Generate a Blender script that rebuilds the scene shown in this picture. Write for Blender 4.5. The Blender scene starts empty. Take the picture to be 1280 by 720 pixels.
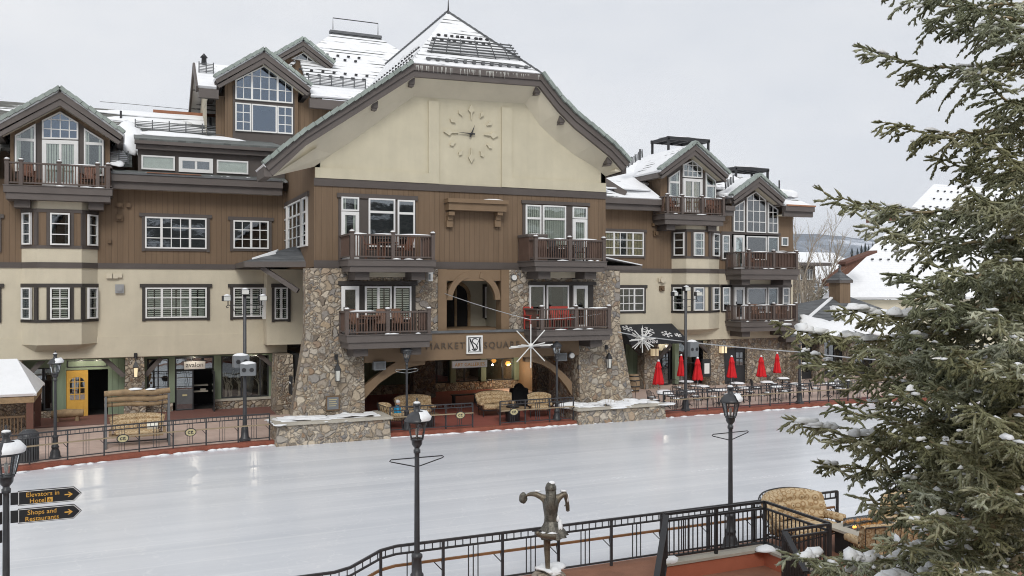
import bpy, bmesh, math, random
import numpy as np
from mathutils import Vector, Matrix
R = math.radians
rnd = random.Random(11)
SC = bpy.context.scene
COL = SC.collection
# ---- survey of the place: camera height and heading, used to turn measured picture points into metres on real planes
FP, CX, HY, CAMH, YAW = 1095.0, 640.0, 358.0, 6.1, R(24)
ca, sa = math.cos(YAW), math.sin(YAW)
def ray(x):
    u = (x - CX) / FP
    return (sa + u * ca, ca - u * sa)
def onY(x, y, Y):
    rx, ry = ray(x); d = Y / ry
    return (rx * d, CAMH + (HY - y) / FP * d)
def onZ(x, y, z):
    d = (CAMH - z) * FP / (y - HY); rx, ry = ray(x)
    return (rx * d, ry * d)
def XY(x, Y): return onY(x, HY, Y)[0]
class Fr:
    """a vertical wall plane: origin o, direction a along it, outward normal n"""
    def __init__(s, o, a):
        s.o = Vector((o[0], o[1])); s.a = Vector((a[0], a[1])).normalized(); s.n = Vector((s.a.y, -s.a.x))
    def px(s, x, y):
        rx, ry = ray(x)
        # o + a*t = r*d
        det = s.a.x * (-ry) + rx * s.a.y
        t = (-s.o.x * (-ry) - rx * s.o.y) / det
        d = (s.a.x * (-s.o.y) + s.o.x * s.a.y) / det
        return (t, CAMH + (HY - y) / FP * d)
    def A(s, x): return s.px(x, HY)[0]
    def Z(s, x, y): return s.px(x, y)[1]
    def w(s, a, b, c=0.0):
        p = s.o + s.a * a + s.n * c
        return (p.x, p.y, b)
    def shift(s, c):
        f = Fr(s.o + s.n * c, s.a); return f
def FY(Y): return Fr((0, Y), (1, 0))

class MB:
    def __init__(s): s.v = []; s.f = []; s.m = []; s.mi = 0; s.sm = []; s.starts = []
    def add(s, vs, fs, smooth=False):
        k = len(s.v); s.starts.append(k); s.v += [tuple(p) for p in vs]
        for f in fs: s.f.append([i + k for i in f]); s.m.append(s.mi); s.sm.append(smooth)
        return s
    def hexa(s, p):  # 8 pts: bottom 4 ccw, top 4 ccw
        return s.add(p, [(3,2,1,0),(4,5,6,7),(0,1,5,4),(1,2,6,5),(2,3,7,6),(3,0,4,7)])
    def box(s, x0, y0, z0, x1, y1, z1):
        return s.hexa([(x0,y0,z0),(x1,y0,z0),(x1,y1,z0),(x0,y1,z0),(x0,y0,z1),(x1,y0,z1),(x1,y1,z1),(x0,y1,z1)])
    def cbox(s, c, d, rz=0):
        hx, hy, hz = d[0]/2, d[1]/2, d[2]/2; cr, sr = math.cos(rz), math.sin(rz)
        P = []
        for z in (-hz, hz):
            for x, y in ((-hx,-hy),(hx,-hy),(hx,hy),(-hx,hy)):
                P.append((c[0]+x*cr-y*sr, c[1]+x*sr+y*cr, c[2]+z))
        return s.hexa(P)
    def fbox(s, fr, a0, a1, b0, b1, c0, c1):
        if a0 > a1: a0, a1 = a1, a0
        if b0 > b1: b0, b1 = b1, b0
        if c0 > c1: c0, c1 = c1, c0
        P = [fr.w(a,b,c) for b in (b0,b1) for a,c in ((a0,c1),(a1,c1),(a1,c0),(a0,c0))]
        return s.hexa(P)
    def fpoly(s, fr, pts, c0, c1):   # convex or simple polygon in (a,b), ccw seen from outside
        if c0 > c1: c0, c1 = c1, c0
        if area(pts) < 0: pts = pts[::-1]
        n = len(pts)
        V = [fr.w(a,b,c1) for a,b in pts] + [fr.w(a,b,c0) for a,b in pts]
        F = [tuple(range(n)), tuple(range(2*n-1, n-1, -1))]
        for i in range(n):
            j = (i+1) % n; F.append((j, i, n+i, n+j))
        return s.add(V, F)
    def poly(s, pts): return s.add(pts, [tuple(range(len(pts)))])
    def slab(s, pts, t, nrm=None):   # polygon in 3d thickened by t downwards along its normal
        P = [Vector(p) for p in pts]
        n = Vector((0,0,0))
        for i in range(len(P)): n += P[i].cross(P[(i+1) % len(P)])
        n.normalize()
        if n.z < 0: P = P[::-1]; n = -n
        k = len(P); Q = [p - n*t for p in P]
        F = [tuple(range(k)), tuple(range(2*k-1, k-1, -1))]
        for i in range(k):
            j = (i+1) % k; F.append((j, i, k+i, k+j))
        return s.add(P+Q, F)
    def bar(s, p0, p1, w, h=None, up=(0,0,1)):
        h = h or w
        p0, p1 = Vector(p0), Vector(p1); d = (p1-p0)
        if d.length < 1e-6: return s
        d.normalize(); u = Vector(up)
        if abs(d.dot(u)) > .98: u = Vector((0,1,0)) if abs(d.y) < .9 else Vector((1,0,0))
        r = d.cross(u).normalized(); u = r.cross(d).normalized()
        P = []
        for p in (p0, p1):
            for x, y in ((-1,-1),(1,-1),(1,1),(-1,1)): P.append(p + r*(x*w/2) + u*(y*h/2))
        return s.add(P, [(3,2,1,0),(4,5,6,7),(0,1,5,4),(1,2,6,5),(2,3,7,6),(3,0,4,7)])
    def tube(s, pts, r, n=8, close=False):
        pts = [Vector(p) for p in pts]; rs = r if isinstance(r, (list, tuple)) else [r]*len(pts)
        V = []; F = []; m = len(pts); prev = None
        for i, p in enumerate(pts):
            a = pts[(i-1) % m] if (i or close) else p; b = pts[(i+1) % m] if (i < m-1 or close) else p
            d = (b-a).normalized()
            if prev is None:
                u = Vector((0,0,1)) if abs(d.z) < .9 else Vector((1,0,0))
                u = (u - d*u.dot(d)).normalized()
            else:
                u = (prev - d*prev.dot(d)).normalized()
            prev = u; w = d.cross(u)
            for k in range(n):
                t = 2*math.pi*k/n; V.append(p + (u*math.cos(t) + w*math.sin(t))*rs[i])
        for i in range(m if close else m-1):
            i2 = (i+1) % m
            for k in range(n):
                k2 = (k+1) % n; F.append((i*n+k, i*n+k2, i2*n+k2, i2*n+k))
        s.add(V, F, True)
        if not close: s.add(V[:n], [tuple(range(n-1,-1,-1))]); s.add(V[-n:], [tuple(range(n))])
        return s
    def lathe(s, prof, c=(0,0,0), n=16, smooth=True, rot=0.0, caps=True):
        V = []; F = []
        for r, z in prof:
            for k in range(n):
                t = 2*math.pi*k/n + rot; V.append((c[0]+r*math.cos(t), c[1]+r*math.sin(t), c[2]+z))
        m = len(prof)
        for i in range(m-1):
            for k in range(n):
                k2 = (k+1) % n; F.append((i*n+k, i*n+k2, (i+1)*n+k2, (i+1)*n+k))
        s.add(V, F, smooth)
        if caps: s.add(V[:n], [tuple(range(n-1,-1,-1))]); s.add(V[-n:], [tuple(range(n))])
        return s
    def blob(s, c, r, seed=0, sub=2, jit=.15, flat=True, rz=0):   # lumpy ellipsoid (snow, cushions)
        g = random.Random(seed); bm = bmesh.new(); bmesh.ops.create_icosphere(bm, subdivisions=sub, radius=1)
        ph = [g.uniform(0, 6.28) for _ in range(6)]; V = []
        cr, sr = math.cos(rz), math.sin(rz)
        for v in bm.verts:
            p = v.co; k = 1 + jit*(math.sin(3.1*p.x+ph[0])+math.sin(2.7*p.y+ph[1])+math.sin(3.7*p.z+ph[2])+math.sin(6*p.x+5*p.y+ph[3]))*.5
            x, y, z = p.x*k*r[0], p.y*k*r[1], p.z*k*r[2]
            if flat and z < -.25*r[2]: z = -.25*r[2]
            V.append((c[0]+x*cr-y*sr, c[1]+x*sr+y*cr, c[2]+z))
        F = [tuple(v.index for v in f.verts) for f in bm.faces]; bm.free()
        return s.add(V, F, True)
    def pillow(s, c, d, rz=0, e=.55, n=3):   # soft box
        bm = bmesh.new(); bmesh.ops.create_cube(bm, size=2); bmesh.ops.subdivide_edges(bm, edges=bm.edges[:], cuts=n, use_grid_fill=True)
        cr, sr = math.cos(rz), math.sin(rz); V = []
        for v in bm.verts:
            p = v.co.copy(); q = p.normalized()*1.25; p = p*(1-.35)+q*.35 if e > .5 else p*.8+q*.2
            x, y, z = p.x*d[0]/2, p.y*d[1]/2, p.z*d[2]/2
            V.append((c[0]+x*cr-y*sr, c[1]+x*sr+y*cr, c[2]+z))
        F = [tuple(v.index for v in f.verts) for f in bm.faces]; bm.free()
        return s.add(V, F, True)
    def clusters(s, tol=.03):
        # primitives that touch belong to one piece
        n = len(s.starts); ends = s.starts[1:]+[len(s.v)]; bb = []
        for a, b in zip(s.starts, ends):
            q = np.array([tuple(p) for p in s.v[a:b]]); bb.append((q.min(0)-tol, q.max(0)+tol))
        par = list(range(n))
        def root(i):
            while par[i] != i: i = par[i]
            return i
        for i in range(n):
            for j in range(i):
                if (bb[i][0] <= bb[j][1]).all() and (bb[j][0] <= bb[i][1]).all(): par[root(i)] = root(j)
        return [root(i) for i in range(n)]
    def build(s, name, mats, parent=None, bevel=0, kind=None):
        if parent is not None and parent.name == 'lodge' and name not in KEEP_WHOLE and len(s.starts) > 1:
            r = s.clusters()
            if len(set(r)) > 1:
                ends = s.starts[1:]+[len(s.v)]; last = None
                for c in sorted(set(r)):
                    m = MB()
                    for k, (a, b) in enumerate(zip(s.starts, ends)):
                        if r[k] == c: m.add(s.v[a:b], [[i-a for i in f] for f in s.f if a <= f[0] < b], False)
                    m.sm = [x for f, x in zip(s.f, s.sm) for k in [0] if any(r[q] == c and s.starts[q] <= f[0] < ends[q] for q in range(len(ends)))] if False else [False]*len(m.f)
                    if any(s.sm): m.sm = [True]*len(m.f)
                    last = m.build(name, mats, parent, bevel, kind)
                return last
        v = np.array([tuple(p) for p in s.v], dtype=float)
        lo, hi = v.min(0), v.max(0); c = Vector(((lo[0]+hi[0])/2, (lo[1]+hi[1])/2, lo[2]))
        me = bpy.data.meshes.new(name); me.from_pydata((v-np.array(c)).tolist(), [], s.f)
        if not isinstance(mats, (list, tuple)): mats = [mats]
        for m in mats: me.materials.append(M[m] if isinstance(m, str) else m)
        if len(mats) > 1: me.polygons.foreach_set('material_index', s.m)
        me.polygons.foreach_set('use_smooth', s.sm)
        me.update()
        o = bpy.data.objects.new(name, me); COL.objects.link(o)
        pw = WL.get(parent.name, Vector((0,0,0))) if parent else Vector((0,0,0))
        o.location = c - pw; WL[o.name] = c
        if parent: o.parent = parent
        if bevel:
            b = o.modifiers.new('bevel', 'BEVEL'); b.width = bevel; b.segments = 2; b.limit_method = 'ANGLE'
        if kind: o['kind'] = kind
        return o
WL = {}
KEEP_WHOLE = {'window_twigs', 'baluster', 'snow', 'snow_guard', 'icicle', 'rake_tile', 'ridge_cap', 'clock', 'snow_fence', 'snow_rail', 'barge_board', 'shelf', 'roof', 'gable_roof', 'ridge_rail', 'roof_frame', 'timber_frame', 'arch_brace', 'sign_frame', 'hip_roof', 'dormer_roof'}
def area(p): return .5*sum(p[i][0]*p[(i+1)%len(p)][1]-p[(i+1)%len(p)][0]*p[i][1] for i in range(len(p)))
def tag(o, label, cat, group=None, kind=None):
    o['label'] = label; o['category'] = cat
    if group: o['group'] = group
    if kind: o['kind'] = kind
    return o
def thing(name, label, cat, loc=(0,0,0), group=None):
    o = bpy.data.objects.new(name, None); COL.objects.link(o); o.empty_display_size = .2
    o.location = loc; WL[o.name] = Vector(loc)
    return tag(o, label, cat, group)
def kids(o): return [c for c in bpy.data.objects if c.parent == o]
def copy_tree(o, loc=None, rz=None, label=None, group=None, sc=None):
    def cp(a, par):
        c = a.copy(); COL.objects.link(c); c.parent = par
        for ch in a.children: cp(ch, c)
        return c
    r = cp(o, None)
    if loc is not None: r.location = loc
    if rz is not None: r.rotation_euler = (0,0,rz)
    if sc: r.scale = (sc, sc, sc)
    if label: r['label'] = label
    if group: r['group'] = group
    return r
def struct(name, mb, mat): 
    o = mb.build(name, mat); o['kind'] = 'structure'; return o

# ------------------------------------------------------------------ materials
M = {}
def new_mat(name):
    m = bpy.data.materials.new(name); m.use_nodes = True; nt = m.node_tree
    b = nt.nodes['Principled BSDF']; M[name] = m
    return m, nt, b
class N:
    def __init__(s, nt): s.nt = nt
    def __call__(s, typ, **kw):
        n = s.nt.nodes.new(typ)
        ins = kw.pop('i', {})
        for k, v in kw.items(): setattr(n, k, v)
        for k, v in ins.items():
            if isinstance(v, bpy.types.NodeSocket): s.nt.links.new(v, n.inputs[k])
            else: n.inputs[k].default_value = v
        return n
    def math(s, op, a, b=0.0, c=None):
        n = s('ShaderNodeMath', operation=op, i={0: a, 1: b})
        if c is not None:
            if isinstance(c, bpy.types.NodeSocket): s.nt.links.new(c, n.inputs[2])
            else: n.inputs[2].default_value = c
        return n.outputs[0]
    def mix(s, f, a, b):
        n = s('ShaderNodeMix', data_type='RGBA')
        for idx, v in ((0, f), (6, a), (7, b)):
            if isinstance(v, bpy.types.NodeSocket): s.nt.links.new(v, n.inputs[idx])
            else: n.inputs[idx].default_value = (tuple(v)+(1,) if idx and len(v) == 3 else v)
        return n.outputs[2]
    def ramp(s, f, stops, interp='LINEAR'):
        n = s('ShaderNodeValToRGB'); cr = n.color_ramp; cr.interpolation = interp
        while len(cr.elements) < len(stops): cr.elements.new(.5)
        for e, (p, c) in zip(cr.elements, stops): e.position = p; e.color = tuple(c)+(1,) if len(c) == 3 else c
        s.nt.links.new(f, n.inputs[0]); return n.outputs[0]
    def noise(s, vec, scale, detail=4, rough=.55, dist=0):
        n = s('ShaderNodeTexNoise', i={'Scale': scale, 'Detail': detail, 'Roughness': rough, 'Distortion': dist})
        if vec is not None: s.nt.links.new(vec, n.inputs['Vector'])
        return n.outputs[0]
    def pos(s): return s('ShaderNodeNewGeometry').outputs['Position']
    def obj(s): return s('ShaderNodeTexCoord').outputs['Object']
    def sep(s, v): return s('ShaderNodeSeparateXYZ', i={0: v}).outputs
    def comb(s, x, y, z): return s('ShaderNodeCombineXYZ', i={0: x, 1: y, 2: z}).outputs[0]
    def link(s, a, b): s.nt.links.new(a, b)
    def bump(s, h, strength, dist, b):
        n = s('ShaderNodeBump', i={'Strength': strength, 'Distance': dist, 'Height': h}); s.link(n.outputs[0], b.inputs['Normal'])
def mul(c, k): return tuple(min(1, x*k) for x in c)
def plain(name, col, rough=.6, var=.18, scale=3.0, bump=0.0, metal=0.0, spec=.4, fine=40):
    m, nt, b = new_mat(name); n = N(nt); P = n.pos()
    f = n.noise(P, scale, 5, .6); f2 = n.noise(P, fine, 2, .5)
    ff = n.math('ADD', n.math('MULTIPLY', f, .7), n.math('MULTIPLY', f2, .3))
    c = n.ramp(ff, [(.28, mul(col, 1-var)), (.72, mul(col, 1+var))])
    n.link(c, b.inputs['Base Color']); b.inputs['Roughness'].default_value = rough; b.inputs['Metallic'].default_value = metal
    b.inputs['Specular IOR Level'].default_value = spec
    if bump: n.bump(f2, bump, .01, b)
    return m
def emis(name, col, st):
    m, nt, b = new_mat(name); b.inputs['Base Color'].default_value = tuple(col)+(1,)
    b.inputs['Emission Color'].default_value = tuple(col)+(1,); b.inputs['Emission Strength'].default_value = st; return m

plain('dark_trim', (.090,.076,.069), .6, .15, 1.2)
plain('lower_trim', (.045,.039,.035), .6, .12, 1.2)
plain('fascia', (.112,.096,.088), .55, .16, .8)
plain('rail_post', (.105,.082,.072), .6, .15, 2)
plain('baluster', (.115,.072,.055), .6, .2, 3)
plain('white_frame', (.74,.74,.73), .45, .05, 2)
plain('beam_brown', (.205,.138,.082), .65, .12, 1.5)
plain('soffit', (.62,.57,.45), .8, .1, 1)
plain('black_metal', (.022,.022,.024), .45, .25, 4, spec=.5)
plain('lamp_metal', (.045,.047,.052), .42, .3, 3, spec=.5)
plain('rail_metal', (.040,.040,.044), .45, .25, 3, spec=.5)
plain('brass_wood', (.30,.235,.155), .5, .2, 2)
plain('oak_rail', (.24,.12,.055), .5, .25, 3)
plain('green_frame', (.19,.235,.165), .6, .12, 2)
plain('pole_grey', (.11,.115,.12), .5, .2, 2)
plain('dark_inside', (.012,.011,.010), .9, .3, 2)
plain('door_yellow', (.62,.36,.07), .5, .12, 2)
plain('door_black', (.03,.031,.034), .45, .15, 2)
plain('red_canvas', (.64,.012,.018), .75, .2, 5)
plain('red_chair', (.42,.055,.04), .6, .15, 4)
plain('canvas_black', (.022,.023,.026), .8, .2, 4)
plain('curtain', (.80,.79,.70), .85, .12, 3)
plain('curtain_tan', (.60,.47,.27), .85, .12, 3)
plain('chair_wood', (.17,.075,.045), .6, .25, 6)
plain('wicker', (.22,.125,.085), .7, .25, 30)
plain('copper', (.36,.17,.09), .5, .3, 2)
plain('concrete_cap', (.43,.40,.34), .8, .15, 2)
plain('plastic_white', (.72,.72,.70), .5, .05, 2)
plain('vent_brown', (.14,.09,.05), .6, .1, 2)
plain('vent_cream', (.60,.54,.42), .6, .1, 2)
plain('vent_steel', (.5,.51,.52), .3, .1, 2, metal=.7)
plain('speaker_grey', (.17,.18,.19), .6, .15, 4)
plain('kerb_red', (.25,.08,.05), .8, .42, 3.5, bump=.4)
plain('stucco_red', (.43,.14,.08), .85, .14, 1.5, bump=.3)
plain('terrace', (.27,.13,.08), .75, .34, 1.6, bump=.3)
plain('red_wood', (.13,.062,.045), .75, .25, 2)
plain('log', (.30,.21,.12), .8, .4, 6)
plain('flame', (.9,.35,.05), .6)
emis('ember', (1.0,.42,.08), 1.6)
emis('spot_glow', (1, .93, .80), 2.5); emis('lamp_glow', (.95,.78,.50), .35)
plain('frost_glass', (.62,.62,.58), .25, .06, 6)
plain('blue_jacket', (.02,.28,.52), .8, .25, 12)
plain('skin', (.55,.34,.25), .6, .05)
plain('dark_cloth', (.03,.035,.05), .85, .2)
plain('hat_grey', (.55,.55,.56), .9, .1)
plain('sign_white', (.80,.80,.78), .5, .03)
plain('sign_grey', (.58,.56,.54), .5, .05)
plain('sign_black', (.018,.018,.020), .4, .15)
plain('gold_text', (.72,.40,.08), .5, .06)
plain('letter_bronze', (.10,.075,.055), .5, .1)
plain('letter_black', (.02,.02,.022), .5, .05)
plain('letter_white', (.78,.78,.78), .5, .03)
plain('medallion', (.50,.44,.25), .5, .1)
plain('bronze_leg', (.165,.14,.105), .42, .5, 9, metal=.45, bump=.6, fine=40); plain('bronze', (.125,.118,.10), .42, .75, 9, metal=.45, bump=.9, fine=40)
plain('bark', (.085,.065,.05), .95, .4, 8, bump=.5)
plain('twig_bark', (.33,.27,.165), .9, .3, 8)
plain('pale_bark', (.36,.31,.25), .9, .3, 5)
plain('tree_dark', (.022,.030,.026), .95, .35, 3)
plain('planter_soil', (.06,.05,.04), .9)
plain('slate_plain', (.12,.125,.13), .7, .3, 3)
plain('rake_tile', (.27,.31,.285), .6, .38, 1.7)
plain('rust', (.30,.13,.07), .7, .2, 3)
plain('barrel', (.33,.24,.15), .7, .25, 4)

def snow_mat(name, col=(.86,.87,.885), scale=3.0, bump=.35):
    m, nt, b = new_mat(name); n = N(nt); P = n.pos()
    f = n.noise(P, scale, 6, .6); c = n.ramp(f, [(.3, mul(col, .95)), (.7, col)])
    n.link(c, b.inputs['Base Color']); b.inputs['Roughness'].default_value = .75; b.inputs['Specular IOR Level'].default_value = .25
    n.bump(f, bump, .08, b); return m
snow_mat('snow', (.87,.885,.905)); snow_mat('snow_soft', (.84,.85,.87), .8, .25)

def stucco(name, col):
    m, nt, b = new_mat(name); n = N(nt); P = n.pos()
    f = n.noise(P, .55, 6, .65); g = n.noise(P, 45, 3, .6)
    x = n.sep(P); st = n.noise(n.comb(n.math('MULTIPLY', x[0], 2.2), n.math('MULTIPLY', x[1], 2.2), n.math('MULTIPLY', x[2], .22)), 1, 4, .6)
    ff = n.math('ADD', n.math('MULTIPLY', f, .55), n.math('ADD', n.math('MULTIPLY', g, .2), n.math('MULTIPLY', st, .25)))
    n.link(n.ramp(ff, [(.28, mul(col, .80)), (.66, mul(col, 1.08))]), b.inputs['Base Color'])
    b.inputs['Roughness'].default_value = .88; b.inputs['Specular IOR Level'].default_value = .2
    n.bump(g, .35, .01, b); return m
stucco('cream', (.60,.545,.425)); stucco('cream_gable', (.565,.52,.395)); stucco('recess_wall', (.50,.47,.38))

def siding(name, col, pitch=.30):
    m, nt, b = new_mat(name); n = N(nt); P = n.pos(); x = n.sep(P)
    s = n.math('DIVIDE', n.math('ADD', x[0], x[1]), pitch); fr = n.math('FRACT', n.math('ADD', s, 1000.0))
    g = n.math('GREATER_THAN', fr, .06)
    idx = n.math('FLOOR', n.math('ADD', s, 1000.0))
    wn = n('ShaderNodeTexWhiteNoise', noise_dimensions='1D', i={'W': idx}).outputs[0]
    f = n.noise(n.comb(n.math('MULTIPLY', x[0], 9.), n.math('MULTIPLY', x[1], 9.), n.math('MULTIPLY', x[2], .7)), 1.0, 5, .65)
    ff = n.math('ADD', n.math('MULTIPLY', f, .82), n.math('MULTIPLY', wn, .18))
    c = n.ramp(ff, [(.25, mul(col, .86)), (.75, mul(col, 1.13))])
    c2 = n.mix(g, mul(col, .60), c)
    n.link(c2, b.inputs['Base Color']); b.inputs['Roughness'].default_value = .75; b.inputs['Specular IOR Level'].default_value = .25
    n.bump(n.math('ADD', g, n.math('MULTIPLY', f, .15)), .6, .02, b); return m
siding('siding', (.180,.124,.080), .235); siding('siding_red', (.15,.075,.05), .25); siding('siding_green', (.20,.255,.18), .25)
siding('siding_dull', (.20,.14,.09), .35)

mul_ = lambda c: (min(1, c[0]*1.10), min(1, c[1]*1.08), min(1, c[2]*1.06))
def stone(name, sc, cols, mortar, dist=.42):
    m, nt, b = new_mat(name); n = N(nt); P = n.pos()
    wn = n('ShaderNodeTexNoise', i={'Vector': P, 'Scale': 2.2, 'Detail': 3.0}).outputs[1]
    v = n('ShaderNodeVectorMath', operation='MULTIPLY_ADD', i={0: wn, 1: (dist,)*3, 2: P}).outputs[0]
    def cells(k):
        vo = n('ShaderNodeTexVoronoi', feature='F1', i={'Vector': v, 'Scale': sc*k, 'Randomness': 1.0}); ve = n('ShaderNodeTexVoronoi', feature='DISTANCE_TO_EDGE', i={'Vector': v, 'Scale': sc*k, 'Randomness': 1.0})
        return n.sep(vo.outputs['Color'])[0], n.math('DIVIDE', ve.outputs['Distance'], k)
    (r1, d1), (r2, d2) = cells(.85), cells(1.6)
    big = n.math('GREATER_THAN', n.noise(P, 1.5, 2, .5), .53)
    r = n.math('ADD', n.math('MULTIPLY', r1, n.math('SUBTRACT', 1.0, big)), n.math('MULTIPLY', r2, big)); dd = n.math('ADD', n.math('MULTIPLY', d1, n.math('SUBTRACT', 1.0, big)), n.math('MULTIPLY', d2, big))
    base = n.ramp(r, [(i/(len(cols)-1), c) for i, c in enumerate(cols)], 'LINEAR')
    fn = n.noise(P, 14, 5, .65)
    base = n.mix(n.math('MULTIPLY', fn, .55), base, mul(cols[0], .8))
    e = n.ramp(dd, [(.012, (0,0,0)), (.06, (1,1,1))])
    n.link(n.mix(e, mortar, base), b.inputs['Base Color'])
    b.inputs['Roughness'].default_value = .85; b.inputs['Specular IOR Level'].default_value = .25
    h = n.ramp(dd, [(.0, (0,0,0)), (.2, (1,1,1))])
    n.bump(n.math('ADD', h, n.math('MULTIPLY', fn, .3)), .9, .07, b); return m
SC_ = [mul_(c) for c in [(.17,.145,.12), (.40,.33,.245), (.56,.49,.385), (.34,.235,.155), (.30,.285,.27), (.62,.55,.44), (.47,.40,.31), (.22,.22,.225), (.66,.60,.50), (.44,.345,.235), (.34,.33,.31), (.52,.45,.35)]]
stone('stone', 4.4, SC_, (.27,.22,.17)); stone('stone_small', 4.8, [mul(c, .95) for c in SC_], (.22,.18,.14))
stone('stone_wall', 4.0, [mul(c, 1.1) for c in SC_], (.27,.245,.215))

def roof(name, snow_amt, ROWK=.10, row=.33, scale=.35, stretch=(1,1,2.2), tile=(.105,.11,.105)):
    """slate rows with lying snow whose edges follow a noise outline"""
    m, nt, b = new_mat(name); n = N(nt); P = n.pos(); x = n.sep(P)
    s = n.math('FRACT', n.math('DIVIDE', x[2], row*.58)); s2 = n.math('FRACT', n.math('DIVIDE', n.math('ADD', x[0], x[1]), .33))
    f = n.noise(P, 6, 4, .6)
    wn = n('ShaderNodeTexWhiteNoise', noise_dimensions='3D', i={'Vector': n.comb(n.math('FLOOR', n.math('DIVIDE', n.math('ADD', x[0], x[1]), .33)), 0.0, n.math('FLOOR', n.math('DIVIDE', x[2], row*.58)))}).outputs[0]
    tc = n.mix(n.math('ADD', n.math('MULTIPLY', f, .5), n.math('MULTIPLY', wn, .5)), mul(tile, .6), mul(tile, 1.7))
    tc = n.mix(n.math('MULTIPLY', n.math('LESS_THAN', s, .12), .7), tc, mul(tile, .35))
    v = n.comb(n.math('MULTIPLY', x[0], stretch[0]), n.math('MULTIPLY', x[1], stretch[1]), n.math('MULTIPLY', x[2], stretch[2]))
    q = n.noise(v, scale, 7, .62)
    lines = n.math('MULTIPLY', n.math('LESS_THAN', s, .30), ROWK)
    q = n.math('SUBTRACT', q, lines)
    t = .5 + (.5-snow_amt)*.62
    k = n.ramp(q, [(max(0, t-.03), (0,0,0)), (min(1, t+.02), (1,1,1))])
    sn = n.ramp(n.noise(P, 3, 5, .6), [(.3, (.80,.81,.83)), (.7, (.87,.88,.895))])
    n.link(n.mix(k, tc, sn), b.inputs['Base Color']); b.inputs['Roughness'].default_value = .7; b.inputs['Specular IOR Level'].default_value = .3
    n.bump(n.math('ADD', n.math('MULTIPLY', k, 1.0), n.math('ADD', n.math('MULTIPLY', s, .35), n.math('MULTIPLY', n.noise(P, 2.5, 5, .6), .5))), .7, .07, b); return m
roof('roof_snow', .80); roof('roof_half', .40, scale=.32, tile=(.125,.125,.115)); roof('roof_bare', .26, scale=.4, tile=(.13,.14,.135)); roof('roof_full', .97)
roof('roof_rows', .86, ROWK=.20, row=.40, scale=.55, stretch=(.5,.5,3.0)); roof('roof_grey', .12, tile=(.10,.105,.11))

def glass(name, tint, base, ior):
    m, nt, b = new_mat(name); n = N(nt); nt.nodes.remove(b)
    out = nt.nodes['Material Output']
    tr = n('ShaderNodeBsdfTransparent', i={'Color': tuple(tint)+(1,)}); gl = n('ShaderNodeBsdfGlossy', i={'Color': ((.80,.90,1,1) if name == 'glass_high' else (.93,.97,1,1)), 'Roughness': .015})
    fz = n('ShaderNodeFresnel', i={'IOR': ior}).outputs[0]
    bp = n('ShaderNodeBump', i={'Strength': .10, 'Distance': .02, 'Height': n.noise(n.pos(), 1.3, 2, .5)})
    n.link(bp.outputs[0], gl.inputs['Normal'])
    f = n.math('ADD', n.math('MULTIPLY', fz, .9), base)
    mx = n('ShaderNodeMixShader', i={0: f, 1: tr.outputs[0], 2: gl.outputs[0]}); n.link(mx.outputs[0], out.inputs[0]); return m
glass('glass_shop', (.6,.64,.66), .30, 1.7); glass('glass', (.94,.97,.96), .045, 1.6); glass('glass_sky', (.5,.55,.58), .14, 1.65); glass('glass_high', (.42,.52,.66), .12, 1.7); glass('lamp_glass', (.93,.93,.92), .03, 1.45)

def ice():
    m, nt, b = new_mat('ice'); n = N(nt); P = n.pos(); x = n.sep(P)
    band = n.noise(n.comb(n.math('MULTIPLY', x[0], .03), n.math('MULTIPLY', x[1], .9), 0.0), 1.0, 4, .6)
    line = n.noise(n.comb(n.math('MULTIPLY', x[0], .05), n.math('MULTIPLY', x[1], 5.5), 0.0), 1.0, 2, .5, .4)
    fz = n.noise(P, .35, 6, .6); sp = n.noise(P, 7, 5, .7)
    wv = n('ShaderNodeTexVoronoi', feature='DISTANCE_TO_EDGE', i={'Vector': n('ShaderNodeVectorMath', operation='MULTIPLY_ADD', i={0: n('ShaderNodeTexNoise', i={'Vector': P, 'Scale': .8, 'Detail': 4.0}).outputs[1], 1: (3.,3.,3.), 2: P}).outputs[0], 'Scale': .55})
    scr = n.ramp(wv.outputs['Distance'], [(.0, (1,1,1)), (.012, (0,0,0))])
    a = n.math('ADD', n.math('MULTIPLY', band, .62), n.math('ADD', n.math('MULTIPLY', fz, .26), n.math('MULTIPLY', sp, .12)))
    c = n.ramp(a, [(.33, (.625,.655,.705)), (.66, (.765,.785,.82))])
    ln = n.ramp(line, [(.60, (0,0,0)), (.66, (1,1,1))])
    c = n.mix(n.math('MULTIPLY', ln, .24), c, (.90,.91,.925))
    c = n.mix(n.math('MULTIPLY', n.math('MULTIPLY', scr, sp), .75), c, (.91,.92,.93))
    n.link(c, b.inputs['Base Color'])
    r = n.ramp(a, [(.3, (.15,)*3), (.7, (.30,)*3)]); n.link(r, b.inputs['Roughness'])
    b.inputs['Specular IOR Level'].default_value = .5; n.bump(sp, .02, .01, b)
ice()

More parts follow.
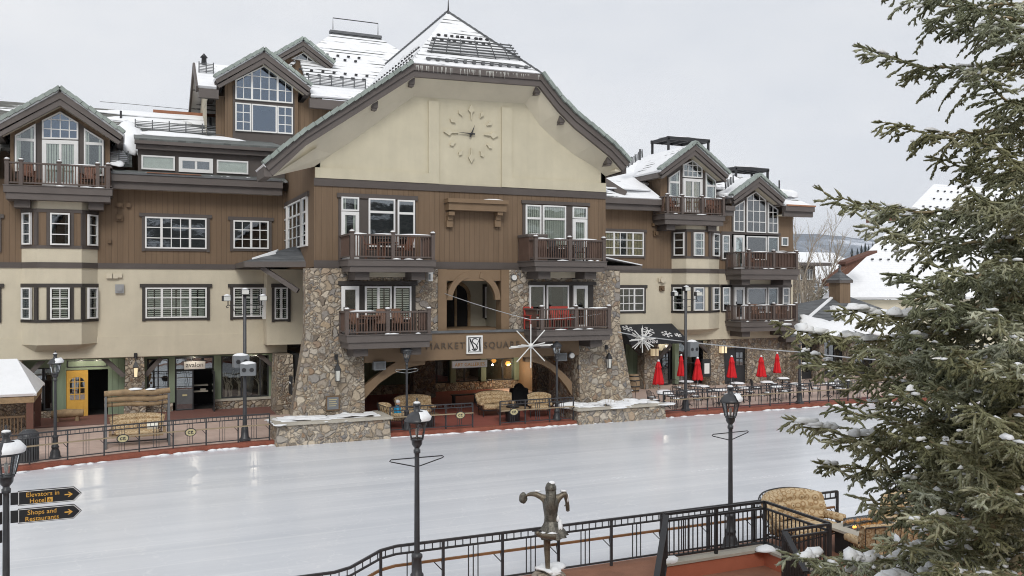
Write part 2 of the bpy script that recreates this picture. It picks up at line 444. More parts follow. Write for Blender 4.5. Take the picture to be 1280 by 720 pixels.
def brick(name, c1, c2, mort, w=.22, h=.11, ang=0):
    m, nt, b = new_mat(name); n = N(nt); P = n.pos()
    mp = n('ShaderNodeMapping', i={0: P, 'Rotation': (0,0,ang)})
    t = n('ShaderNodeTexBrick', i={'Vector': mp.outputs[0], 'Color1': tuple(c1)+(1,), 'Color2': tuple(c2)+(1,), 'Mortar': tuple(mort)+(1,), 'Scale': 1.0, 'Mortar Size': .008, 'Brick Width': w, 'Row Height': h})
    f = n.noise(P, .8, 5, .6); c = n.mix(n.math('MULTIPLY', f, .5), t.outputs[0], mul(c1, .7)); fz = n.noise(P, 12, 3, .6)
    n.link(c, b.inputs['Base Color']); b.inputs['Roughness'].default_value = .8; n.bump(n.math('ADD', t.outputs[1], fz), .3, .01, b)
brick('paver_pale', (.62,.47,.40), (.53,.39,.33), (.42,.34,.30), .4, .2, R(45)); brick('paver_red', (.33,.095,.07), (.27,.075,.055), (.20,.09,.07), .3, .15, R(45))
brick('paver_step', (.22,.09,.07), (.17,.075,.06), (.14,.09,.08), .3, .08)

def sofa_fabric():
    m, nt, b = new_mat('sofa_fabric'); n = N(nt); P = n.obj()
    vo = n('ShaderNodeTexVoronoi', feature='F1', i={'Vector': P, 'Scale': 7.5, 'Randomness': .2})
    rings = n.ramp(vo.outputs['Distance'], [(.0, (.10,.05,.025)), (.09, (.12,.06,.03)), (.14, (.52,.41,.26)), (.34, (.56,.44,.28)), (.41, (.27,.16,.08)), (.50, (.40,.27,.14)), (.58, (.56,.44,.28))])
    f = n.noise(P, 5, 4, .6); n.link(n.mix(n.math('MULTIPLY', f, .25), rings, (.48,.37,.23)), b.inputs['Base Color'])
    b.inputs['Roughness'].default_value = .9; b.inputs['Specular IOR Level'].default_value = .15
    n.bump(n.noise(P, 60, 2), .2, .01, b)
sofa_fabric()

def needles(name, c0, c1, c2):
    m, nt, b = new_mat(name); n = N(nt); P = n.pos()
    at = n('ShaderNodeAttribute', attribute_name='tint').outputs['Fac']
    f = n.noise(P, 2.2, 3, .6)
    k = n.math('ADD', n.math('MULTIPLY', f, .5), n.math('MULTIPLY', at, .5))
    lf = n.ramp(n.noise(P, .9, 2, .5), [(.40, (1.06, .985, .84)), (.60, (.98, 1.0, .98))])
    mm = n('ShaderNodeMix', data_type='RGBA', blend_type='MULTIPLY'); mm.inputs[0].default_value = 1.0; n.link(n.ramp(k, [(.22, c0), (.5, c1), (.78, c2)]), mm.inputs[6]); n.link(lf, mm.inputs[7])
    n.link(mm.outputs[2], b.inputs['Base Color'])
    b.inputs['Roughness'].default_value = .6; b.inputs['Specular IOR Level'].default_value = .3
needles('needles', (.085,.092,.045), (.225,.233,.145), (.50,.515,.42))

def hill():
    m, nt, b = new_mat('hill_forest'); n = N(nt); P = n.pos()
    f = n.noise(P, .0022, 6, .62); g = n.noise(P, .03, 4, .7)
    k = n.math('ADD', n.math('MULTIPLY', f, .75), n.math('MULTIPLY', g, .25))
    n.link(n.ramp(k, [(.40, (.075,.09,.11)), (.50, (.16,.185,.215)), (.56, (.34,.37,.42)), (.60, (.66,.69,.75)), (.7, (.76,.79,.84))]), b.inputs['Base Color']); b.inputs['Roughness'].default_value = .95
hill()
# ================================================================== THE LODGE
LODGE = thing('lodge', 'long brown and cream timber lodge with a clock gable across the rink', 'hotel building', (14, 43, 0))
YG, YW = 36.4, 43.2
GF, WF = FY(YG), FY(YW)
Z_BEL, Z_B0, Z_B1, Z_E0, Z_E1 = 2.9, 6.9, 7.14, 10.42, 11.05
P_Z = .15                                     # far patio level

def inset(poly, d):
    if area(poly) < 0: poly = poly[::-1]
    n = len(poly); L = []
    for i in range(n):
        p, q = Vector(poly[i]), Vector(poly[(i+1) % n]); e = (q-p).normalized(); nn = Vector((-e.y, e.x)); L.append((p+nn*d, e))
    out = []
    for i in range(n):
        (p, e), (q, f) = L[i-1], L[i]; den = e.x*f.y-e.y*f.x
        if abs(den) < 1e-6: out.append(tuple(q)); continue
        t = ((q.x-p.x)*f.y-(q.y-p.y)*f.x)/den; out.append(tuple(p+e*t))
    return poly, out
def cut(poly, axis, val):
    r = []
    n = len(poly); o = 1-axis
    for i in range(n):
        p, q = poly[i], poly[(i+1) % n]
        if (p[axis]-val)*(q[axis]-val) < 0: t = (val-p[axis])/(q[axis]-p[axis]); r.append(p[o]+t*(q[o]-p[o]))
    return (min(r), max(r)) if len(r) >= 2 else None
wcount = [0]
def win(par, fr, poly, mull=(), vb=(), hb=(), fill='dark', fw=.065, gl='glass', trim=None, proud=0.0, tm='dark_trim', name='window', doors=False):
    """white framed window standing on plane fr; poly in (a,z). trim=(head ear, side width, head height, tail)"""
    wcount[0] += 1; rg = random.Random(wcount[0])
    poly, inn = inset(poly, fw); n = len(poly)
    a0, a1 = min(p[0] for p in poly), max(p[0] for p in poly); b0, b1 = min(p[1] for p in poly), max(p[1] for p in poly)
    m = MB(); c0, c1 = proud+.004, proud+.11
    for i in range(n):
        j = (i+1) % n; m.fpoly(fr, [poly[i], poly[j], inn[j], inn[i]], c0, c1)
    for f in mull:
        a = a0+(a1-a0)*f; r = cut(inn, 0, a)
        if r: m.fbox(fr, a-.05, a+.05, r[0], r[1], c0, c1-.006)
    for f in vb:
        a = a0+(a1-a0)*f; r = cut(inn, 0, a)
        if r: m.fbox(fr, a-.02, a+.02, r[0], r[1], c1-.05, c1-.015)
    for f in hb:
        w = .02
        if isinstance(f, tuple): f, w = f
        b = b0+(b1-b0)*f; r = cut(inn, 1, b)
        if r: m.fbox(fr, r[0], r[1], b-w, b+w, c1-.055, c1-.011)
    W = m.build(name, 'white_frame', par)
    g = MB(); g.fpoly(fr, inn, proud+.062, proud+.066); g.build('pane', gl, W)
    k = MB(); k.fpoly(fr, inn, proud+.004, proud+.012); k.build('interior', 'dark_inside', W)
    if fill == 'blind':
        s = MB(); z = min(p[1] for p in inn)+.05
        while z < max(p[1] for p in inn)-.03:
            r = cut(inn, 1, z)
            if r:
                segs = [r[0]] + [a0+(a1-a0)*f for f in mull] + [r[1]]
                for q in range(len(segs)-1):
                    mid = (segs[q]+segs[q+1])/2
                    s.fbox(fr, segs[q]+.03, mid-.03, z-.026, z+.026, proud+.02, proud+.04); s.fbox(fr, mid+.03, segs[q+1]-.03, z-.026, z+.026, proud+.02, proud+.04)
            z += .095
        s.build('shutter', 'curtain', W)
    elif fill in ('curtain', 'tan', 'half', 'shade'):
        s = MB(); ia0, ia1 = min(p[0] for p in inn), max(p[0] for p in inn); ib0, ib1 = min(p[1] for p in inn), max(p[1] for p in inn)
        spans = {'curtain': [(0, 1)], 'tan': [(0, .42), (.58, 1)], 'half': [(0, .22), (.8, 1)], 'shade': [(0, 1)]}[fill]
        for u, v in spans:
            x = ia0+(ia1-ia0)*u; e = ia0+(ia1-ia0)*v
            if fill == 'shade':
                s.fpoly(fr, [p for p in inn], proud+.018, proud+.022); continue
            while x < e-.02:
                r = cut(inn, 0, x+.05)
                if r: s.fbox(fr, x, min(x+.075, e), r[0], r[1], proud+.016, proud+.028+.014*rg.random())
                x += .1
        s.build('curtain', 'curtain_tan' if fill == 'tan' else 'curtain', W)
    if trim:
        ear, sw, hh, tail = trim; t = MB(); d0, d1 = proud+.002, proud+.07
        t.fbox(fr, a0-sw-ear, a1+sw+ear, b1+.004, b1+hh, d0, d1+.02)
        t.fbox(fr, a0-sw, a0-.004, b0-tail, b1, d0, d1); t.fbox(fr, a1+.004, a1+sw, b0-tail, b1, d0, d1)
        t.fbox(fr, a0, a1, b0-sw*.75, b0-.004, d0, d1-.01)
        t.build('casing', tm, W)
    return W
def rect(fr, x0, y0, x1, y1):
    a0, a1 = fr.A(x0), fr.A(x1); zb = (fr.Z(x0, y1)+fr.Z(x1, y1))/2; zt = (fr.Z(x0, y0)+fr.Z(x1, y0))/2
    return [(a0, zb), (a1, zb), (a1, zt), (a0, zt)]
def pts(fr, L): return [fr.px(x, y) for x, y in L]
G3 = (1/3, 2/3)

# ---------- walls
w = MB(); w.fbox(WF, -16, 7.3, Z_BEL, Z_B0, -.3, 0); w.fbox(WF, 21.1, 38.6, Z_BEL, Z_B0, -.3, 0)
w.fbox(WF, -16, 7.3, Z_BEL+.02, 3.86, 0, .035); w.fbox(WF, 21.1, 38.6, Z_BEL+.02, 3.86, 0, .035)   # string course
w.box(38.3, YW+.3, Z_BEL, 38.6, 58, Z_B0)
w.build('wall', 'cream', LODGE)
w = MB(); w.fbox(WF, -16, 7.3, Z_B0, Z_E0+.3, -.3, -.002); w.fbox(WF, 21.1, 38.6, Z_B0, Z_E0+.3, -.3, -.002); w.box(38.3, YW+.3, Z_B0, 38.6, 58, 11.2)
w.build('wall', 'siding', LODGE)
w = MB(); w.fbox(WF, -16, 7.25, Z_B0, Z_B1, 0, .05); w.fbox(WF, 21.12, 38.65, Z_B0, Z_B1, 0, .05)
w.build('band', 'dark_trim', LODGE)
w = MB(); w.box(-16, 52, 0, 38, 58, 13.4); w.box(7.6, 47.6, 4.2, 20.8, 52, 13.5); w.build('wall', 'siding', LODGE)
# gable block: left return wall, brown storey, cream gable
w = MB(); w.box(7.26, YG, Z_B0, 7.5, 46, 12.1); w.box(20.85, YG, Z_B0, 21.1, 46, 12.1); w.box(7.5, YG+.002, Z_B0, 20.85, YG+.25, 10.3)
w.build('wall', 'siding', LODGE)
b = MB(); b.fbox(GF, 7.24, 21.12, 10.27, 10.58, 0, .06); b.fbox(GF, 7.24, 21.12, 6.86, 7.18, 0, .09); b.build('band', 'dark_trim', LODGE)
# gable profile (plane of the wall) ------- roof barge at YB
YB = 35.4
BF = FY(YB)
def prof(sag=True):   # outer top line of the barge, left to right, (X,z)
    L = [(330,206),(382.5,163.5),(432.5,132.5),(515,80),(677,93.5),(700,122.5),(720,143),(745,163.5),(765,180),(787,203)]
    return [BF.px(x, y) for x, y in L]
TOP = prof(); TH = .60
BOT = [(TOP[0][0]+.35, TOP[0][1]-.42)] + [(x, z-TH*.98) for x, z in TOP[1:3]] + [(TOP[3][0]+.12, TOP[3][1]-.52), (TOP[4][0]-.12, TOP[4][1]-.52)] + [(x-.05, z-TH*1.02) for x, z in TOP[5:9]] + [(TOP[9][0]-.35, TOP[9][1]-.42)]
# wall line of the cove, further down and in
COVE = [(7.27, 11.05), (8.0, 11.62), (BOT[2][0]+.55, BOT[2][1]-.62), (BOT[3][0]+.25, BOT[3][1]-.62), (BOT[4][0]-.25, BOT[4][1]-.62), (BOT[5][0]-.5, BOT[5][1]-.5), (BOT[6][0]-.5, BOT[6][1]-.45), (BOT[7][0]-.5, BOT[7][1]-.42), (20.6, 11.72), (21.09, 11.35)]
g = MB(); g.fpoly(GF, [(7.27, 10.3), (21.09, 10.3)] + COVE[::-1], -.25, 0); 
zz = lambda X, y: None
for x0, x1 in ((535, 548), (626.5, 639)):
    g.fbox(GF, GF.A(x0), GF.A(x1), 10.59, 14.2, 0, .09)
g.fbox(GF, 7.28, GF.A(535), 10.59, 11.02, 0, .09); g.fbox(GF, GF.A(639), 21.08, 10.59, 11.02, 0, .09)
g.box(7.27, YG+.012, 10.3, 8.3, YG+.2, 12.0); g.box(20.2, YG+.012, 10.3, 21.09, YG+.2, 12.1)
g.build('gable_wall', 'cream_gable', LODGE)
s = MB()
for i in range(len(BOT)-1):
    p, q = BOT[i], BOT[i+1]; r, t = COVE[i], COVE[i+1]
    s.add([(p[0], YB+.16, p[1]), (q[0], YB+.16, q[1]), (t[0], YG-.001, t[1]), (r[0], YG-.001, r[1])], [(0,1,2,3)])
s.add([(BOT[0][0]-.02, YB+.17, BOT[0][1]), (7.25, YB+.17, BOT[0][1]+1.30), (7.25, 37.4, BOT[0][1]+1.30), (BOT[0][0]-.02, 37.4, BOT[0][1])], [(0,1,2,3)])
s.box(21.12, YB+.17, BOT[9][1]-.02, TOP[9][0]-.4, 46, BOT[9][1]+.08)
s.build('soffit', 'soffit', LODGE)
# barge board: two stepped layers
f = MB()
for i in range(len(TOP)-1):
    p, q, a, c = TOP[i], TOP[i+1], BOT[i], BOT[i+1]
    mid0 = (p[0]*.5+a[0]*.5, p[1]*.5+a[1]*.5); mid1 = (q[0]*.5+c[0]*.5, q[1]*.5+c[1]*.5)
    f.fpoly(BF, [a, c, mid1, mid0], -.16, 0); f.fpoly(BF, [mid0, mid1, q, p], -.20, .07)
f.box(TOP[0][0], YB+.02, 10.42, TOP[0][0]+.3, 37.4, 10.95)
f.box(TOP[9][0]-.3, YB+.21, TOP[9][1]-.50, TOP[9][0]-.05, 46, TOP[9][1]-.1)
f.build('barge_board', 'fascia', LODGE)
# roof faces
PK = (14.18, 39.35, 19.16); CL, CR = TOP[3], TOP[4]; YBK = 58
r = MB(); y0 = YB-.06
def lift(p, k=.02): return (p[0], y0, p[1]+k)
r.slab([(CL[0]-.05, y0, CL[1]+.05), (CR[0]+.05, y0, CR[1]+.05), PK], .16)
r.build('roof', 'roof_rows', LODGE)
r = MB(); r.slab([(CL[0]-.1, y0, CL[1]+.03), PK, (PK[0], YBK, PK[2]), (CL[0]-.1, YBK, CL[1]+.03)], .16)
r.slab([(CR[0]+.1, y0, CR[1]+.03), (CR[0]+.1, YBK, CR[1]+.03), (PK[0], YBK, PK[2]), PK], .16)
for i in (2, 1):
    p, q = TOP[i], TOP[i+1]; yb = YBK
    r.slab([lift(p), lift(q), (q[0], yb, q[1]+.02), (p[0], yb, p[1]+.02)] if i == 2 else [lift(p), lift(q), (q[0], yb, q[1]+.02), (7.0, yb, p[1]+.3), (7.0, 37.5, p[1]+.3), (p[0], 37.5, p[1]+.02)], .16)
r.slab([lift((TOP[0][0]-.05, TOP[0][1])), lift(TOP[1]), (TOP[1][0], 37.5, TOP[1][1]+.02), (TOP[0][0]-.05, 37.5, TOP[0][1]+.02)], .16)
for i in range(4, 9):
    p, q = TOP[i], TOP[i+1]; r.slab([lift(p), lift(q), (q[0], 48, q[1]+.02), (p[0], 48, p[1]+.02)], .16)
r.build('roof', 'roof_snow', LODGE)
# verge tiles, hip caps and ridge cap
def rake(par, P, Y, dep=.44, step=.34, h=.13, up=.05):
    t = MB(); g = random.Random(len(P)*7+int(P[0][0]*10))
    for (x0, z0), (x1, z1) in zip(P[:-1], P[1:]):
        L = math.hypot(x1-x0, z1-z0); n = max(1, int(L/step))
        for k in range(n):
            u, v = (k+.05)/n, (k+.97)/n; j = g.uniform(-.012, .02)
            t.bar((x0+(x1-x0)*u, Y, z0+(z1-z0)*u+up+j), (x0+(x1-x0)*v, Y, z0+(z1-z0)*v+up+j+.035), dep, h+.03)
    return t.build('rake_tile', 'rake_tile', par)
rake(LODGE, [(TOP[0][0]-.05, TOP[0][1])]+TOP[1:4], YB+.02); rake(LODGE, TOP[:3:-1], YB+.02)
t = MB(); g0 = random.Random(3)
for A_, B_ in ((lift(CR), PK), (PK, (PK[0], YBK, PK[2]))):
    A_, B_ = Vector(A_), Vector(B_); n = max(2, int((B_-A_).length/.36))
    for k in range(n):
        t.bar(A_.lerp(B_, k/n)+Vector((0,0,.01)), A_.lerp(B_, (k+1.05)/n)+Vector((0,0,.04)), .13, .09)
t.build('ridge_cap', 'slate_plain', LODGE)
t = MB(); t.tube([(14.18, 39.3, 19.1), (14.18, 39.3, 19.75)], [.05, .015], 6); t.build('finial', 'black_metal', LODGE)
# snow guards and snow fence on the front hip
def hip(u, v): # u along the clip edge 0..1, v up 0..1
    a = Vector((CL[0], y0, CL[1])).lerp(Vector((CR[0], y0, CR[1])), u); return a.lerp(Vector(PK), v)
nrm = Vector((0, -.68, .73))
fz = MB()
for v in (.20, .225, .25, .275, .30, .325): fz.tube([hip(.06, v)+nrm*(.10+(v-.2)*2.4), hip(.99, v)+nrm*(.10+(v-.2)*2.4)], .034, 5)
for u in (.1, .24, .38, .55, .72, .86, .96): fz.bar(hip(u, .19)+nrm*.05, hip(u, .335)+nrm*.44, .035)
fz.build('snow_fence', 'slate_plain', LODGE)
fz = MB()
fz.tube([hip(.08, .075)+nrm*.12, hip(.95, .065)+nrm*.12], .035, 6)
for k in range(12): fz.cbox(hip(.1+.074*k, .07)+nrm*.10, (.14, .12, .12))
fz.build('snow_rail', 'slate_plain', LODGE)
gd = MB(); gg = random.Random(5)
for v, off in ((.44, 0), (.52, .5)):
    for k in range(9): gd.cbox(hip(.06+.10*(k+off), v)+nrm*.05+Vector((gg.uniform(-.05,.05), 0, 0)), (.14, .12, .09), gg.uniform(-.3, .3))
for v in (.04, .16, .32):
    for k in range(34):
        p = Vector((CL[0], y0+.6+k*.5, CL[1]+.03)).lerp(Vector((PK[0], max(y0+.6+k*.5, 39.35), PK[2])), v*.9+.04)
        if p.y > y0+.6+v*4.2: gd.cbox(p+Vector((-.05, 0, .05)), (.09, .12, .08))
gd.build('snow_guard', 'black_metal', LODGE)
ic = MB(); gg = random.Random(9)
for k in range(70):
    u = gg.random(); p = Vector((BOT[3][0], YB-.075, TOP[3][1]-.05)).lerp(Vector((BOT[4][0], YB-.075, TOP[4][1]-.05)), u); L = gg.uniform(.06, .30)
    ic.tube([p, p-Vector((0,0,L))], [.018, .003], 4)
ic.build('icicle', 'frost_glass', LODGE)
# corbel brackets under the barge
def botz(X):
    for (x0, z0), (x1, z1) in zip(BOT[:-1], BOT[1:]):
        if x0 <= X <= x1: return z0+(z1-z0)*(X-x0)/(x1-x0)
for X in (CL[0]+.05, CR[0]-.10, BF.A(470), BF.A(705), 20.85):
    z = botz(X)-.10; c = MB(); c.box(X-.13, YB+.18, z-.13, X+.13, YG+.02, z+.16); c.box(X-.10, YB+.22, z-.22, X+.10, YG+.02, z-.133); c.build('corbel', 'fascia', LODGE)
# clock
def diamond(c, ang, r0, r1, wd, skew=.62):
    d = (math.sin(ang), math.cos(ang)); p = (d[1], -d[0]); k = r0+(r1-r0)*skew
    P = [(r0, -.012), (k-.12, -.03), (k, -wd), (r1, 0), (k, wd), (k-.12, .03), (r0, .012)]
    return [(c[0]+d[0]*a+p[0]*b_, c[1]+d[1]*a+p[1]*b_) for a, b_ in P]
CC = GF.px(588.5, 167.5)
CLK = MB().lathe([(.001, 0), (.05, 0)], (CC[0], YG, CC[1])) and None
ck = MB(); ck.fpoly(GF, [(CC[0]+.10*math.cos(t*math.pi/6), CC[1]+.10*math.sin(t*math.pi/6)) for t in range(12)], 0, .05)
CLK = ck.build('clock', 'cream_gable', LODGE)
for h in range(12):
    ck = MB(); big = h % 3 == 0; a = h*math.pi/6
    dd = diamond(CC, a, .62 if big else .86, 1.30 if big else 1.16, .15 if big else .09)
    ck.fpoly(GF, dd, .0, .10); ck.build('hour_mark', 'cream_gable', CLK)
hd = MB()
def hand(a, r, wd):
    d = (math.sin(a), math.cos(a)); p = (d[1], -d[0])
    hd.fpoly(GF, [(CC[0]-d[0]*.16+p[0]*wd, CC[1]-d[1]*.16+p[1]*wd), (CC[0]-d[0]*.16-p[0]*wd, CC[1]-d[1]*.16-p[1]*wd), (CC[0]+d[0]*r, CC[1]+d[1]*r)], .07, .10 if r < .5 else .12)
hand(R(22), .42, .045); hd.build('hour_hand', 'black_metal', CLK); hd = MB(); hand(R(-88), .60, .035); hd.build('minute_hand', 'black_metal', CLK)
# gable windows, third floor
head = (.08, .13, .17, .0)
def wz(fr, y, x): return fr.Z(x, y)
tr = MB(); tr.fbox(GF, GF.A(421), GF.A(521.5), GF.Z(470, 249.5)+.02, GF.Z(470, 243.2), 0, .10); tr.fbox(GF, GF.A(423), GF.A(519.5), 7.19, GF.Z(470, 249.8), 0, .03)
tr.fbox(GF, GF.A(651.5), GF.A(736.5), GF.Z(692, 256.6)+.02, GF.Z(692, 252), 0, .10); tr.fbox(GF, GF.A(653), GF.A(735), 7.19, GF.Z(692, 257), 0, .03)
tr.build('window_surround', 'dark_trim', LODGE)
def door(par, fr, poly, fill, n=1, gl='glass'):
    W = win(par, fr, poly, fill=fill, fw=.15, gl=gl, proud=.03, name='balcony_door', mull=([.5] if n == 2 else ()))
    k = MB(); a = poly[0][0]+.1; z = (poly[0][1]+1.0); k.fbox(fr, a-.02, a+.02, z-.08, z+.08, .14, .19); k.build('door_handle', 'black_metal', W)
    return W
g = GF
win(LODGE, g, rect(g, 426, 246.5, 448, 264), fill='half', proud=.03); door(LODGE, g, [(g.A(426), 7.2), (g.A(448), 7.2), (g.A(448), g.Z(437, 264.8)), (g.A(426), g.Z(437, 264.8))], 'half')
win(LODGE, g, rect(g, 460, 248.5, 493, 309), hb=((.72, .05),), fill='dark', proud=.03, gl='glass_sky')
win(LODGE, g, rect(g, 496.2, 250.5, 517.5, 309.5), hb=((.72, .05),), fill='dark', proud=.03, gl='glass_sky')
win(LODGE, g, rect(g, 656, 256.5, 675.2, 310), hb=((.69, .05),), fill='curtain', proud=.03)
win(LODGE, g, rect(g, 677.3, 257.3, 706, 311), hb=((.69, .05),), fill='curtain', proud=.03)
win(LODGE, g, rect(g, 714.5, 259, 732.5, 273.5), fill='curtain', proud=.03); door(LODGE, g, [(g.A(714.5), 7.2), (g.A(732.5), 7.2), (g.A(732.5), g.Z(723, 274.2)), (g.A(714.5), g.Z(723, 274.2))], 'curtain')
# second floor behind the balconies
tr = MB(); tr.fbox(GF, GF.A(421), GF.A(519), GF.Z(470, 357)+.01, GF.Z(470, 351.5), .25, .36); tr.fbox(GF, GF.A(424), GF.A(517), 4.15, GF.Z(470, 357), .25, .29)
tr.fbox(GF, GF.A(657), GF.A(741), GF.Z(700, 356.5)+.01, GF.Z(700, 352), .25, .36); tr.fbox(GF, GF.A(659), GF.A(738), 4.15, GF.Z(700, 356.5), .25, .29)
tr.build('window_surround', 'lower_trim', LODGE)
g = FY(YG-.25)
door(LODGE, g, [(g.A(426), 4.16), (g.A(448), 4.16), (g.A(448), g.Z(437, 357.5)), (g.A(426), g.Z(437, 357.5))], 'dark')
win(LODGE, g, rect(g, 455.5, 358, 488.5, 399), mull=(.5,), fill='blind', proud=.04); win(LODGE, g, rect(g, 491.5, 358, 513, 399), fill='blind', proud=.04)
win(LODGE, g, rect(g, 660.5, 356.7, 679.5, 398), fill='dark', proud=.04, gl='glass_sky'); win(LODGE, g, rect(g, 682, 356.7, 709.5, 398), fill='half', proud=.04, gl='glass_sky')
door(LODGE, g, [(g.A(715.5), 4.16), (g.A(733), 4.16), (g.A(733), g.Z(724, 357)), (g.A(715.5), g.Z(724, 357))], 'dark')
# shelf over the centre
s = MB(); x0, x1 = GF.A(554.5), GF.A(629)
s.fbox(GF, x0, x1, GF.Z(590, 255.5), GF.Z(590, 250.5), 0, .62); s.fbox(GF, x0+.06, x1-.06, GF.Z(590, 264.5), GF.Z(590, 255.5)-.003, 0, .52)
sh = s.build('shelf', 'beam_brown', LODGE)
for x in (560.5, 620.5):
    b = MB(); X = GF.A(x); zt = GF.Z(x, 265.5); b.fbox(GF, X-.13, X+.13, zt-.16, zt, 0, .46); b.fbox(GF, X-.11, X+.11, zt-.36, zt-.163, 0, .26); b.fbox(GF, X-.14, X+.14, zt-.66, zt-.363, 0, .2); b.build('shelf_bracket', 'beam_brown', sh)
sn = MB(); sn.blob((GF.A(612), YG-.42, GF.Z(590, 250.5)), (.6, .14, .06), 3); sn.build('snow', 'snow', sh)
# left return windows (three tall lights on the side wall)
SF = Fr((7.26, 50), (0, -1))
def srect(x0, yt, x1, yb, xt=None):
    a0, a1 = SF.A(x0), SF.A(x1); xm = (x0+x1)/2; return [(a0, SF.Z(xm, yb)), (a1, SF.Z(xm, yb)), (a1, SF.Z(xm, yt)), (a0, SF.Z(xm, yt))]
zt_, zb_ = SF.Z(371, 252.5), SF.Z(371, 310.5)
def sw(x0, x1): return [(SF.A(x0), zb_), (SF.A(x1), zb_), (SF.A(x1), zt_), (SF.A(x0), zt_)]
win(LODGE, SF, sw(356.3, 360.3), hb=((.70, .04), .46, .23)); win(LODGE, SF, sw(362.3, 378.2), mull=(), vb=G3, hb=((.70, .04), .46, .23)); win(LODGE, SF, sw(380, 385.3), hb=((.70, .04), .46, .23))
t = MB(); t.fbox(SF, SF.A(355.6), SF.A(386.5), zt_+.01, zt_+.2, 0, .09); t.build('window_surround', 'dark_trim', LODGE)
# ---------- second floor stone front, recess and pillars
st = MB()
st.box(6.85, YG-.25, 4.15, 12.55, YG+.3, 6.85); st.box(15.95, YG-.25, 4.15, 21.75, YG+.3, 6.85)
st.hexa([(6.15, YG-.55, P_Z), (9.26, YG-.55, P_Z), (9.26, 38.9, P_Z), (6.45, 38.0, P_Z), (6.86, YG-.27, 4.15), (9.26, YG-.27, 4.15), (9.26, 38.9, 4.15), (7.1, 38.0, 4.15)])
st.box(6.95, YG+.3, 4.15, 7.6, 37.0, 6.85)
st.hexa([(19.45, YG-.55, P_Z), (22.4, YG-.55, P_Z), (22.4, 39.2, P_Z), (19.45, 39.2, P_Z), (19.45, YG-.27, 4.15), (21.76, YG-.27, 4.15), (21.76, 39.2, 4.15), (19.45, 39.2, 4.15)])
st.build('stone_pillar', 'stone', LODGE)
st = MB(); st.box(19.4, 40.4, P_Z, 20.6, 41.0, 2.9); st.build('stone_pier', 'stone_small', LODGE)
cr = MB()
for x0, x1 in ((447, 519), (674, 728)):
    cr.fbox(GF, GF.A(x0), GF.A(x1), GF.Z(470, 346.5), 6.84, .26, .55)
cr.build('deck_beam', 'cream', LODGE)
# centre recess: posts, arch braces, inner wall
rc = MB(); rc.box(12.56, YG-.30, 4.15, 12.95, YG+.3, 6.85); rc.box(15.55, YG-.30, 4.15, 15.94, YG+.3, 6.85); rc.box(12.96, YG-.24, 6.35, 15.54, YG+.2, 6.84)
def arc(c, r0, r1, a0, a1, n=8):
    o = [(c[0]+r1*math.cos(a0+(a1-a0)*k/n), c[1]+r1*math.sin(a0+(a1-a0)*k/n)) for k in range(n+1)]
    i = [(c[0]+r0*math.cos(a0+(a1-a0)*k/n), c[1]+r0*math.sin(a0+(a1-a0)*k/n)) for k in range(n+1)]
    return o, i
def arcbar(mb, fr, c, r0, r1, a0, a1, d0, d1, n=8, ky=1):
    o, i = arc((0, 0), r0, r1, a0, a1, n)
    f = lambda p: (c[0]+p[0], c[1]+p[1]*ky)
    for k in range(n): mb.fpoly(fr, [f(i[k]), f(o[k]), f(o[k+1]), f(i[k+1])], d0, d1)
arcbar(rc, GF, (14.25, 5.5), 1.02, 1.27, math.pi/2+.25, math.pi, .06, .28, 8, 1.0); arcbar(rc, GF, (14.25, 5.5), 1.02, 1.27, 0, math.pi/2-.25, .06, .28, 8, 1.0)
rc.build('timber_frame', 'beam_brown', LODGE)
rw = MB(); rw.box(12.3, 39.0, 4.1, 16.2, 39.2, 7.2); rw.box(12.3, 36.72, 4.1, 12.5, 39.0, 7.2); rw.box(16.0, 36.72, 4.1, 16.2, 39.0, 7.2); rw.build('recess_wall', 'recess_wall', LODGE)
rw = MB(); rw.box(12.5, 36.72, 6.86, 16.0, 39.0, 6.95); rw.box(12.5, 36.72, 4.1, 16.0, 39.0, 4.2); rw.build('recess_floor', 'beam_brown', LODGE)
RF = FY(39.0)
ar = MB(); cx = RF.A(569); hw = .62
ar.fpoly(RF, [(cx-hw, 4.2), (cx+hw, 4.2), (cx+hw, 5.6)] + [(cx+hw*math.cos(t*math.pi/10), 5.6+hw*math.sin(t*math.pi/10)) for t in range(1, 10)] + [(cx-hw, 5.6)], 0, .03)
ad = ar.build('arched_door', 'dark_inside', LODGE)
ar = MB(); ar.fbox(RF, cx-hw-.12, cx-hw+.02, 4.2, 5.6, 0, .1); ar.fbox(RF, cx+hw-.02, cx+hw+.12, 4.2, 5.6, 0, .1); ar.fbox(RF, cx-.06, cx+.06, 4.2, 6.2, .03, .08)
arcbar(ar, RF, (cx, 5.6), hw-.02, hw+.14, 0, math.pi, 0, .1, 10); ar.build('door_frame', 'log', ad)
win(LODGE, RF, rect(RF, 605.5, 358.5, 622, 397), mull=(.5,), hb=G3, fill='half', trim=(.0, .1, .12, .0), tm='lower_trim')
# beam over the passage
bm_ = MB(); bm_.box(9.27, YG-.42, Z_BEL, 19.44, YG+.25, 4.06); bm_.build('beam', 'beam_brown', LODGE)
fl = MB(); fl.box(9.1, YG-.50, 4.065, 19.6, YG-.26, 4.17); fl.build('flashing', 'slate_plain', LODGE)
B2 = FY(YG-.1)
for L in ([(453,483),(465,473),(480,461),(494,452),(520,449.5),(530,449),(530,455.5),(518,457),(505,460.5),(490,467),(474,478),(463,489),(455,498),(453,499)],
          [(713,494),(706,482.5),(696,470),(686,461),(675,455),(664,452),(655,452),(655,446),(675,444.8),(692.5,457.5),(705,468),(713,477)]):
    P = pts(B2, L); n = len(P)//2; m = MB()
    for k in range(n-1):
        m.fpoly(B2, [P[k], P[k+1], P[n*2-2-k], P[n*2-1-k]], -.15, .15)
    m.build('arch_brace', 'beam_brown', LODGE)
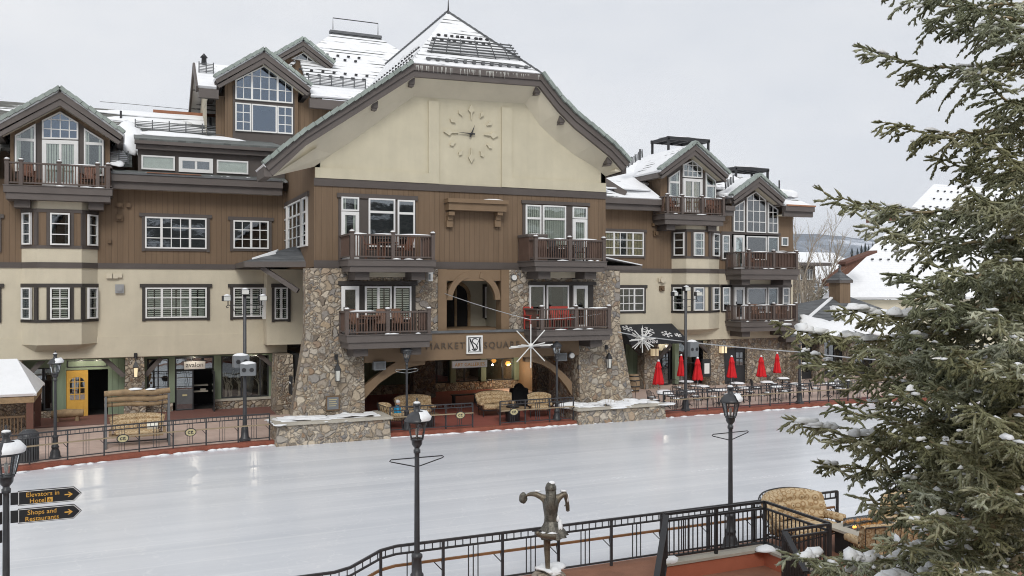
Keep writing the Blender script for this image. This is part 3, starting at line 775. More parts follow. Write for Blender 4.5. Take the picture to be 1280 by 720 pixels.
# passage ceiling, sides, rear shop front
pw = MB(); pw.box(7.7, 38.91, P_Z, 7.9, 47.5, 2.86); pw.box(21.3, 39.21, P_Z, 21.5, 47.5, 2.86); pw.box(7.9, 38.95, 2.75, 9.26, 47.5, 2.86); pw.build('passage_lining', 'beam_brown', LODGE); pw = MB(); pw.box(9.27, YG+.26, 2.86, 19.44, 47.5, 2.95); pw.build('passage_ceiling', 'soffit', LODGE)
pw = MB(); pw.box(7.9, 47.3, .63, 21.3, 47.5, 2.86); pw.build('passage_wall', 'siding_green', LODGE)
sb = MB(); sb.box(11.4, 46.9, P_Z, 21.3, 47.29, .62); sb.build('stone_base', 'stone_small', LODGE)
sc_ = MB(); sc_.hexa([(14.05, 44.5, P_Z), (15.35, 44.5, P_Z), (15.35, 45.3, P_Z), (14.05, 45.3, P_Z), (14.2, 44.6, 2.85), (15.3, 44.6, 2.85), (15.3, 45.2, 2.85), (14.2, 45.2, 2.85)]); sc_.build('stone_pier', 'stone_small', LODGE)
Q = FY(47.0)
post = MB()
for x in (527, 565, 603, 645, 664): X = Q.A(x); post.fbox(Q, X-.16, X+.16, .625, 2.85, 0, .2)
post.build('shop_post', 'green_frame', LODGE)
for x0, x1, vbs, gl in ((530, 562, (.5,), 'glass_shop'), (568, 600, (.4,), 'glass_shop'), (606, 642, (.62,), 'glass_shop'), (648, 661, (), 'glass_shop')):
    a0, a1 = Q.A(x0), Q.A(x1); m = MB(); m.fbox(Q, a0, a1, .64, 2.84, -.05, -.045); W = m.build('shop_window', gl, LODGE)
    k = MB(); k.fbox(Q, a0, a1, 1.86, 1.92, -.03, .03); k.fbox(Q, a0, a1, .625, .69, -.03, .03)
    for v in vbs: k.fbox(Q, a0+(a1-a0)*v-.03, a0+(a1-a0)*v+.03, .69, 1.86, -.03, .03); k.fbox(Q, a0+(a1-a0)*v-.03, a0+(a1-a0)*v+.03, 1.92, 2.84, -.03, .03)
    k.build('window_bar', 'door_black', W)

# ---------- corner bay with its little hip roof between wing and gable
bx_ = MB(); bx_.box(6.2, 42.2, 3.35, 8.0, 43.19, 6.9); bx_.build('corner_bay', 'cream', LODGE)
CF = FY(42.2); win(LODGE, CF, rect(CF, 343, 359.5, 359.5, 399), mull=(.5,), hb=G3, fill='blind', trim=(.02, .13, .18, .12), tm='lower_trim')
CS = Fr((6.2, 43.2), (0, -1)); win(LODGE, CS, [(.3, CF.Z(350, 399)), (.75, CF.Z(350, 399)), (.75, CF.Z(350, 359.5)), (.3, CF.Z(350, 359.5))], hb=G3, fill='blind')
r = MB(); r.slab([(4.95, 39.6, 7.18), (7.3, 38.3, 7.18), (7.3, 39.9, 7.95), (7.3, 43.15, 7.95)], .05); r.slab([(4.95, 39.6, 7.18), (7.3, 43.15, 7.95), (4.95, 43.15, 7.18)], .05); r.build('hip_roof', 'roof_grey', LODGE)
r = MB(); r.bar((4.9, 39.55, 7.06), (7.3, 38.25, 7.06), .12, .24); r.box(4.88, 39.65, 6.95, 5.0, 43.14, 7.17); r.add([(4.95, 39.65, 6.99), (7.28, 38.35, 6.99), (7.28, 43.1, 6.99), (4.95, 43.1, 6.99)], [(0,1,2,3)]); r.bar((7.0, 38.6, 5.9), (5.6, 39.5, 6.93), .16, .2); r.build('hip_fascia', 'fascia', LODGE)
s = MB(); s.slab([(5.2, 39.75, 7.35), (6.2, 39.6, 7.6), (6.6, 41.4, 7.82), (5.5, 41.0, 7.42)], .07); s.build('snow', 'snow', LODGE)
r = MB(); r.box(21.2, 38.4, 6.95, 24.4, 43.1, 7.15); r.bar((21.75, 39.0, 5.8), (23.2, 39.0, 6.94), .16, .2); r.build('hip_fascia', 'fascia', LODGE)
r = MB(); r.slab([(21.12, 38.4, 7.78), (24.4, 38.35, 7.22), (24.4, 43.1, 7.22), (21.12, 43.1, 7.78)], .05); r.build('hip_roof', 'roof_full', LODGE)

# ---------- bays of the wings
def bay(x0, xl, xr, x1, proj, bands, wins, zbot, foot):
    Yf = YW-proj; X0, X1, XL, XR = XY(x0, YW), XY(x1, YW), XY(xl, Yf), XY(xr, Yf)
    def prism(m, z0, z1, e=0.0):
        P = [(X0-e, YW-.001), (XL-e*.5, Yf-e), (XR+e*.5, Yf-e), (X1+e, YW-.001)]
        m.add([(x, y, z0) for x, y in P]+[(x, y, z1) for x, y in P], [(0,1,5,4),(1,2,6,5),(2,3,7,6),(3,2,1,0),(4,5,6,7)])
    for mat, lst in bands.items():
        m = MB()
        for z0, z1, e in lst: prism(m, z0, z1, e)
        if mat == 'cream':   # tapered foot
            P = [(X0, YW-.04), (XL, Yf), (XR, Yf), (X1, YW-.04)]; Q_ = [(X0+.5, YW-.04), (XL+.4, YW-.2), (XR-.4, YW-.2), (X1-.5, YW-.04)]
            m.add([(x, y, foot) for x, y in Q_]+[(x, y, zbot) for x, y in P], [(0,1,5,4),(1,2,6,5),(2,3,7,6),(3,2,1,0)])
        m.build('bay', mat, LODGE)
    fs = (Fr((X0, YW), (XL-X0, Yf-YW)), Fr((XL, Yf), (1, 0)), Fr((XR, Yf), (X1-XR, YW-Yf)))
    ls = ((Vector((XL-X0, Yf-YW))).length, XR-XL, (Vector((X1-XR, YW-Yf))).length)
    for fi, u0, u1, z0, z1, kw in wins:
        L = ls[fi]; win(LODGE, fs[fi], [(L*u0, z0), (L*u1, z0), (L*u1, z1), (L*u0, z1)], proud=.045, **kw)
    return fs, ls
zl = lambda y: FY(42.45).Z(75, y)
bw = [(1, .285, .73, zl(306.5), zl(266.5), dict(hb=G3, fill='half', gl='glass_sky')), (0, .2, .72, zl(306), zl(266.5), dict(hb=G3)), (2, .28, .86, zl(306), zl(266.5), dict(hb=G3))]
bw += [(1, .285, .73, zl(399), zl(359.5), dict(vb=(.5,), hb=G3, fill='blind')), (0, .15, .72, zl(399), zl(359.5), dict(hb=G3, fill='blind')), (2, .28, .86, zl(399), zl(359.5), dict(hb=G3, fill='blind'))]
ZC = dict(cream=[(zl(262), zl(246), .0), (Z_B0, zl(310.5), 0), (zl(355), Z_B0, 0), (zl(431), zl(403), 0), (zl(403), zl(355), -.01)], siding=[(zl(310.5), zl(262), 0)],
          dark_trim=[(zl(265.5), zl(261.5), .045), (zl(310.5), zl(307), .045), (Z_B0, Z_B1, .05)], lower_trim=[(zl(358.8), zl(354.5), .045), (zl(403), zl(399.6), .045)])
fsL, lsL = bay(27, 47, 102, 122, .75, ZC, bw, zl(431), zl(440))
def studs(fs, ls, spots, z0, z1, mat):
    m = MB()
    for fi, u0, u1 in spots: m.fbox(fs[fi], ls[fi]*u0, ls[fi]*u1, z0, z1, .001, .04)
    m.build('bay_stud', mat, LODGE)
SP = ((0, .0, .12), (0, .80, 1.0), (1, 0, .02), (1, .20, .275), (1, .74, .82), (1, .98, 1.0), (2, 0, .2), (2, .9, 1.0))
studs(fsL, lsL, SP, zl(306.8), zl(265.6), 'dark_trim'); studs(fsL, lsL, SP, zl(399.5), zl(359), 'lower_trim')
# right bay (same bay, seen from the left, so only two facets show)
bw = [(1, .285, .73, zl(306.5), zl(266.5), dict(hb=G3, fill='half')), (0, .2, .9, zl(306), zl(266.5), dict(hb=G3, gl='glass_sky')), (2, .28, .86, zl(306), zl(266.5), dict(hb=G3))]
bw += [(1, .285, .73, zl(399), zl(359.5), dict(hb=G3, fill='dark', gl='glass_sky')), (0, .15, .9, zl(399), zl(359.5), dict(hb=G3, fill='half')), (2, .28, .86, zl(399), zl(359.5), dict(hb=G3, fill='blind'))]
fsR, lsR = bay(839.5, 858, 886, 899, .75, ZC, bw, zl(431), zl(440))
studs(fsR, lsR, SP, zl(306.8), zl(265.6), 'dark_trim'); studs(fsR, lsR, SP, zl(399.5), zl(359), 'lower_trim')
# ---------- flat wing windows
T3 = (.10, .14, .17, .13)
def wwin(x0, y0, x1, y1, **kw): return win(LODGE, WF, rect(WF, x0, y0, x1, y1), **kw)
LAY = dict(mull=(.262, .725), vb=(.42, .57), hb=G3)
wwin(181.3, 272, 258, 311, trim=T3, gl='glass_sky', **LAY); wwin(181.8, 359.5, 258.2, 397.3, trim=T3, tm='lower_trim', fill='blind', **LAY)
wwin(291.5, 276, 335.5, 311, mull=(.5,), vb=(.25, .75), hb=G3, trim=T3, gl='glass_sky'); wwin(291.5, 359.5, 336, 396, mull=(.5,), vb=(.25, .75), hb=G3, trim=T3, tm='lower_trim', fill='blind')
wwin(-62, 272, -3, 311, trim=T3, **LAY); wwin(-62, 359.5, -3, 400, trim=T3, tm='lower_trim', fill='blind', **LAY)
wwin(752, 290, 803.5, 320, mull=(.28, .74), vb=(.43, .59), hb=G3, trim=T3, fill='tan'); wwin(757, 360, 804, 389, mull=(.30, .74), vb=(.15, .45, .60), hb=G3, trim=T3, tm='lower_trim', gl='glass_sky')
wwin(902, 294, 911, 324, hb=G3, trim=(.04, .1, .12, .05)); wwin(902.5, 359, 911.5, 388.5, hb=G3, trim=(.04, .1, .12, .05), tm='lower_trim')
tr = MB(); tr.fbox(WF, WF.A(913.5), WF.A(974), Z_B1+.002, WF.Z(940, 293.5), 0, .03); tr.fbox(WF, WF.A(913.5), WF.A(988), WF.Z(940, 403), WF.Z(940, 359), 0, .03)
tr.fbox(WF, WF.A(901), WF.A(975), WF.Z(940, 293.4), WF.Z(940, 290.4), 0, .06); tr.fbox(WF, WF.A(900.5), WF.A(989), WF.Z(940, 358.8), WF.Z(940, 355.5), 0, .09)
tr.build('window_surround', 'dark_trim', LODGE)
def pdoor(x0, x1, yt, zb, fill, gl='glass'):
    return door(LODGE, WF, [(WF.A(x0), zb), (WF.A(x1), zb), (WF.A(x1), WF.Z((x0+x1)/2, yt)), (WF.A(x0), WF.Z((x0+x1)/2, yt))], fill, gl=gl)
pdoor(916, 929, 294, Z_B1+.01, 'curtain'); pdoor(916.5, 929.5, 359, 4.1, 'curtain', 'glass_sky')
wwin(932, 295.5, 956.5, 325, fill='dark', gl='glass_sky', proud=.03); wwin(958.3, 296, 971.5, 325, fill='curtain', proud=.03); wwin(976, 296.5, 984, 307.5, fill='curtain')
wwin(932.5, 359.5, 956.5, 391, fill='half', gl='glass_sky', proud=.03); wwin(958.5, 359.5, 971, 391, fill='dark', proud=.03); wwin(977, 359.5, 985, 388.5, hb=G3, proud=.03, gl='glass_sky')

# ---------- eaves of the wings
def eave(x0, x1, z0, z1, Yf, name='eave'):
    m = MB(); zm = z0+(z1-z0)*.5
    m.box(x0, Yf+.16, z0, x1, Yf+.34, zm); m.box(x0, Yf, zm+.002, x1, Yf+.36, z1); m.build(name, 'fascia', LODGE)
    m = MB(); m.box(x0+.03, Yf+.345, z0+.05, x1-.03, YW+.02, z0+.12); m.build('soffit', 'soffit', LODGE)
eave(-.55, 6.95, Z_E0, Z_E1, 42.25); eave(21.15, 28.3, Z_E0, Z_E1, 42.25); eave(37.2, 39.5, Z_E0, Z_E1, 42.25); eave(32.75, 33.45, Z_E0-.1, Z_E1-.15, 42.35); eave(-16, -5.4, Z_E0, Z_E1, 42.25)
cp = MB(); cp.box(37.3, 42.2, 11.055, 39.55, 42.6, 11.14); cp.box(39.35, 42.62, 11.055, 39.55, 46, 11.14); cp.build('flashing', 'copper', LODGE)
cp = MB(); cp.box(-.5, 42.2, 11.055, 6.9, 42.75, 11.15); cp.build('flashing', 'slate_plain', LODGE)
cp = MB(); cp.box(1.0, 42.15, 11.152, 3.3, 42.3, 11.18); cp.build('flashing', 'rust', LODGE)
# ---------- main roofs of the wings
def RZ(Y): return Z_E1 + .05 + (Y-42.3)*.545
r = MB(); r.slab([(-16, 42.3, RZ(42.3)), (-4.85, 42.3, RZ(42.3)), (-4.85, 50, RZ(50)), (-16, 50, RZ(50))], .14); r.slab([(-4.85, 44.3, RZ(44.3)), (-.05, 44.3, RZ(44.3)), (-.05, 50, RZ(50)), (-4.85, 50, RZ(50))], .14)
r.build('roof', 'roof_half', LODGE); r = MB(); r.slab([(-.6, 43.36, RZ(43.3)), (.42, 43.36, RZ(43.3)), (.42, 50, RZ(50)), (-.6, 50, RZ(50))], .14); r.slab([(.42, 46.4, RZ(46.4)), (7.2, 46.4, RZ(46.4)), (7.2, 50, RZ(50)), (.42, 50, RZ(50))], .14); r.build('roof', 'roof_bare', LODGE); r = MB(); r.slab([(-16, 50, RZ(50)), (7.2, 50, RZ(50)), (7.2, 57.5, RZ(42.3)), (-16, 57.5, RZ(42.3))], .14); r.build('roof', 'roof_half', LODGE)
r = MB(); r.slab([(-.55, 42.28, Z_E1+.02), (7.2, 42.28, Z_E1+.02), (7.2, 43.40, Z_E1+.32), (-.55, 43.40, Z_E1+.32)], .06); r.build('roof', 'roof_bare', LODGE)
r = MB(); r.slab([(21.1, 42.3, RZ(42.3)), (28.3, 42.3, RZ(42.3)), (28.3, 48, RZ(48)), (21.1, 48, RZ(48))], .14); r.slab([(28.3, 44.4, RZ(44.4)), (37.2, 44.4, RZ(44.4)), (36.0, 48, RZ(48)), (28.3, 48, RZ(48))], .14); r.slab([(37.25, 42.3, RZ(42.3)), (39.5, 42.3, RZ(42.3)), (37.25, 46, RZ(46))], .14); r.slab([(39.5, 42.3, RZ(42.3)), (39.5, 57, RZ(42.3)), (36.0, 48, RZ(48))], .14)
r.slab([(21.1, 48, RZ(48)), (36.0, 48, RZ(48)), (39.5, 57, RZ(42.3)), (21.1, 57, RZ(42.3))], .14); r.build('roof', 'roof_snow', LODGE)
# ridge flashing (left)
m = MB(); m.box(1.5, 49.8, RZ(50)-.05, 7.2, 50.1, RZ(50)+.12); m.build('flashing', 'rust', LODGE)
# shed dormer on the left wing
DF = FY(43.35)
X0, X1 = DF.A(172.5), 7.22
m = MB(); m.box(X0, 43.35, 11.2, X1, 43.55, 12.35); m.add([(X0, 43.35, 11.2), (X0, 46.8, 13.4), (X0, 43.35, 12.6)], [(0,1,2)]); m.build('dormer_wall', 'dark_trim', LODGE)
m = MB(); m.slab([(X0-.15, 42.85, 12.78), (X1, 42.85, 12.78), (X1, 47.0, 13.62), (X0-.15, 47.0, 13.62)], .10); m.build('dormer_roof', 'roof_bare', LODGE)
m = MB(); m.box(X0-.1, 43.02, 12.33, X1, 43.30, 12.53); m.box(X0-.15, 42.80, 12.54, X1, 43.2, 12.69); m.build('dormer_fascia', 'fascia', LODGE)
for x0, y0_, x1, y1_, fl in ((176.7, 195, 218.5, 212.7, 'shade'), (270.8, 201, 310, 217.3, 'shade')): win(LODGE, DF, rect(DF, x0, y0_, x1, y1_), fill=fl, fw=.07)
win(LODGE, DF, rect(DF, 223.3, 197.7, 266, 216), fill='dark', fw=.16, mull=(.5,), gl='glass_sky')
# snow fences on the left roof
def sfence(p0, p1, n=6, posts=6, h=.42, slope=.545, name='snow_fence'):
    p0, p1 = Vector(p0), Vector(p1); nr = Vector((0, -slope, 1)).normalized(); m = MB()
    for k in range(n): o = nr*(.08+h*k/n) + Vector((0, .25*k/n, .13*k/n)); m.tube([p0+o, p1+o], .02, 5)
    for k in range(posts): q = p0.lerp(p1, k/(posts-1)); m.bar(q, q+nr*(h+.1)+Vector((0, .25, .13)), .05)
    m.build(name, 'slate_plain', LODGE)
sfence((.6, 47.3, RZ(47.3)), (6.9, 47.3, RZ(47.3)), posts=9)
sfence((-.5, 43.3, RZ(43.3)), (.25, 43.3, RZ(43.3)), posts=3)
# lying snow on the left roof in drifts (thick)
sn = MB(); gs = random.Random(21)
for (x, Y, rx, ry, rz) in ((1.0, 48.5, 2.2, .40, .14), (4.8, 48.9, 2.0, .24, .12), (2.6, 47.75, 1.7, .22, .16), (5.4, 47.7, 1.3, .16, .12), (.3, 46.2, .7, 1.7, .22), (-.2, 44.2, .45, 1.0, .2), (2.2, 49.5, 3.4, .3, .12), (.9, 45.2, .5, 1.1, .18), (2.4, 46.95, 1.6, .3, .12), (4.6, 46.9, 1.2, .25, .1)):
    n0 = len(sn.v); sn.blob((0, 0, 0), (rx, ry, rz), int(x*10)+5, 3, .22)
    for i in range(n0, len(sn.v)):
        a, b, c = sn.v[i]; sn.v[i] = (x+a, Y+b, RZ(Y+b)+c+.02)
for k in range(9):
    x = gs.uniform(1.0, 6.5); sn.blob((x, 42.5, 11.15), (gs.uniform(.1, .35), .1, .05), k, 1)
sn.build('snow', 'snow', LODGE)
m = MB()
for x in (XY(151, 47), XY(260, 50)): m.tube([(x, 48.5, RZ(48.5)), (x, 48.5, RZ(48.5)+.5)], .05, 6)
m.build('vent_pipe', 'black_metal', LODGE)
m = MB(); m.tube([(XY(125, 50), 50, RZ(50)+.35), (XY(160, 50), 50, RZ(50)+.35), (XY(235, 50), 50, RZ(50)+.3)], .012, 4); m.build('roof_cable', 'black_metal', LODGE)

# ---------- gables (dormers standing on the wings)
def gable(XP, ZP, hw, sl, Yf, Yw, Yback, wall_b, fh=.50, mat='roof_snow', wmat='siding', wx=None, ret=0.0):
    ZT = ZP-hw*sl; t = .12
    r = MB(); y0 = Yf-.04
    r.slab([(XP-hw-.05, y0, ZT), (XP, y0, ZP), (XP, Yback, ZP), (XP-hw-.05, Yback, ZT)], t); r.slab([(XP, y0, ZP), (XP+hw+.05, y0, ZT), (XP+hw+.05, Yback, ZT), (XP, Yback, ZP)], t)
    r.build('gable_roof', mat, LODGE)
    F_ = FY(Yf); f = MB()
    for sgn in (-1, 1):
        for lo, hi, c0, c1, e in ((.07, .07+fh*.52, -.2, .06, 0), (.07+fh*.52, .07+fh, -.17, .0, .02)):
            P = [(XP, ZP-hi*1.2), (XP+sgn*(hw-hi*.35), ZT-hi+.05+hi*.35*sl*.4), (XP+sgn*(hw-lo*.35), ZT-lo), (XP, ZP-lo*1.2)]
            f.fpoly(F_, P, c0, c1)
        f.box(*(sorted((XP+sgn*hw, XP+sgn*(hw-.28)))[0], Yf+.21, ZT-fh*.8, sorted((XP+sgn*hw, XP+sgn*(hw-.28)))[1], Yback-1.0, ZT-.12))
    f.build('barge_board', 'fascia', LODGE)
    s = MB()
    for sgn in (-1, 1):
        s.add([(XP, Yf+.2, ZP-fh-.12), (XP+sgn*(hw-.25), Yf+.2, ZT-fh+.15), (XP+sgn*(hw-.25), Yw, ZT-fh+.15), (XP, Yw, ZP-fh-.12)], [(0,1,2,3)])
    s.build('soffit', 'soffit', LODGE)
    rake(LODGE, [(XP-hw-.05, ZT), (XP, ZP)], Yf+.02); rake(LODGE, [(XP+hw+.05, ZT), (XP, ZP)], Yf+.02)
    wxx = wx or (XP-hw+.55, XP+hw-.55); W_ = FY(Yw); m = MB()
    z0 = ZP-(XP-wxx[0])*sl-fh-.02; m.fpoly(W_, [(wxx[0], wall_b), (wxx[1], wall_b), (wxx[1], z0+.1), (XP, ZP-fh-.02), (wxx[0], z0+.1)], -.2, 0)
    m.box(wxx[0], Yw+.2, wall_b, wxx[0]+.15, Yback-1.2, z0+.05); m.box(wxx[1]-.15, Yw+.2, wall_b, wxx[1], Yback-1.2, z0+.05)
    m.build('gable_wall', wmat, LODGE)
def stud(fr, xs, y0, y1, w=None, mat='dark_trim', d=.05):
    m = MB()
    for x0, x1 in xs: m.fbox(fr, fr.A(x0), fr.A(x1), y0, y1, .001, d)
    m.build('gable_stud', mat, LODGE)
def gwall(fr, XP, ZP, sl, x0, x1, zb, mat='dark_trim', c=.03):   # dark field behind the glass of a gable
    a0, a1 = fr.A(x0), fr.A(x1); m = MB(); m.fpoly(fr, [(a0, zb), (a1, zb), (a1, ZP-abs(a1-XP)*sl), (XP, ZP), (a0, ZP-abs(a0-XP)*sl)], .001, c); m.build('gable_panel', mat, LODGE)
# left gable
gable(-2.44, 14.58, 2.5, .70, 42.4, YW, 49.0, 10.0); g = WF
gwall(g, -2.44, 13.82, .70, 17.5, 131, 10.75)
win(LODGE, g, pts(g, [(52.7,173.8),(98,175),(98,153.8),(75.2,140),(52.7,151)]), vb=(.25, .5, .75), hb=(.36, .70), gl='glass_high', proud=.03)
win(LODGE, g, pts(g, [(52.7,232),(98,234),(98,176.5),(52.7,175)]), mull=(.5,), fill='curtain', fw=.17, proud=.03, name='balcony_door')
win(LODGE, g, pts(g, [(19,214.5),(44.8,216.5),(44.8,155),(19,169.5)]), hb=((.66, .06),), fill='half', proud=.03)
win(LODGE, g, pts(g, [(105,218.5),(129.5,220.5),(129.5,175.5),(105,160.5)]), hb=((.68, .06),), fill='half', proud=.03)
# tall upper gable
gable(6.67, 18.24, 2.40, .70, 46.3, 47.0, 53, 12.5, mat='roof_snow'); g = FY(47.0)
gwall(g, 6.67, 17.45, .70, 291, 368, 12.9)
win(LODGE, g, pts(g, [(293.8,124.3),(365.6,130),(365.6,108.2),(329.7,82.5),(293.8,100.5)]), mull=(.285, .73), vb=(.14, .435, .58, .87), hb=(.34, .68), gl='glass_high', proud=.03)
for q_, kw in (([(293.8,163.8),(313.6,165),(313.6,130.2),(293.8,128.5)], dict(vb=(.5,), hb=G3)), ([(314.2,165),(345.6,167),(345.6,132.9),(314.2,130.2)], {}), ([(346.2,167),(365.6,168.3),(365.6,134.5),(346.2,132.9)], dict(vb=(.5,), hb=G3))): win(LODGE, g, pts(g, q_), gl='glass_high', proud=.03, **kw)
# small triangular dormer behind it
gable(XY(379, 49), onY(379, 49.5, 49)[1], 1.7, .70, 49.0, 49.5, 54, 15.5, fh=.42, mat='roof_snow'); g = FY(49.5)
win(LODGE, g, pts(g, [(364,74),(395,79),(379,66)]), vb=(.3, .65), gl='glass_sky', fw=.05)
# high hip roof behind
ZU = 16.15
r = MB()
def hiproof(r, x0, x1, y0, y1, z0, rx0, rx1, ry, rz, t=.15):
    A1, A2, A3, A4 = (x0,y0,z0), (x1,y0,z0), (x1,y1,z0), (x0,y1,z0); B1, B2 = (rx0,ry,rz), (rx1,ry,rz)
    r.slab([A1, A2, B2, B1], t); r.slab([A2, A3, B2], t); r.slab([A3, A4, B1, B2], t); r.slab([A4, A1, B1], t)
uz = lambda y: ZU+(y-46.3)*.8; r.slab([(9.08, 46.3, ZU), (20, 46.3, ZU), (14.6, 53, 21.5), (11.7, 53, 21.5), (9.08, 49.8, uz(49.8))], .15); r.slab([(6.2, 60, ZU), (11.7, 53, 21.5), (7.2, 47.6, uz(47.6)), (5.5, 49.5, ZU)], .15); r.slab([(20, 46.3, ZU), (20, 60, ZU), (14.6, 53, 21.5)], .15); r.build('roof', 'roof_rows', LODGE)
r = MB(); r.slab([(3.45, 46.35, ZU), (4.35, 46.35, ZU), (4.35, 48.5, 17.8), (3.45, 48.5, 17.8)], .14); r.slab([(4.35, 47.3, ZU+.73), (6.6, 47.3, ZU+.73), (6.6, 48.5, 17.8), (4.35, 48.5, 17.8)], .14); r.slab([(3.45, 48.5, 17.8), (8.5, 48.5, 17.8), (8.5, 52, 15.7), (3.45, 52, 15.7)], .14); r.build('roof', 'roof_snow', LODGE)
m = MB(); m.box(3.5, 46.3, 15.55, 4.45, 46.6, 16.0); m.box(9.0, 46.32, 15.5, 12.4, 46.6, 15.98); m.build('eave', 'fascia', LODGE)
m = MB(); m.box(4.4, 47.25, 12.5, 12.0, 47.4, 15.9); m.build('wall', 'siding', LODGE)
m = MB(); m.add([(3.95, 46.6, 15.55), (3.95, 51.8, 15.5), (3.95, 48.5, 17.5)], [(0,1,2)]); m.add([(3.96, 47.26, 13.4), (3.96, 51.6, 13.4), (3.96, 51.6, 15.6), (3.96, 47.26, 15.6)], [(0,1,2,3)]); m.add([(3.45, 46.37, 15.92), (4.3, 46.37, 15.92), (4.3, 48.5, 17.6), (3.45, 48.5, 17.6)], [(0,1,2,3)]); m.build('gable_wall', 'cream', LODGE)
m = MB()
for a, b in (((3.42, 46.35, 15.95), (3.42, 48.5, 17.62)), ((3.42, 52.0, 15.5), (3.42, 48.5, 17.62))): m.bar(a, b, .10, .34)
m.build('barge_board', 'fascia', LODGE)
sfence((3.6, 47.5, ZU+.92), (4.3, 47.5, ZU+.92), posts=3, slope=.8); sfence((9.1, 47.2, ZU+.8), (12.2, 47.2, ZU+.8), posts=6, slope=.8)
m = MB()
for k in range(14):
    for v, o in ((.27, 0), (.33, .3)):
        y = 46.3+6.7*(v if k < 7 else v+.27); z = ZU+(y-46.3)*.8; m.cbox((8.6+(k % 7)*.62+o, y-.05, z+.06), (.15, .13, .08))
m.build('snow_guard', 'black_metal', LODGE)
m = MB(); m.box(11.5, 52.8, 21.46, 14.7, 53.2, 21.62); m.build('ridge_cap', 'slate_plain', LODGE)
m = MB(); m.tube([(11.7, 53, 21.7), (11.7, 53, 22.4), (14.5, 53, 22.4), (14.5, 53, 21.7)], .03, 5); m.build('ridge_rail', 'black_metal', LODGE)
m = MB()
for x, y, z in ((XY(297, 49), 49, 17.6), (XY(357, 51), 51, 19.2), (XY(255, 48.4), 48.4, 17.7)): m.lathe([(.14, 0), (.12, .35), (.2, .36), (.0, .6)], (x, y, z), 8)
m.build('vent_pipe', 'black_metal', LODGE)
# right gables
gable(30.58, 14.45, 2.42, .70, 42.4, YW, 47.5, 10.0); g = WF
gwall(g, 30.58, 13.7, .70, 834, 895, 10.75)
win(LODGE, g, pts(g, [(852.5,221.5),(876.5,223),(876.5,210),(864.5,200.3),(852.5,206)]), vb=(.25, .5, .75), hb=(.36, .70), gl='glass', proud=.03)
win(LODGE, g, pts(g, [(852.5,266),(876.5,267),(876.5,224.5),(852.5,223)]), mull=(.5,), fill='tan', fw=.17, proud=.03, name='balcony_door')
win(LODGE, g, pts(g, [(835,258),(848.2,258.5),(848.2,213),(835,222)]), hb=((.66, .06),), fill='half', proud=.03)
win(LODGE, g, pts(g, [(880.7,259),(893.3,260),(893.3,226),(880.7,215.5)]), hb=((.62, .06),), fill='half', proud=.03)
gable(35.25, 12.81, 2.0, .66, 42.4, YW, 47.5, 9.0, fh=.5)
gwall(g, 35.25, 12.2, .70, 914.5, 972, 8.5)
win(LODGE, g, pts(g, [(932,290.5),(956,291.5),(956,250.5),(943.7,239.5),(932,247)]), vb=G3, hb=(.26, .52, .78), gl='glass_sky', proud=.03)
win(LODGE, g, pts(g, [(915.7,289.5),(929,290.3),(929,250.7),(915.7,259)]), vb=(.5,), hb=(.33, .68), gl='glass_sky', proud=.03)
win(LODGE, g, pts(g, [(958.5,291.5),(971,292),(971,262),(958.5,253)]), vb=(.5,), hb=(.33, .68), gl='glass_sky', proud=.03)
# roof top frames, snow fences and shed on right roofs
def topframe(x0, x1, y0, y1, z0, z1):
    m = MB()
    for x in (x0, x1):
        for y in (y0, y1): m.bar((x, y, z0), (x, y, z1), .12)
    for y in (y0, y1): m.bar((x0-.1, y, z1), (x1+.1, y, z1), .12, .2)
    for x in (x0, x1, (x0+x1)/2, x0*.75+x1*.25, x0*.25+x1*.75): m.bar((x, y0, z1-.02), (x, y1, z1-.02), .12, .2)
    o = m.build('roof_frame', 'black_metal', LODGE)
    s = MB(); s.blob(((x0+x1)/2, (y0+y1)/2, z1+.16), ((x1-x0)*.5, (y1-y0)*.45, .12), 4, 2, .1); s.build('snow', 'snow', o)
topframe(30.9, 33.9, 45.6, 47.4, 13.0, 15.3); topframe(36.7, 39.3, 46.4, 48, 12.2, 13.85)
sfence((27.0, 44.3, 12.95), (28.2, 44.3, 13.75), posts=6, h=.3); sfence((33.4, 43.2, 12.0), (34.0, 43.2, 12.4), posts=4, h=.3)
m = MB(); m.box(21.1, 44.4, 11.9, 23.3, 44.6, 12.75); m.build('dormer_wall', 'dark_trim', LODGE)
m = MB(); m.slab([(21.1, 44.1, 12.9), (24.0, 44.1, 12.9), (24.0, 47, 13.7), (21.1, 47, 13.7)], .12); m.build('dormer_roof', 'roof_full', LODGE)
m = MB(); m.bar((23.6, 44.2, 13.2), (26.0, 42.6, 11.3), .2, .35); m.build('dormer_fascia', 'fascia', LODGE)
DR = FY(44.4); win(LODGE, DR, rect(DR, 757, 229.5, 773.5, 241), fw=.07)
sn = MB()
for (x, Y, rx, ry, rz) in ((23.2, 42.9, 2.0, .45, .18), (26.0, 43.3, 1.6, .6, .14), (38.2, 43.6, .9, .7, .38), (24.5, 44.0, 1.4, .7, .12), (33.1, 43.1, .3, .5, .2)):
    sn.blob((x, Y, RZ(Y)), (rx, ry, rz), int(x), 3, .2)
sn.build('snow', 'snow', LODGE)
m = MB(); m.lathe([(.12, 0), (.12, .5), (.22, .5), (.0, .7)], (XY(765, 43.5), 43.5, 13.9), 8); m.tube([(XY(800, 48), 48, RZ(48)), (XY(800, 48), 48, RZ(48)+.7)], .06, 6); m.tube([(XY(974, 45), 45, 12.2), (XY(974, 45), 45, 13.0)], .05, 6); m.build('vent_pipe', 'black_metal', LODGE)

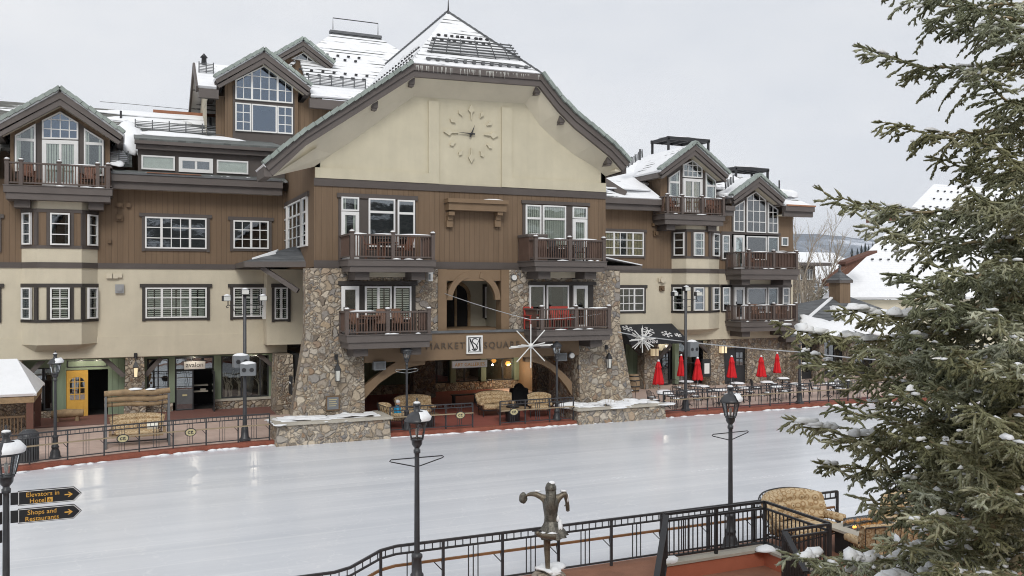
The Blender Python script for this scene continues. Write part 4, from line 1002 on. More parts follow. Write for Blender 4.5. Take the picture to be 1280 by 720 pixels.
# ---------- balconies
def balcony(X0, X1, zr, zd, zb, Yf, Yw, posts, rails=True, seed=1, cuts=2):
    d = MB(); h = zd-zb
    d.box(X0, Yf, zb+h*.48, X1, Yw-.001, zd-.02); d.box(X0+.08, Yf+.07, zb, X1-.08, Yw-.001, zb+h*.48-.003); d.box(X0-.03, Yf-.03, zd-.015, X1+.03, Yw-.002, zd+.02)
    D = d.build('balcony', 'fascia', LODGE)
    for X in (X0+.65, X1-.65):
        c = MB(); c.box(X-.3, Yf+.35, zb-.32, X+.3, Yw+.1, zb-.003); c.build('deck_corbel', 'dark_trim', D)
    yl = Yf+.09
    for X in posts:
        p = MB(); p.cbox((X, yl, (zd+zr)/2+.03), (.15, .15, zr-zd+.03)); p.cbox((X, yl, zr+.075), (.21, .21, .05)); p.lathe([(.02, .0), (.06, .05), (.0, .12)], (X, yl, zr+.1), 6); p.build('post', 'rail_post', D)
    for X in (X0+.07, X1-.07):
        p = MB(); p.cbox((X, Yw-.1, (zd+zr)/2), (.12, .12, zr-zd)); p.build('post', 'rail_post', D)
    r = MB(); q = MB(); r.box(X0+.02, yl-.06, zr-.07, X1-.02, yl+.06, zr); q.box(X0+.02, yl-.03, zd+.09, X1-.02, yl+.03, zd+.15)
    for X in (X0+.07, X1-.07): r.box(X-.06, yl+.062, zr-.07, X+.06, Yw-.04, zr); q.box(X-.03, yl+.032, zd+.09, X+.03, Yw-.04, zd+.15)
    r.build('top_rail', 'rail_post', D); q.build('bottom_rail', 'rail_post', D)
    b = MB(); x = X0+.16
    while x < X1-.1:
        if min(abs(x-q) for q in posts) > .1: b.box(x-.018, yl-.018, zd+.15, x+.018, yl+.018, zr-.07)
        x += .115
    for X in (X0+.07, X1-.07):
        y = yl+.15
        while y < Yw-.2: b.box(X-.018, y-.018, zd+.15, X+.018, y+.018, zr-.07); y += .115
    b.build('baluster', 'baluster', D)
    g = random.Random(seed); s = MB(); x = X0+.05
    while x < X1-.3:
        L = g.uniform(.5, 1.6); e = min(X1-.05, x+L)
        if g.random() < .78: s.blob(((x+e)/2, yl, zr-.005), ((e-x)/2, .065, .05), g.randint(0, 99), 2, .12)
        x = e+g.uniform(.02, .3)
    for X in posts: s.blob((X, yl, zr+.1), (.11, .11, .09), 2, 1, .1)
    for k in range(3): xx = g.uniform(X0+.3, X1-.3); s.blob((xx, Yf+.02, zd+.02), (g.uniform(.1, .4), .05, .05), k, 1, .1)
    s.build('snow', 'snow', D); return D
def bal(x0, x1, yr, yd, yb, xm, Yf, Yw, posts, X0=None, **kw):
    f = FY(Yf); X0 = XY(x0, Yf) if X0 is None else X0; X1 = XY(x1, Yf)
    return balcony(X0, X1, f.Z(xm, yr), f.Z(xm, yd), f.Z(xm, yb), Yf, Yw, [XY(p, Yf+.09) for p in posts], **kw)
BAL = {}
BAL['l'] = bal(4, 140.5, 204.7, 233.5, 250.5, 75, 41.9, YW, (8.5, 26, 74, 122, 135), seed=2)
BAL['g3l'] = bal(437, 545, 293, 324.7, 340, 490, 34.6, YG, (440, 491, 541), X0=8.26, seed=3)
BAL['g3r'] = bal(666, 758.5, 299, 326.5, 339.5, 712, 34.6, YG, (669.5, 712, 754.5), X0=16.49, seed=4)
BAL['g2l'] = bal(430, 540, 389, 418.5, 435.5, 485, 34.6, YG-.26, (433.5, 484.5, 536), X0=8.2, seed=5)
BAL['g2r'] = bal(674, 765.5, 385.5, 412.5, 426, 719, 34.6, YG-.26, (677, 719.5, 761), X0=16.6, seed=6)
BAL['r1'] = bal(831, 906.5, 246.5, 268.5, 281, 868, 41.9, YW, (834, 852.5, 877.5, 904), seed=7)
BAL['r23'] = bal(914, 999.5, 315, 336.5, 349.5, 958, 41.7, YW, (936, 967, 995.5), X0=33.35, seed=8)
BAL['r22'] = bal(914, 998, 381.5, 402, 414, 958, 41.7, YW, (936, 967, 995), X0=33.35, seed=9)

# ---------- ground floor of the wings (shop fronts set back under the cream wall)
YS = 44.4; S = FY(YS)
m = MB(); m.box(-16, YW+.31, 2.83, 7.2, 47, 2.92); m.box(21.6, YW+.31, 2.83, 38.6, 47, 2.92); m.build('soffit', 'green_frame', LODGE)
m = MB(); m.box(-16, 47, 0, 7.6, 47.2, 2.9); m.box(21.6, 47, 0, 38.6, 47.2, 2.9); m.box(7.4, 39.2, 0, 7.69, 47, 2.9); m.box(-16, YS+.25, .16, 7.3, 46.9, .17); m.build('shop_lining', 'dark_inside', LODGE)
def sfill(x0, x1, z0, z1, mat, c0=-.2, c1=0, nm='shop_wall'):
    m = MB(); m.fbox(S, S.A(x0), S.A(x1), z0, z1, c0, c1); return m.build(nm, mat, LODGE)
def sglass(x0, x1, z0, z1, bars=(), hbars=(), gl='glass_shop', bm='door_black', nm='shop_window'):
    a0, a1 = S.A(x0), S.A(x1); m = MB(); m.fbox(S, a0, a1, z0, z1, -.12, -.115); W = m.build(nm, gl, LODGE)
    k = MB(); t = .05; k.fbox(S, a0, a1, z0, z0+t, -.16, -.02); k.fbox(S, a0, a1, z1-t, z1, -.16, -.02); k.fbox(S, a0, a0+t, z0+t, z1-t, -.16, -.02); k.fbox(S, a1-t, a1, z0+t, z1-t, -.16, -.02)
    for v in bars: a = a0+(a1-a0)*v; k.fbox(S, a-.025, a+.025, z0+t, z1-t, -.155, -.03)
    for v in hbars: z = z0+(z1-z0)*v; k.fbox(S, a0+t, a1-t, z-.025, z+.025, -.15, -.035)
    k.build('window_bar', bm, W); return W
gz = .2
sfill(-40, 28, gz, 2.83, 'stone_small'); sfill(28, 38, gz, 2.83, 'green_frame'); sfill(38, 66, 2.45, 2.83, 'green_frame')
sglass(38, 54, .85, 2.44, hbars=(.33, .66)); sglass(54.5, 66, .55, 2.44, gl='glass'); sfill(38, 66, gz, .5, 'stone_small')
sfill(66, 82.5, gz, 2.83, 'siding_green'); sfill(82.5, 135, 2.30, 2.83, 'green_frame'); sfill(135, 156, gz, 2.83, 'siding_green')
m = MB(); m.fbox(S, S.A(83), S.A(110), gz, 2.29, -.12, -.04); yd = m.build('shop_door', 'door_yellow', LODGE)
m = MB(); a0, a1 = S.A(83), S.A(110); w_ = a1-a0; c = (a0+a1)/2; hw = w_*.34
m.fpoly(S, [(c-hw, .95), (c+hw, .95), (c+hw, 1.75)] + [(c+hw*math.cos(t*math.pi/8), 1.75+hw*.75*math.sin(t*math.pi/8)) for t in range(1, 8)] + [(c-hw, 1.75)], -.038, -.03); m.build('pane', 'glass_shop', yd)
m = MB()
for v in (-.34, .34): m.fbox(S, c+hw*v-.02, c+hw*v+.02, .95, 2.03, -.032, -.005)
for z in (1.2, 1.48, 1.76): m.fbox(S, c-hw, c+hw, z-.018, z+.018, -.032, -.007)
for q in (-.5, .5): m.fbox(S, c+q*hw*1.0-hw*.36, c+q*hw+hw*.36, .35, .85, -.04, -.015)
m.build('glazing_bar', 'door_yellow', yd)
m = MB(); m.fbox(S, S.A(84), S.A(134), 2.42, 2.46, 0, .03); m.fbox(S, S.A(84), S.A(134), 2.70, 2.74, 0, .03); m.fbox(S, S.A(84), S.A(84)+.04, 2.46, 2.70, 0, .03); m.fbox(S, S.A(134)-.04, S.A(134), 2.46, 2.70, 0, .03); m.build('sign_frame', 'door_black', LODGE)
sfill(156, 183, gz, 2.83, 'door_black'); sfill(180, 184, .55, 2.83, 'green_frame', -.2, .02)
sglass(184.5, 211, .62, 2.7, bars=(.5,)); sfill(180, 216, gz, .6, 'stone_small', -.2, .08); sfill(180, 219, 2.7, 2.83, 'green_frame'); sfill(211, 218.5, .61, 2.7, 'green_frame', -.2, .04)
sfill(218.5, 267, 2.72, 2.83, 'door_black')
sglass(219, 267, 2.12, 2.71, nm='transom', bars=(.42,)); 
d = sglass(219.5, 242, gz, 2.10, nm='shop_door'); m = MB(); a0, a1 = S.A(220.5), S.A(241); m.fbox(S, a0, a1, gz+.3, gz+.98, -.11, -.04); m.build('kick_panel', 'pole_grey', d)
m = MB(); m.fbox(S, S.A(228), S.A(234), gz+.68, gz+.76, -.03, -.02); m.build('plaque', 'medallion', d)
m = MB(); a = S.A(266); m.box(a-.05, YS-1.0, gz, a, YS-.06, 2.1); d2 = m.build('shop_door', 'door_black', LODGE); m = MB(); m.box(a-.062, YS-.85, gz+.25, a-.053, YS-.2, 1.95); m.build('pane', 'glass', d2)
sfill(267.5, 276.5, .55, 2.83, 'green_frame', -.2, .04); sglass(277, 336, .68, 2.72, bars=(.42, .82), gl='glass'); sfill(276.5, 340, 2.72, 2.83, 'green_frame'); sfill(336, 341, .55, 2.72, 'green_frame', -.2, .03)
sfill(267.5, 344, gz, .58, 'stone_small', -.2, .25); sfill(267.5, 344, .585, .67, 'concrete_cap', -.2, .30)
# display shelves in the doorway, pale twigs and a mannequin behind glass
m = MB(); A0 = S.A(244)
for z in (.95, 1.25): m.box(A0, YS+.8, z, S.A(262), YS+1.2, z+.05)
m.box(A0+.3, YS+.9, 1.0, A0+.55, YS+1.1, 1.1); m.build('shelf', 'concrete_cap', LODGE)
m = MB(); gt = random.Random(12)
for xx in (284, 289, 300, 326):
    X = S.A(xx)
    for k in range(6): m.tube([(X+gt.uniform(-.05,.05), YS+.45, .7), (X+gt.uniform(-.12,.12), YS+.45, 1.2), (X+gt.uniform(-.35,.35), YS+.45, 1.5+gt.random()*.5)], [.028, .02, .008], 5)
m.build('window_twigs', 'pale_bark', LODGE)
m = MB(); X = S.A(314); m.lathe([(.10, .75), (.13, 1.05), (.20, 1.25), (.17, 1.5), (.22, 1.75), (.09, 1.9), (.05, 1.95), (.09, 2.03), (.10, 2.12), (.03, 2.22)], (X, YS+.5, 0), 12); m.build('window_mannequin', 'pole_grey', LODGE)
# outer stone columns
def column(x0, x1, z1, Y0=YW+.02, Y1=YW+.75, bat=.08, mat='stone_small'):
    X0, X1 = XY(x0, Y0), XY(x1, Y0); m = MB()
    m.hexa([(X0-bat, Y0-bat, P_Z), (X1+bat, Y0-bat, P_Z), (X1+bat, Y1, P_Z), (X0-bat, Y1, P_Z), (X0, Y0, z1), (X1, Y0, z1), (X1, Y1, z1), (X0, Y1, z1)]); m.build('stone_column', mat, LODGE)
column(157, 180, 2.9); column(8, 27, 2.9); column(347, 366, 2.9, 41.6, 43.19); column(806, 823, 2.9); column(888.5, 904, 2.9)
# raking struts under the wall
def strut(xa, ya, xb, yb, Y=YW+.45, w=.2):
    a, b = onY(xa, ya, Y), onY(xb, yb, Y); m = MB(); m.bar((a[0], Y, a[1]), (b[0], Y, b[1]), .22, w); m.build('strut', 'fascia', LODGE)
strut(35, 469, 57, 447); strut(155, 470, 129, 447); strut(182, 469, 202, 447); strut(348, 463, 322, 442)
strut(822, 449, 838, 430); strut(804, 446, 787, 428); strut(887, 443, 872, 426)
# right shop fronts
m = MB(); m.box(XY(934, YW), YW+.01, P_Z, 38.55, YW+.5, 2.89); m.box(XY(904, YW), YW+.02, 2.35, XY(934, YW)-.01, YW+.5, 2.89); m.box(XY(985, YW), YW-.9, P_Z, 38.5, YW, 2.6); m.build('stone_wall', 'stone_small', LODGE)
m = MB(); m.box(XY(905, YW), YW+.2, P_Z, XY(934, YW), YW+.3, 2.34); dd = m.build('barn_door', 'door_black', LODGE)
DD = FY(YW+.2)
m = MB(); 
for x0, x1 in ((920, 923.2), (924.3, 928), (929, 932.5)):
    for y0_, y1_ in ((440.5, 447), (448.5, 456.5)): m.fbox(DD, DD.A(x0), DD.A(x1), DD.Z(926, y1_), DD.Z(926, y0_), .004, .012)
m.build('pane', 'glass_sky', dd)
m = MB(); m.fbox(DD, DD.A(906), DD.A(934), 1.18, 1.24, 0, .03); m.fbox(DD, DD.A(919), DD.A(919.6), P_Z, 2.3, 0, .025); m.build('rail', 'black_metal', dd)
sfill(770, 782, gz, 2.83, 'door_black'); sfill(782, 800, gz, 2.83, 'green_frame', -.2, 0)
m = MB(); m.fbox(S, S.A(785.5), S.A(797), .5, 2.5, .002, .02); m.build('panel', 'siding_green', LODGE)
sfill(800, 806, gz, 2.83, 'stone_small'); sfill(822, 838, 2.25, 2.83, 'recess_wall'); sglass(824, 838, gz, 2.2, nm='shop_door', bars=(.3,), gl='glass'); sfill(842.5, 847.5, gz, 2.83, 'green_frame', -.2, .1)
sglass(848, 889, .3, 2.80, bars=(.25, .55, .8), hbars=(.45,), gl='glass'); sglass(872, 880, 1.3, 2.6, gl='glass_sky', hbars=(.4,))
# ================================================================== GROUND, RINK, PATIO
def sheet(name, pts2, z, mat, kind='structure'):
    m = MB(); m.poly([(x, y, z) for x, y in pts2]); o = m.build(name, mat); o['kind'] = kind; return o
sheet('ground', [(-1500,-1500),(6500,-1500),(6500,4200),(-1500,4200)], -.12, 'snow_soft')
EDGE = [(-13, 20), (-11.5, 25), (-8.5, 29.6), (-5.6, 31.8), (-3.1, 32.9), (-.6, 33.65), (2.0, 34.2), (5.27, 34.5), (9.3, 34.35), (13.6, 34.2), (18.0, 34.2), (23, 34.3), (29, 34.3), (34.8, 34.2), (39.5, 33.4), (43, 31), (45, 27), (45.5, 22), (44, 18)]
ice_o = sheet('ice', EDGE[::-1] + [(-12, 16.2), (4, 16.2), (17, 16.2), (43, 16.2)], 0.0, 'ice')
def strip(mb, P, w0, w1, z0, z1):
    """solid strip along polyline P, from w0 to w1 metres to its left"""
    P = [Vector(p) for p in P]; n = len(P); off = []
    for i in range(n):
        d = (P[min(i+1, n-1)]-P[max(i-1, 0)]).normalized(); off.append(Vector((-d.y, d.x)))
    V = []
    for p, o in zip(P, off):
        a, b = p+o*w0, p+o*w1; V += [(a.x,a.y,z0), (b.x,b.y,z0), (b.x,b.y,z1), (a.x,a.y,z1)]
    F = []
    for i in range(n-1):
        for k in range(4):
            k2 = (k+1) % 4; F.append((i*4+k, (i+1)*4+k, (i+1)*4+k2, i*4+k2))
    F += [(3,2,1,0), (4*n-4, 4*n-3, 4*n-2, 4*n-1)]
    mb.add(V, F); return mb
def smooth(P, n=4):
    out = []
    for i in range(len(P)-1):
        p0, p1, p2, p3 = [Vector(P[max(0, min(len(P)-1, j))]) for j in (i-1, i, i+1, i+2)]
        for k in range(n):
            t = k/n; out.append(.5*((2*p1)+(p2-p0)*t+(2*p0-5*p1+4*p2-p3)*t*t+(3*p1-p0-3*p2+p3)*t**3))
    out.append(Vector(P[-1])); return [tuple(p) for p in out]
EDG = smooth(EDGE)
struct('kerb', strip(MB(), EDG, 0, .34, -.1, .165), 'kerb_red')
sheet('pavement', [(x, y+.2) for x, y in EDG if -13 < x < 44] + [(52, 34), (52, 47.5), (-16, 47.5), (-16, 30)], .15, 'paver_pale')
sheet('pavement', [(9.3, 34.68), (19.5, 34.55), (19.5, 46.9), (9.3, 46.9)], .154, 'paver_red')
st_ = MB(); st_.box(-12, 41.6, .10, 7.0, 44.6, .2); struct('pavement', st_, 'paver_step')
sheet('pavement', [(23, 34.62), (34.5, 34.55), (38, 34.0), (38.3, 35.3), (23, 35.5)], .154, 'paver_red')
# ridge of scraped snow along the boards
m = MB(); g = random.Random(4)
for i in range(8, len(EDG)-14):
    a, b = Vector(EDG[i]), Vector(EDG[i+1])
    n = max(2, int((b-a).length/.22))
    for k in range(n):
        p = a.lerp(b, (k+g.random())/n); d = (b-a).normalized(); nn = Vector((d.y, -d.x))
        if g.random() < .75:
            q = p+nn*g.uniform(.02, .10); m.blob((q.x, q.y, 0.0), (g.uniform(.12, .38), g.uniform(.05, .16), g.uniform(.02, .06)), g.randint(0, 60), 1, .2, True, math.atan2(d.y, d.x))
tag(m.build('snow', 'snow'), 'low ridge of scraped snow along the far rink kerb', 'snow', kind='stuff')

# ================================================================== FENCES
def fence(name, label, P, z, h=1.02, bay=1.22, meds=(), side=-1, hand='brass_wood', rods=True, cat='railing', group=None, snow=0):
    """P polyline (x,y) or (x,y,z); double top rail with pickets, handrail on brackets, bottom rail, three rods per bay"""
    P = [Vector((p[0], p[1], p[2] if len(p) > 2 else z)) for p in P]
    c = P[len(P)//2]; T = thing(name, label, cat, (c.x, c.y, z), group)
    pos_ = []; L = 0; acc = 0; cum = [0]
    for a, b in zip(P[:-1], P[1:]): cum.append(cum[-1]+(b-a).length)
    tot = cum[-1]; n = max(1, round(tot/bay))
    def at(s):
        s = max(0, min(tot, s))
        for i in range(len(P)-1):
            if s <= cum[i+1]+1e-6: return P[i].lerp(P[i+1], (s-cum[i])/max(1e-6, cum[i+1]-cum[i]))
        return P[-1]
    up = Vector((0,0,1)); fine = [at(tot*k/(n*4)) for k in range(n*4+1)]
    r = MB(); r0 = MB()
    for a, b in zip(fine[:-1], fine[1:]):
        r.bar(a+up*h, b+up*h, .055, .045); r.bar(a+up*(h-.15), b+up*(h-.15), .04, .035); r0.bar(a+up*.10, b+up*.10, .035, .035)
        for t in (.3, .8): q = a.lerp(b, t); r.bar(q+up*(h-.15), q+up*(h-.02), .018)
    r.build('top_rail', 'rail_metal', T); r0.build('bottom_rail', 'rail_metal', T)
    hr = MB()
    for a, b in zip(fine[:-1], fine[1:]):
        d = (b-a).normalized(); o = Vector((d.y, -d.x, 0))*.09*(-side); hr.bar(a+up*(h-.40)+o, b+up*(h-.40)+o, .05, .045)
    hr.build('handrail', hand, T)
    for k in range(n+1):
        p = at(tot*k/n); q = MB(); q.bar(p-up*.02, p+up*h, .05)
        d = (at(tot*k/n+.1)-at(tot*k/n-.1)).normalized(); o = Vector((d.y, -d.x, 0))*.09*(-side)
        q.bar(p+up*(h-.68), p+o+up*(h-.42), .018); q.bar(p+up*(h-.60)-d*0, p-d*.16+up*(h-.42)+o, .016); q.bar(p+up*(h-.60), p+o+up*(h-.42), .016)
        q.build('post', 'rail_metal', T)
    if rods:
        for k in range(n):
            q = MB()
            for t in (.42, .5, .58): p = at(tot*(k+t)/n); q.bar(p+up*.10, p+up*(h-.15), .018)
            q.build('rods', 'rail_metal', T)
    for k in meds:
        p = at(tot*(k+.5)/n); d = (at(tot*(k+.5)/n+.1)-p).normalized(); o = Vector((d.y, -d.x, 0))
        fr = Fr((p.x+o.x*.13, p.y+o.y*.13), (d.x, d.y)); q = MB(); zc = p.z+h-.46
        ov = lambda sx, sz: [(math.cos(t*math.pi/9)*sx, zc+math.sin(t*math.pi/9)*sz) for t in range(18)]
        q.fpoly(fr, ov(.21, .155), -.01, .015); ob = q.build('medallion', 'rail_metal', T)
        q = MB(); q.fpoly(fr, ov(.175, .125), .0155, .025); q.build('plate', 'medallion', ob)
        q = MB(); arcbar(q, fr, (-.05, zc), .03, .055, .6, 5.6, .026, .032, 6); q.fbox(fr, .01, .035, zc-.055, zc+.055, .026, .032); q.fbox(fr, .04, .10, zc-.055, zc-.035, .026, .032); q.fbox(fr, .04, .08, zc+.0, zc+.055, .026, .032); q.build('monogram', 'rail_metal', ob)
    if snow:
        q = MB(); gg = random.Random(snow)
        for k in range(n*2):
            if gg.random() < .5: p = at(tot*(k+gg.random())/(n*2)); q.blob((p.x, p.y, p.z+h+.02), (gg.uniform(.1, .3), .035, .03), k, 1, .1, True, 0)
        if q.v: q.build('snow', 'snow', T)
    return T
def along(x0, x1, off):
    pts_ = [p for p in EDG if x0 < p[0] < x1]; 
    def yat(x):
        for a, b in zip(EDG[:-1], EDG[1:]):
            if a[0] <= x <= b[0]: return a[1]+(b[1]-a[1])*(x-a[0])/(b[0]-a[0])
    q = [(x0, yat(x0))]+pts_+[(x1, yat(x1))]; return [(x, y+off) for x, y in q]
FG = 'rink railings along the far patio'
fence('rink_railing', 'long dark railing with brass handrail and two oval badges in front of the porch swing', along(-6.0, 5.2, .2), .165, meds=(5, 7))
fence('rink_railing', 'short dark railing with one oval badge in front of the person under the arch', along(9.95, 13.5, .2), .165, meds=(2,))
fence('rink_railing', 'short dark railing with one oval badge in front of the round pale fire table', along(14.75, 18.3, .2), .165, meds=(0,))
fence('rink_railing', 'long dark railing in front of the red closed parasols and cafe tables', along(23.1, 40.5, .2), .165)
fence('terrace_railing', 'dark railing with wooden handrail along the near rink edge, stepping down at one end', [(2.0, 16.05, -.14), (3.75, 16.05, -.14), (4.55, 16.05, .2), (15.7, 16.05, .2)], .2, h=.98, hand='oak_rail', side=1)
fence('terrace_railing', 'short stretch of dark railing beyond the rink gate, half hidden by the spruce', [(17.4, 16.1), (24, 16.1)], .2, h=.98, hand='oak_rail', side=1)

# near terrace, stair well and its railings
sheet('pavement', [(4.6, -6), (30, -6), (30, 16.25), (4.6, 16.25)], .2, 'terrace')
m = MB(); m.box(4.5, 16.25, -.1, 40, 16.36, .16); struct('kerb', m, 'kerb_red')
m = MB(); m.box(-8, 13.0, -.10, 4.59, 16.25, -.14); struct('path', m, 'terrace')
WT = thing('stair_wall', 'orange red stucco parapet wall round the stairwell', 'wall', (11.2, 14, .2))
m = MB(); m.box(9.95, 14.75, -2.2, 12.65, 15.0, .50); m.box(12.4, 11.4, -2.2, 12.65, 14.749, .50); m.build('parapet', 'stucco_red', WT)
m = MB(); m.box(9.93, 14.72, .503, 12.68, 15.02, .56); m.box(12.37, 11.4, .503, 12.68, 14.718, .56); m.build('coping', 'concrete_cap', WT)
s = MB(); s.blob((12.45, 14.7, .56), (.35, .2, .08), 3); s.blob((10.1, 14.85, .56), (.2, .15, .12), 5); s.build('snow', 'snow', WT)
def bars(name, label, segs, h, z, pitch=.115, cat='railing'):
    T = thing(name, label, cat, (segs[0][0][0], segs[0][0][1], z)); r = MB(); r0 = MB(); b = MB(); up = Vector((0,0,1))
    for a, c in segs:
        a, c = Vector((*a, z)), Vector((*c, z)); L = (c-a).length
        r.bar(a+up*h, c+up*h, .055, .05); r.bar(a+up*(h-.14), c+up*(h-.14), .045, .04); r0.bar(a+up*.09, c+up*.09, .045, .04)
        n = int(L/pitch)
        for k in range(1, n): p = a.lerp(c, k/n); b.bar(p+up*.09, p+up*(h-.14), .02)
        for k in range(0 if a == Vector((*segs[0][0], z)) else 1, max(2, round(L/1.3)+1)):
            q = MB(); p = a.lerp(c, k/(max(2, round(L/1.3)+1)-1)); q.bar(p, p+up*(h+.01), .06); q.build('post', 'black_metal', T)
    r.build('top_rail', 'black_metal', T); r0.build('bottom_rail', 'black_metal', T); b.build('baluster', 'black_metal', T); return T
bars('stair_railing', 'black barred railing on top of the red stairwell wall', [((9.98, 14.87), (12.52, 14.87)), ((12.52, 14.87), (12.52, 13.0))], .95, .56)
bars('stair_railing', 'small black barred railing panel at the near side of the stairwell beside the spruce', [((12.45, 12.95), (11.35, 12.95))], .95, .56)
for lab, a, b in (('sloping black stair handrail with flat side plate, left of the red wall', (9.98, 14.80, 1.50), (8.95, 13.6, .72)), ('sloping black stair handrail running down to the spruce branches', (11.33, 12.9, 1.5), (11.1, 12.1, 1.02))):
    T = thing('stair_handrail', lab, 'handrail', (a[0], a[1], .2)); A_, B_ = Vector(a), Vector(b)
    m = MB(); m.bar(A_, B_, .11, .05); m.bar(A_-Vector((0,0,.95)), B_-Vector((0,0,.95)), .05, .05); m.build('top_rail', 'black_metal', T)
    m = MB(); 
    for k in range(14): p = A_.lerp(B_, k/13); m.bar(p-Vector((0,0,.95)), p, .045 if k in (0, 13) else .02)
    m.build('baluster', 'black_metal', T)

# ================================================================== PLANTERS
def planter(label, X0, X1, Y0, Y1, h, soil):
    T = thing('stone_planter', label, 'planter', ((X0+X1)/2, (Y0+Y1)/2, 0))
    m = MB(); m.hexa([(X0, Y0, -.05), (X1, Y0, -.05), (X1, Y1, -.05), (X0, Y1, -.05), (X0+.05, Y0+.05, h), (X1-.05, Y0+.05, h), (X1-.05, Y1, h), (X0+.05, Y1, h)]); m.build('wall', 'stone_wall', T)
    m = MB(); m.box(X0-.06, Y0-.05, h+.003, X1+.06, Y0+.3, h+.10); m.box(X0-.06, Y0+.302, h+.003, X0+.26, Y1, h+.10); m.box(X1-.26, Y0+.302, h+.003, X1+.06, Y1, h+.10); m.build('coping', 'concrete_cap', T)
    m = MB(); m.box(X0+.262, Y0+.304, h+.004, X1-.262, Y1, h+.05); m.build('soil', 'planter_soil', T)
    m = MB(); g = random.Random(int(X0)); 
    for k in range(34):
        x, y = g.uniform(X0+.1, X1-.1), g.uniform(Y0+.05, Y1-.1); m.blob((x, y, h+.05), (g.uniform(.2, .6), g.uniform(.12, .4), g.uniform(.03, .085)*soil), k, 3, .28, True, g.uniform(-.4, .4))
    m.build('snow', 'snow', T); return T
planter('low stone planter with patchy snow at the foot of the left pillar', 5.35, 9.85, 34.05, 36.0, .78, .7)
planter('low stone planter under thick snow at the foot of the right pillar', 18.35, 22.95, 34.05, 36.0, .60, 1.6)
m = MB(); g = random.Random(2)
for k in range(9):
    x = 20.8+g.uniform(-.8, .8); y = 35+g.uniform(-.4, .4); m.tube([(x, y, .6), (x+g.uniform(-.2, .2), y, .6+g.uniform(.3, .7))], [.012, .004], 4)
tag(m.build('dry_plant', 'twig_bark'), 'few dry plant stalks sticking out of the snowy right planter', 'plant')

# ================================================================== LAMP POSTS
def lamp(label, arms='tri', snow=True, seed=1):
    T = thing('street_lamp', label, 'street lamp', (0,0,0)); n = 10
    m = MB(); m.lathe([(.20, 0), (.20, .05), (.17, .09), (.155, .22), (.12, .30), (.105, .36), (.125, .38), (.125, .42), (.095, .45), (.085, .70), (.09, .71), (.105, .74), (.105, .78), (.06, .82)], n=14); m.build('base', 'lamp_metal', T)
    m = MB(); m.lathe([(.055, .80), (.046, 2.6), (.046, 2.68), (.066, 2.69), (.066, 2.75), (.05, 2.76), (.05, 2.80)], n=12); m.build('pole', 'lamp_metal', T)
    m = MB(); m.lathe([(.05, 2.79), (.075, 2.82), (.10, 2.86), (.105, 2.93), (.125, 2.935), (.125, 2.965), (.10, 2.97)], n=12); m.build('lantern_cup', 'lamp_metal', T)
    m = MB(); m.lathe([(.120, 2.972), (.185, 3.26)], n=6, smooth=False, caps=False, rot=.3); m.build('lantern_glass', 'lamp_glass', T)
    m = MB()
    for k in range(6):
        t = .3+k*math.pi/3; m.bar((.123*math.cos(t), .123*math.sin(t), 2.965), (.190*math.cos(t), .190*math.sin(t), 3.27), .018)
    m.lathe([(.196, 3.262), (.20, 3.29), (.17, 3.292)], n=6, rot=.3, smooth=False); m.build('lantern_frame', 'lamp_metal', T)
    m = MB(); m.lathe([(.02, 2.97), (.02, 3.02), (.032, 3.06), (.028, 3.14), (.0, 3.16)], n=8); m.build('bulb', 'frost_glass', T)
    m = MB(); m.lathe([(.235, 3.285), (.24, 3.30), (.215, 3.33), (.17, 3.40), (.11, 3.45), (.062, 3.47), (.062, 3.50), (.055, 3.51), (.055, 3.57), (.075, 3.58), (.07, 3.62), (.02, 3.63)], n=14); m.build('lantern_roof', 'lamp_metal', T)
    m = MB(); m.lathe([(.02, 3.62), (.03, 3.65), (.012, 3.67), (.022, 3.70), (.0, 3.74)], n=8); m.build('finial', 'lamp_metal', T)
    if arms == 'tri':
        m = MB()
        for s in (-1, 1): m.tube([(s*.045, 0, 2.60), (s*.50, 0, 2.60), (s*.53, 0, 2.575), (s*.50, 0, 2.56), (s*.045, 0, 2.44)], .011, 5)
        m.build('banner_arm', 'black_metal', T)
    if arms == 'loop':
        m = MB()
        for s in (-1, 1): m.tube([(s*.05, 0, 2.50), (s*.42, .05, 2.53), (s*.5, 0, 2.48), (s*.42, -.05, 2.43), (s*.05, 0, 2.36)], .012, 5)
        m.build('banner_arm', 'vent_steel', T)
    if snow:
        m = MB(); gs_ = random.Random(seed); nA = 12; pr_ = [(.245, 3.305), (.238, 3.325), (.205, 3.365), (.16, 3.425), (.105, 3.465)]; V_ = []; F_ = []
        for j, (r_, z_) in enumerate(pr_):
            for k in range(nA+1):
                e_ = 0 if (j in (0, 4) or k in (0, nA)) else .042*gs_.uniform(.6, 1.15); a_ = R(-88+gs_.uniform(-5, 5)+165*k/nA); V_.append(((r_+.012+e_*.6)*math.cos(a_), (r_+.012+e_*.6)*math.sin(a_), z_+e_+.004))
        for j in range(4):
            for k in range(nA): q_ = j*(nA+1)+k; F_.append((q_, q_+1, q_+nA+2, q_+nA+1))
        m.add(V_, F_, True); m.blob((0, 0, 3.62), (.075, .075, .05), seed+2, 1, .1); m.build('snow', 'snow', T)
    return T
def put(o, loc, rz=0): o.location = loc; o.rotation_euler = (0, 0, rz); return o
SL = lamp('near black lamp post with snowy lantern standing left of the statue', seed=3)
put(SL, (5.05, 15.72, .29), R(0))
put(copy_tree(SL, label='near black lamp post with snowy lantern inside the terrace railing by the stairwell'), (12.4, 15.87, .24), R(4))
LS = copy_tree(SL, label='near black lamp post at the left picture edge carrying the direction boards'); put(LS, (-1.62, 15.4, .25), R(-8))
for c_ in list(LS.children):
    if c_.name.startswith('banner_arm'): bpy.data.objects.remove(c_)
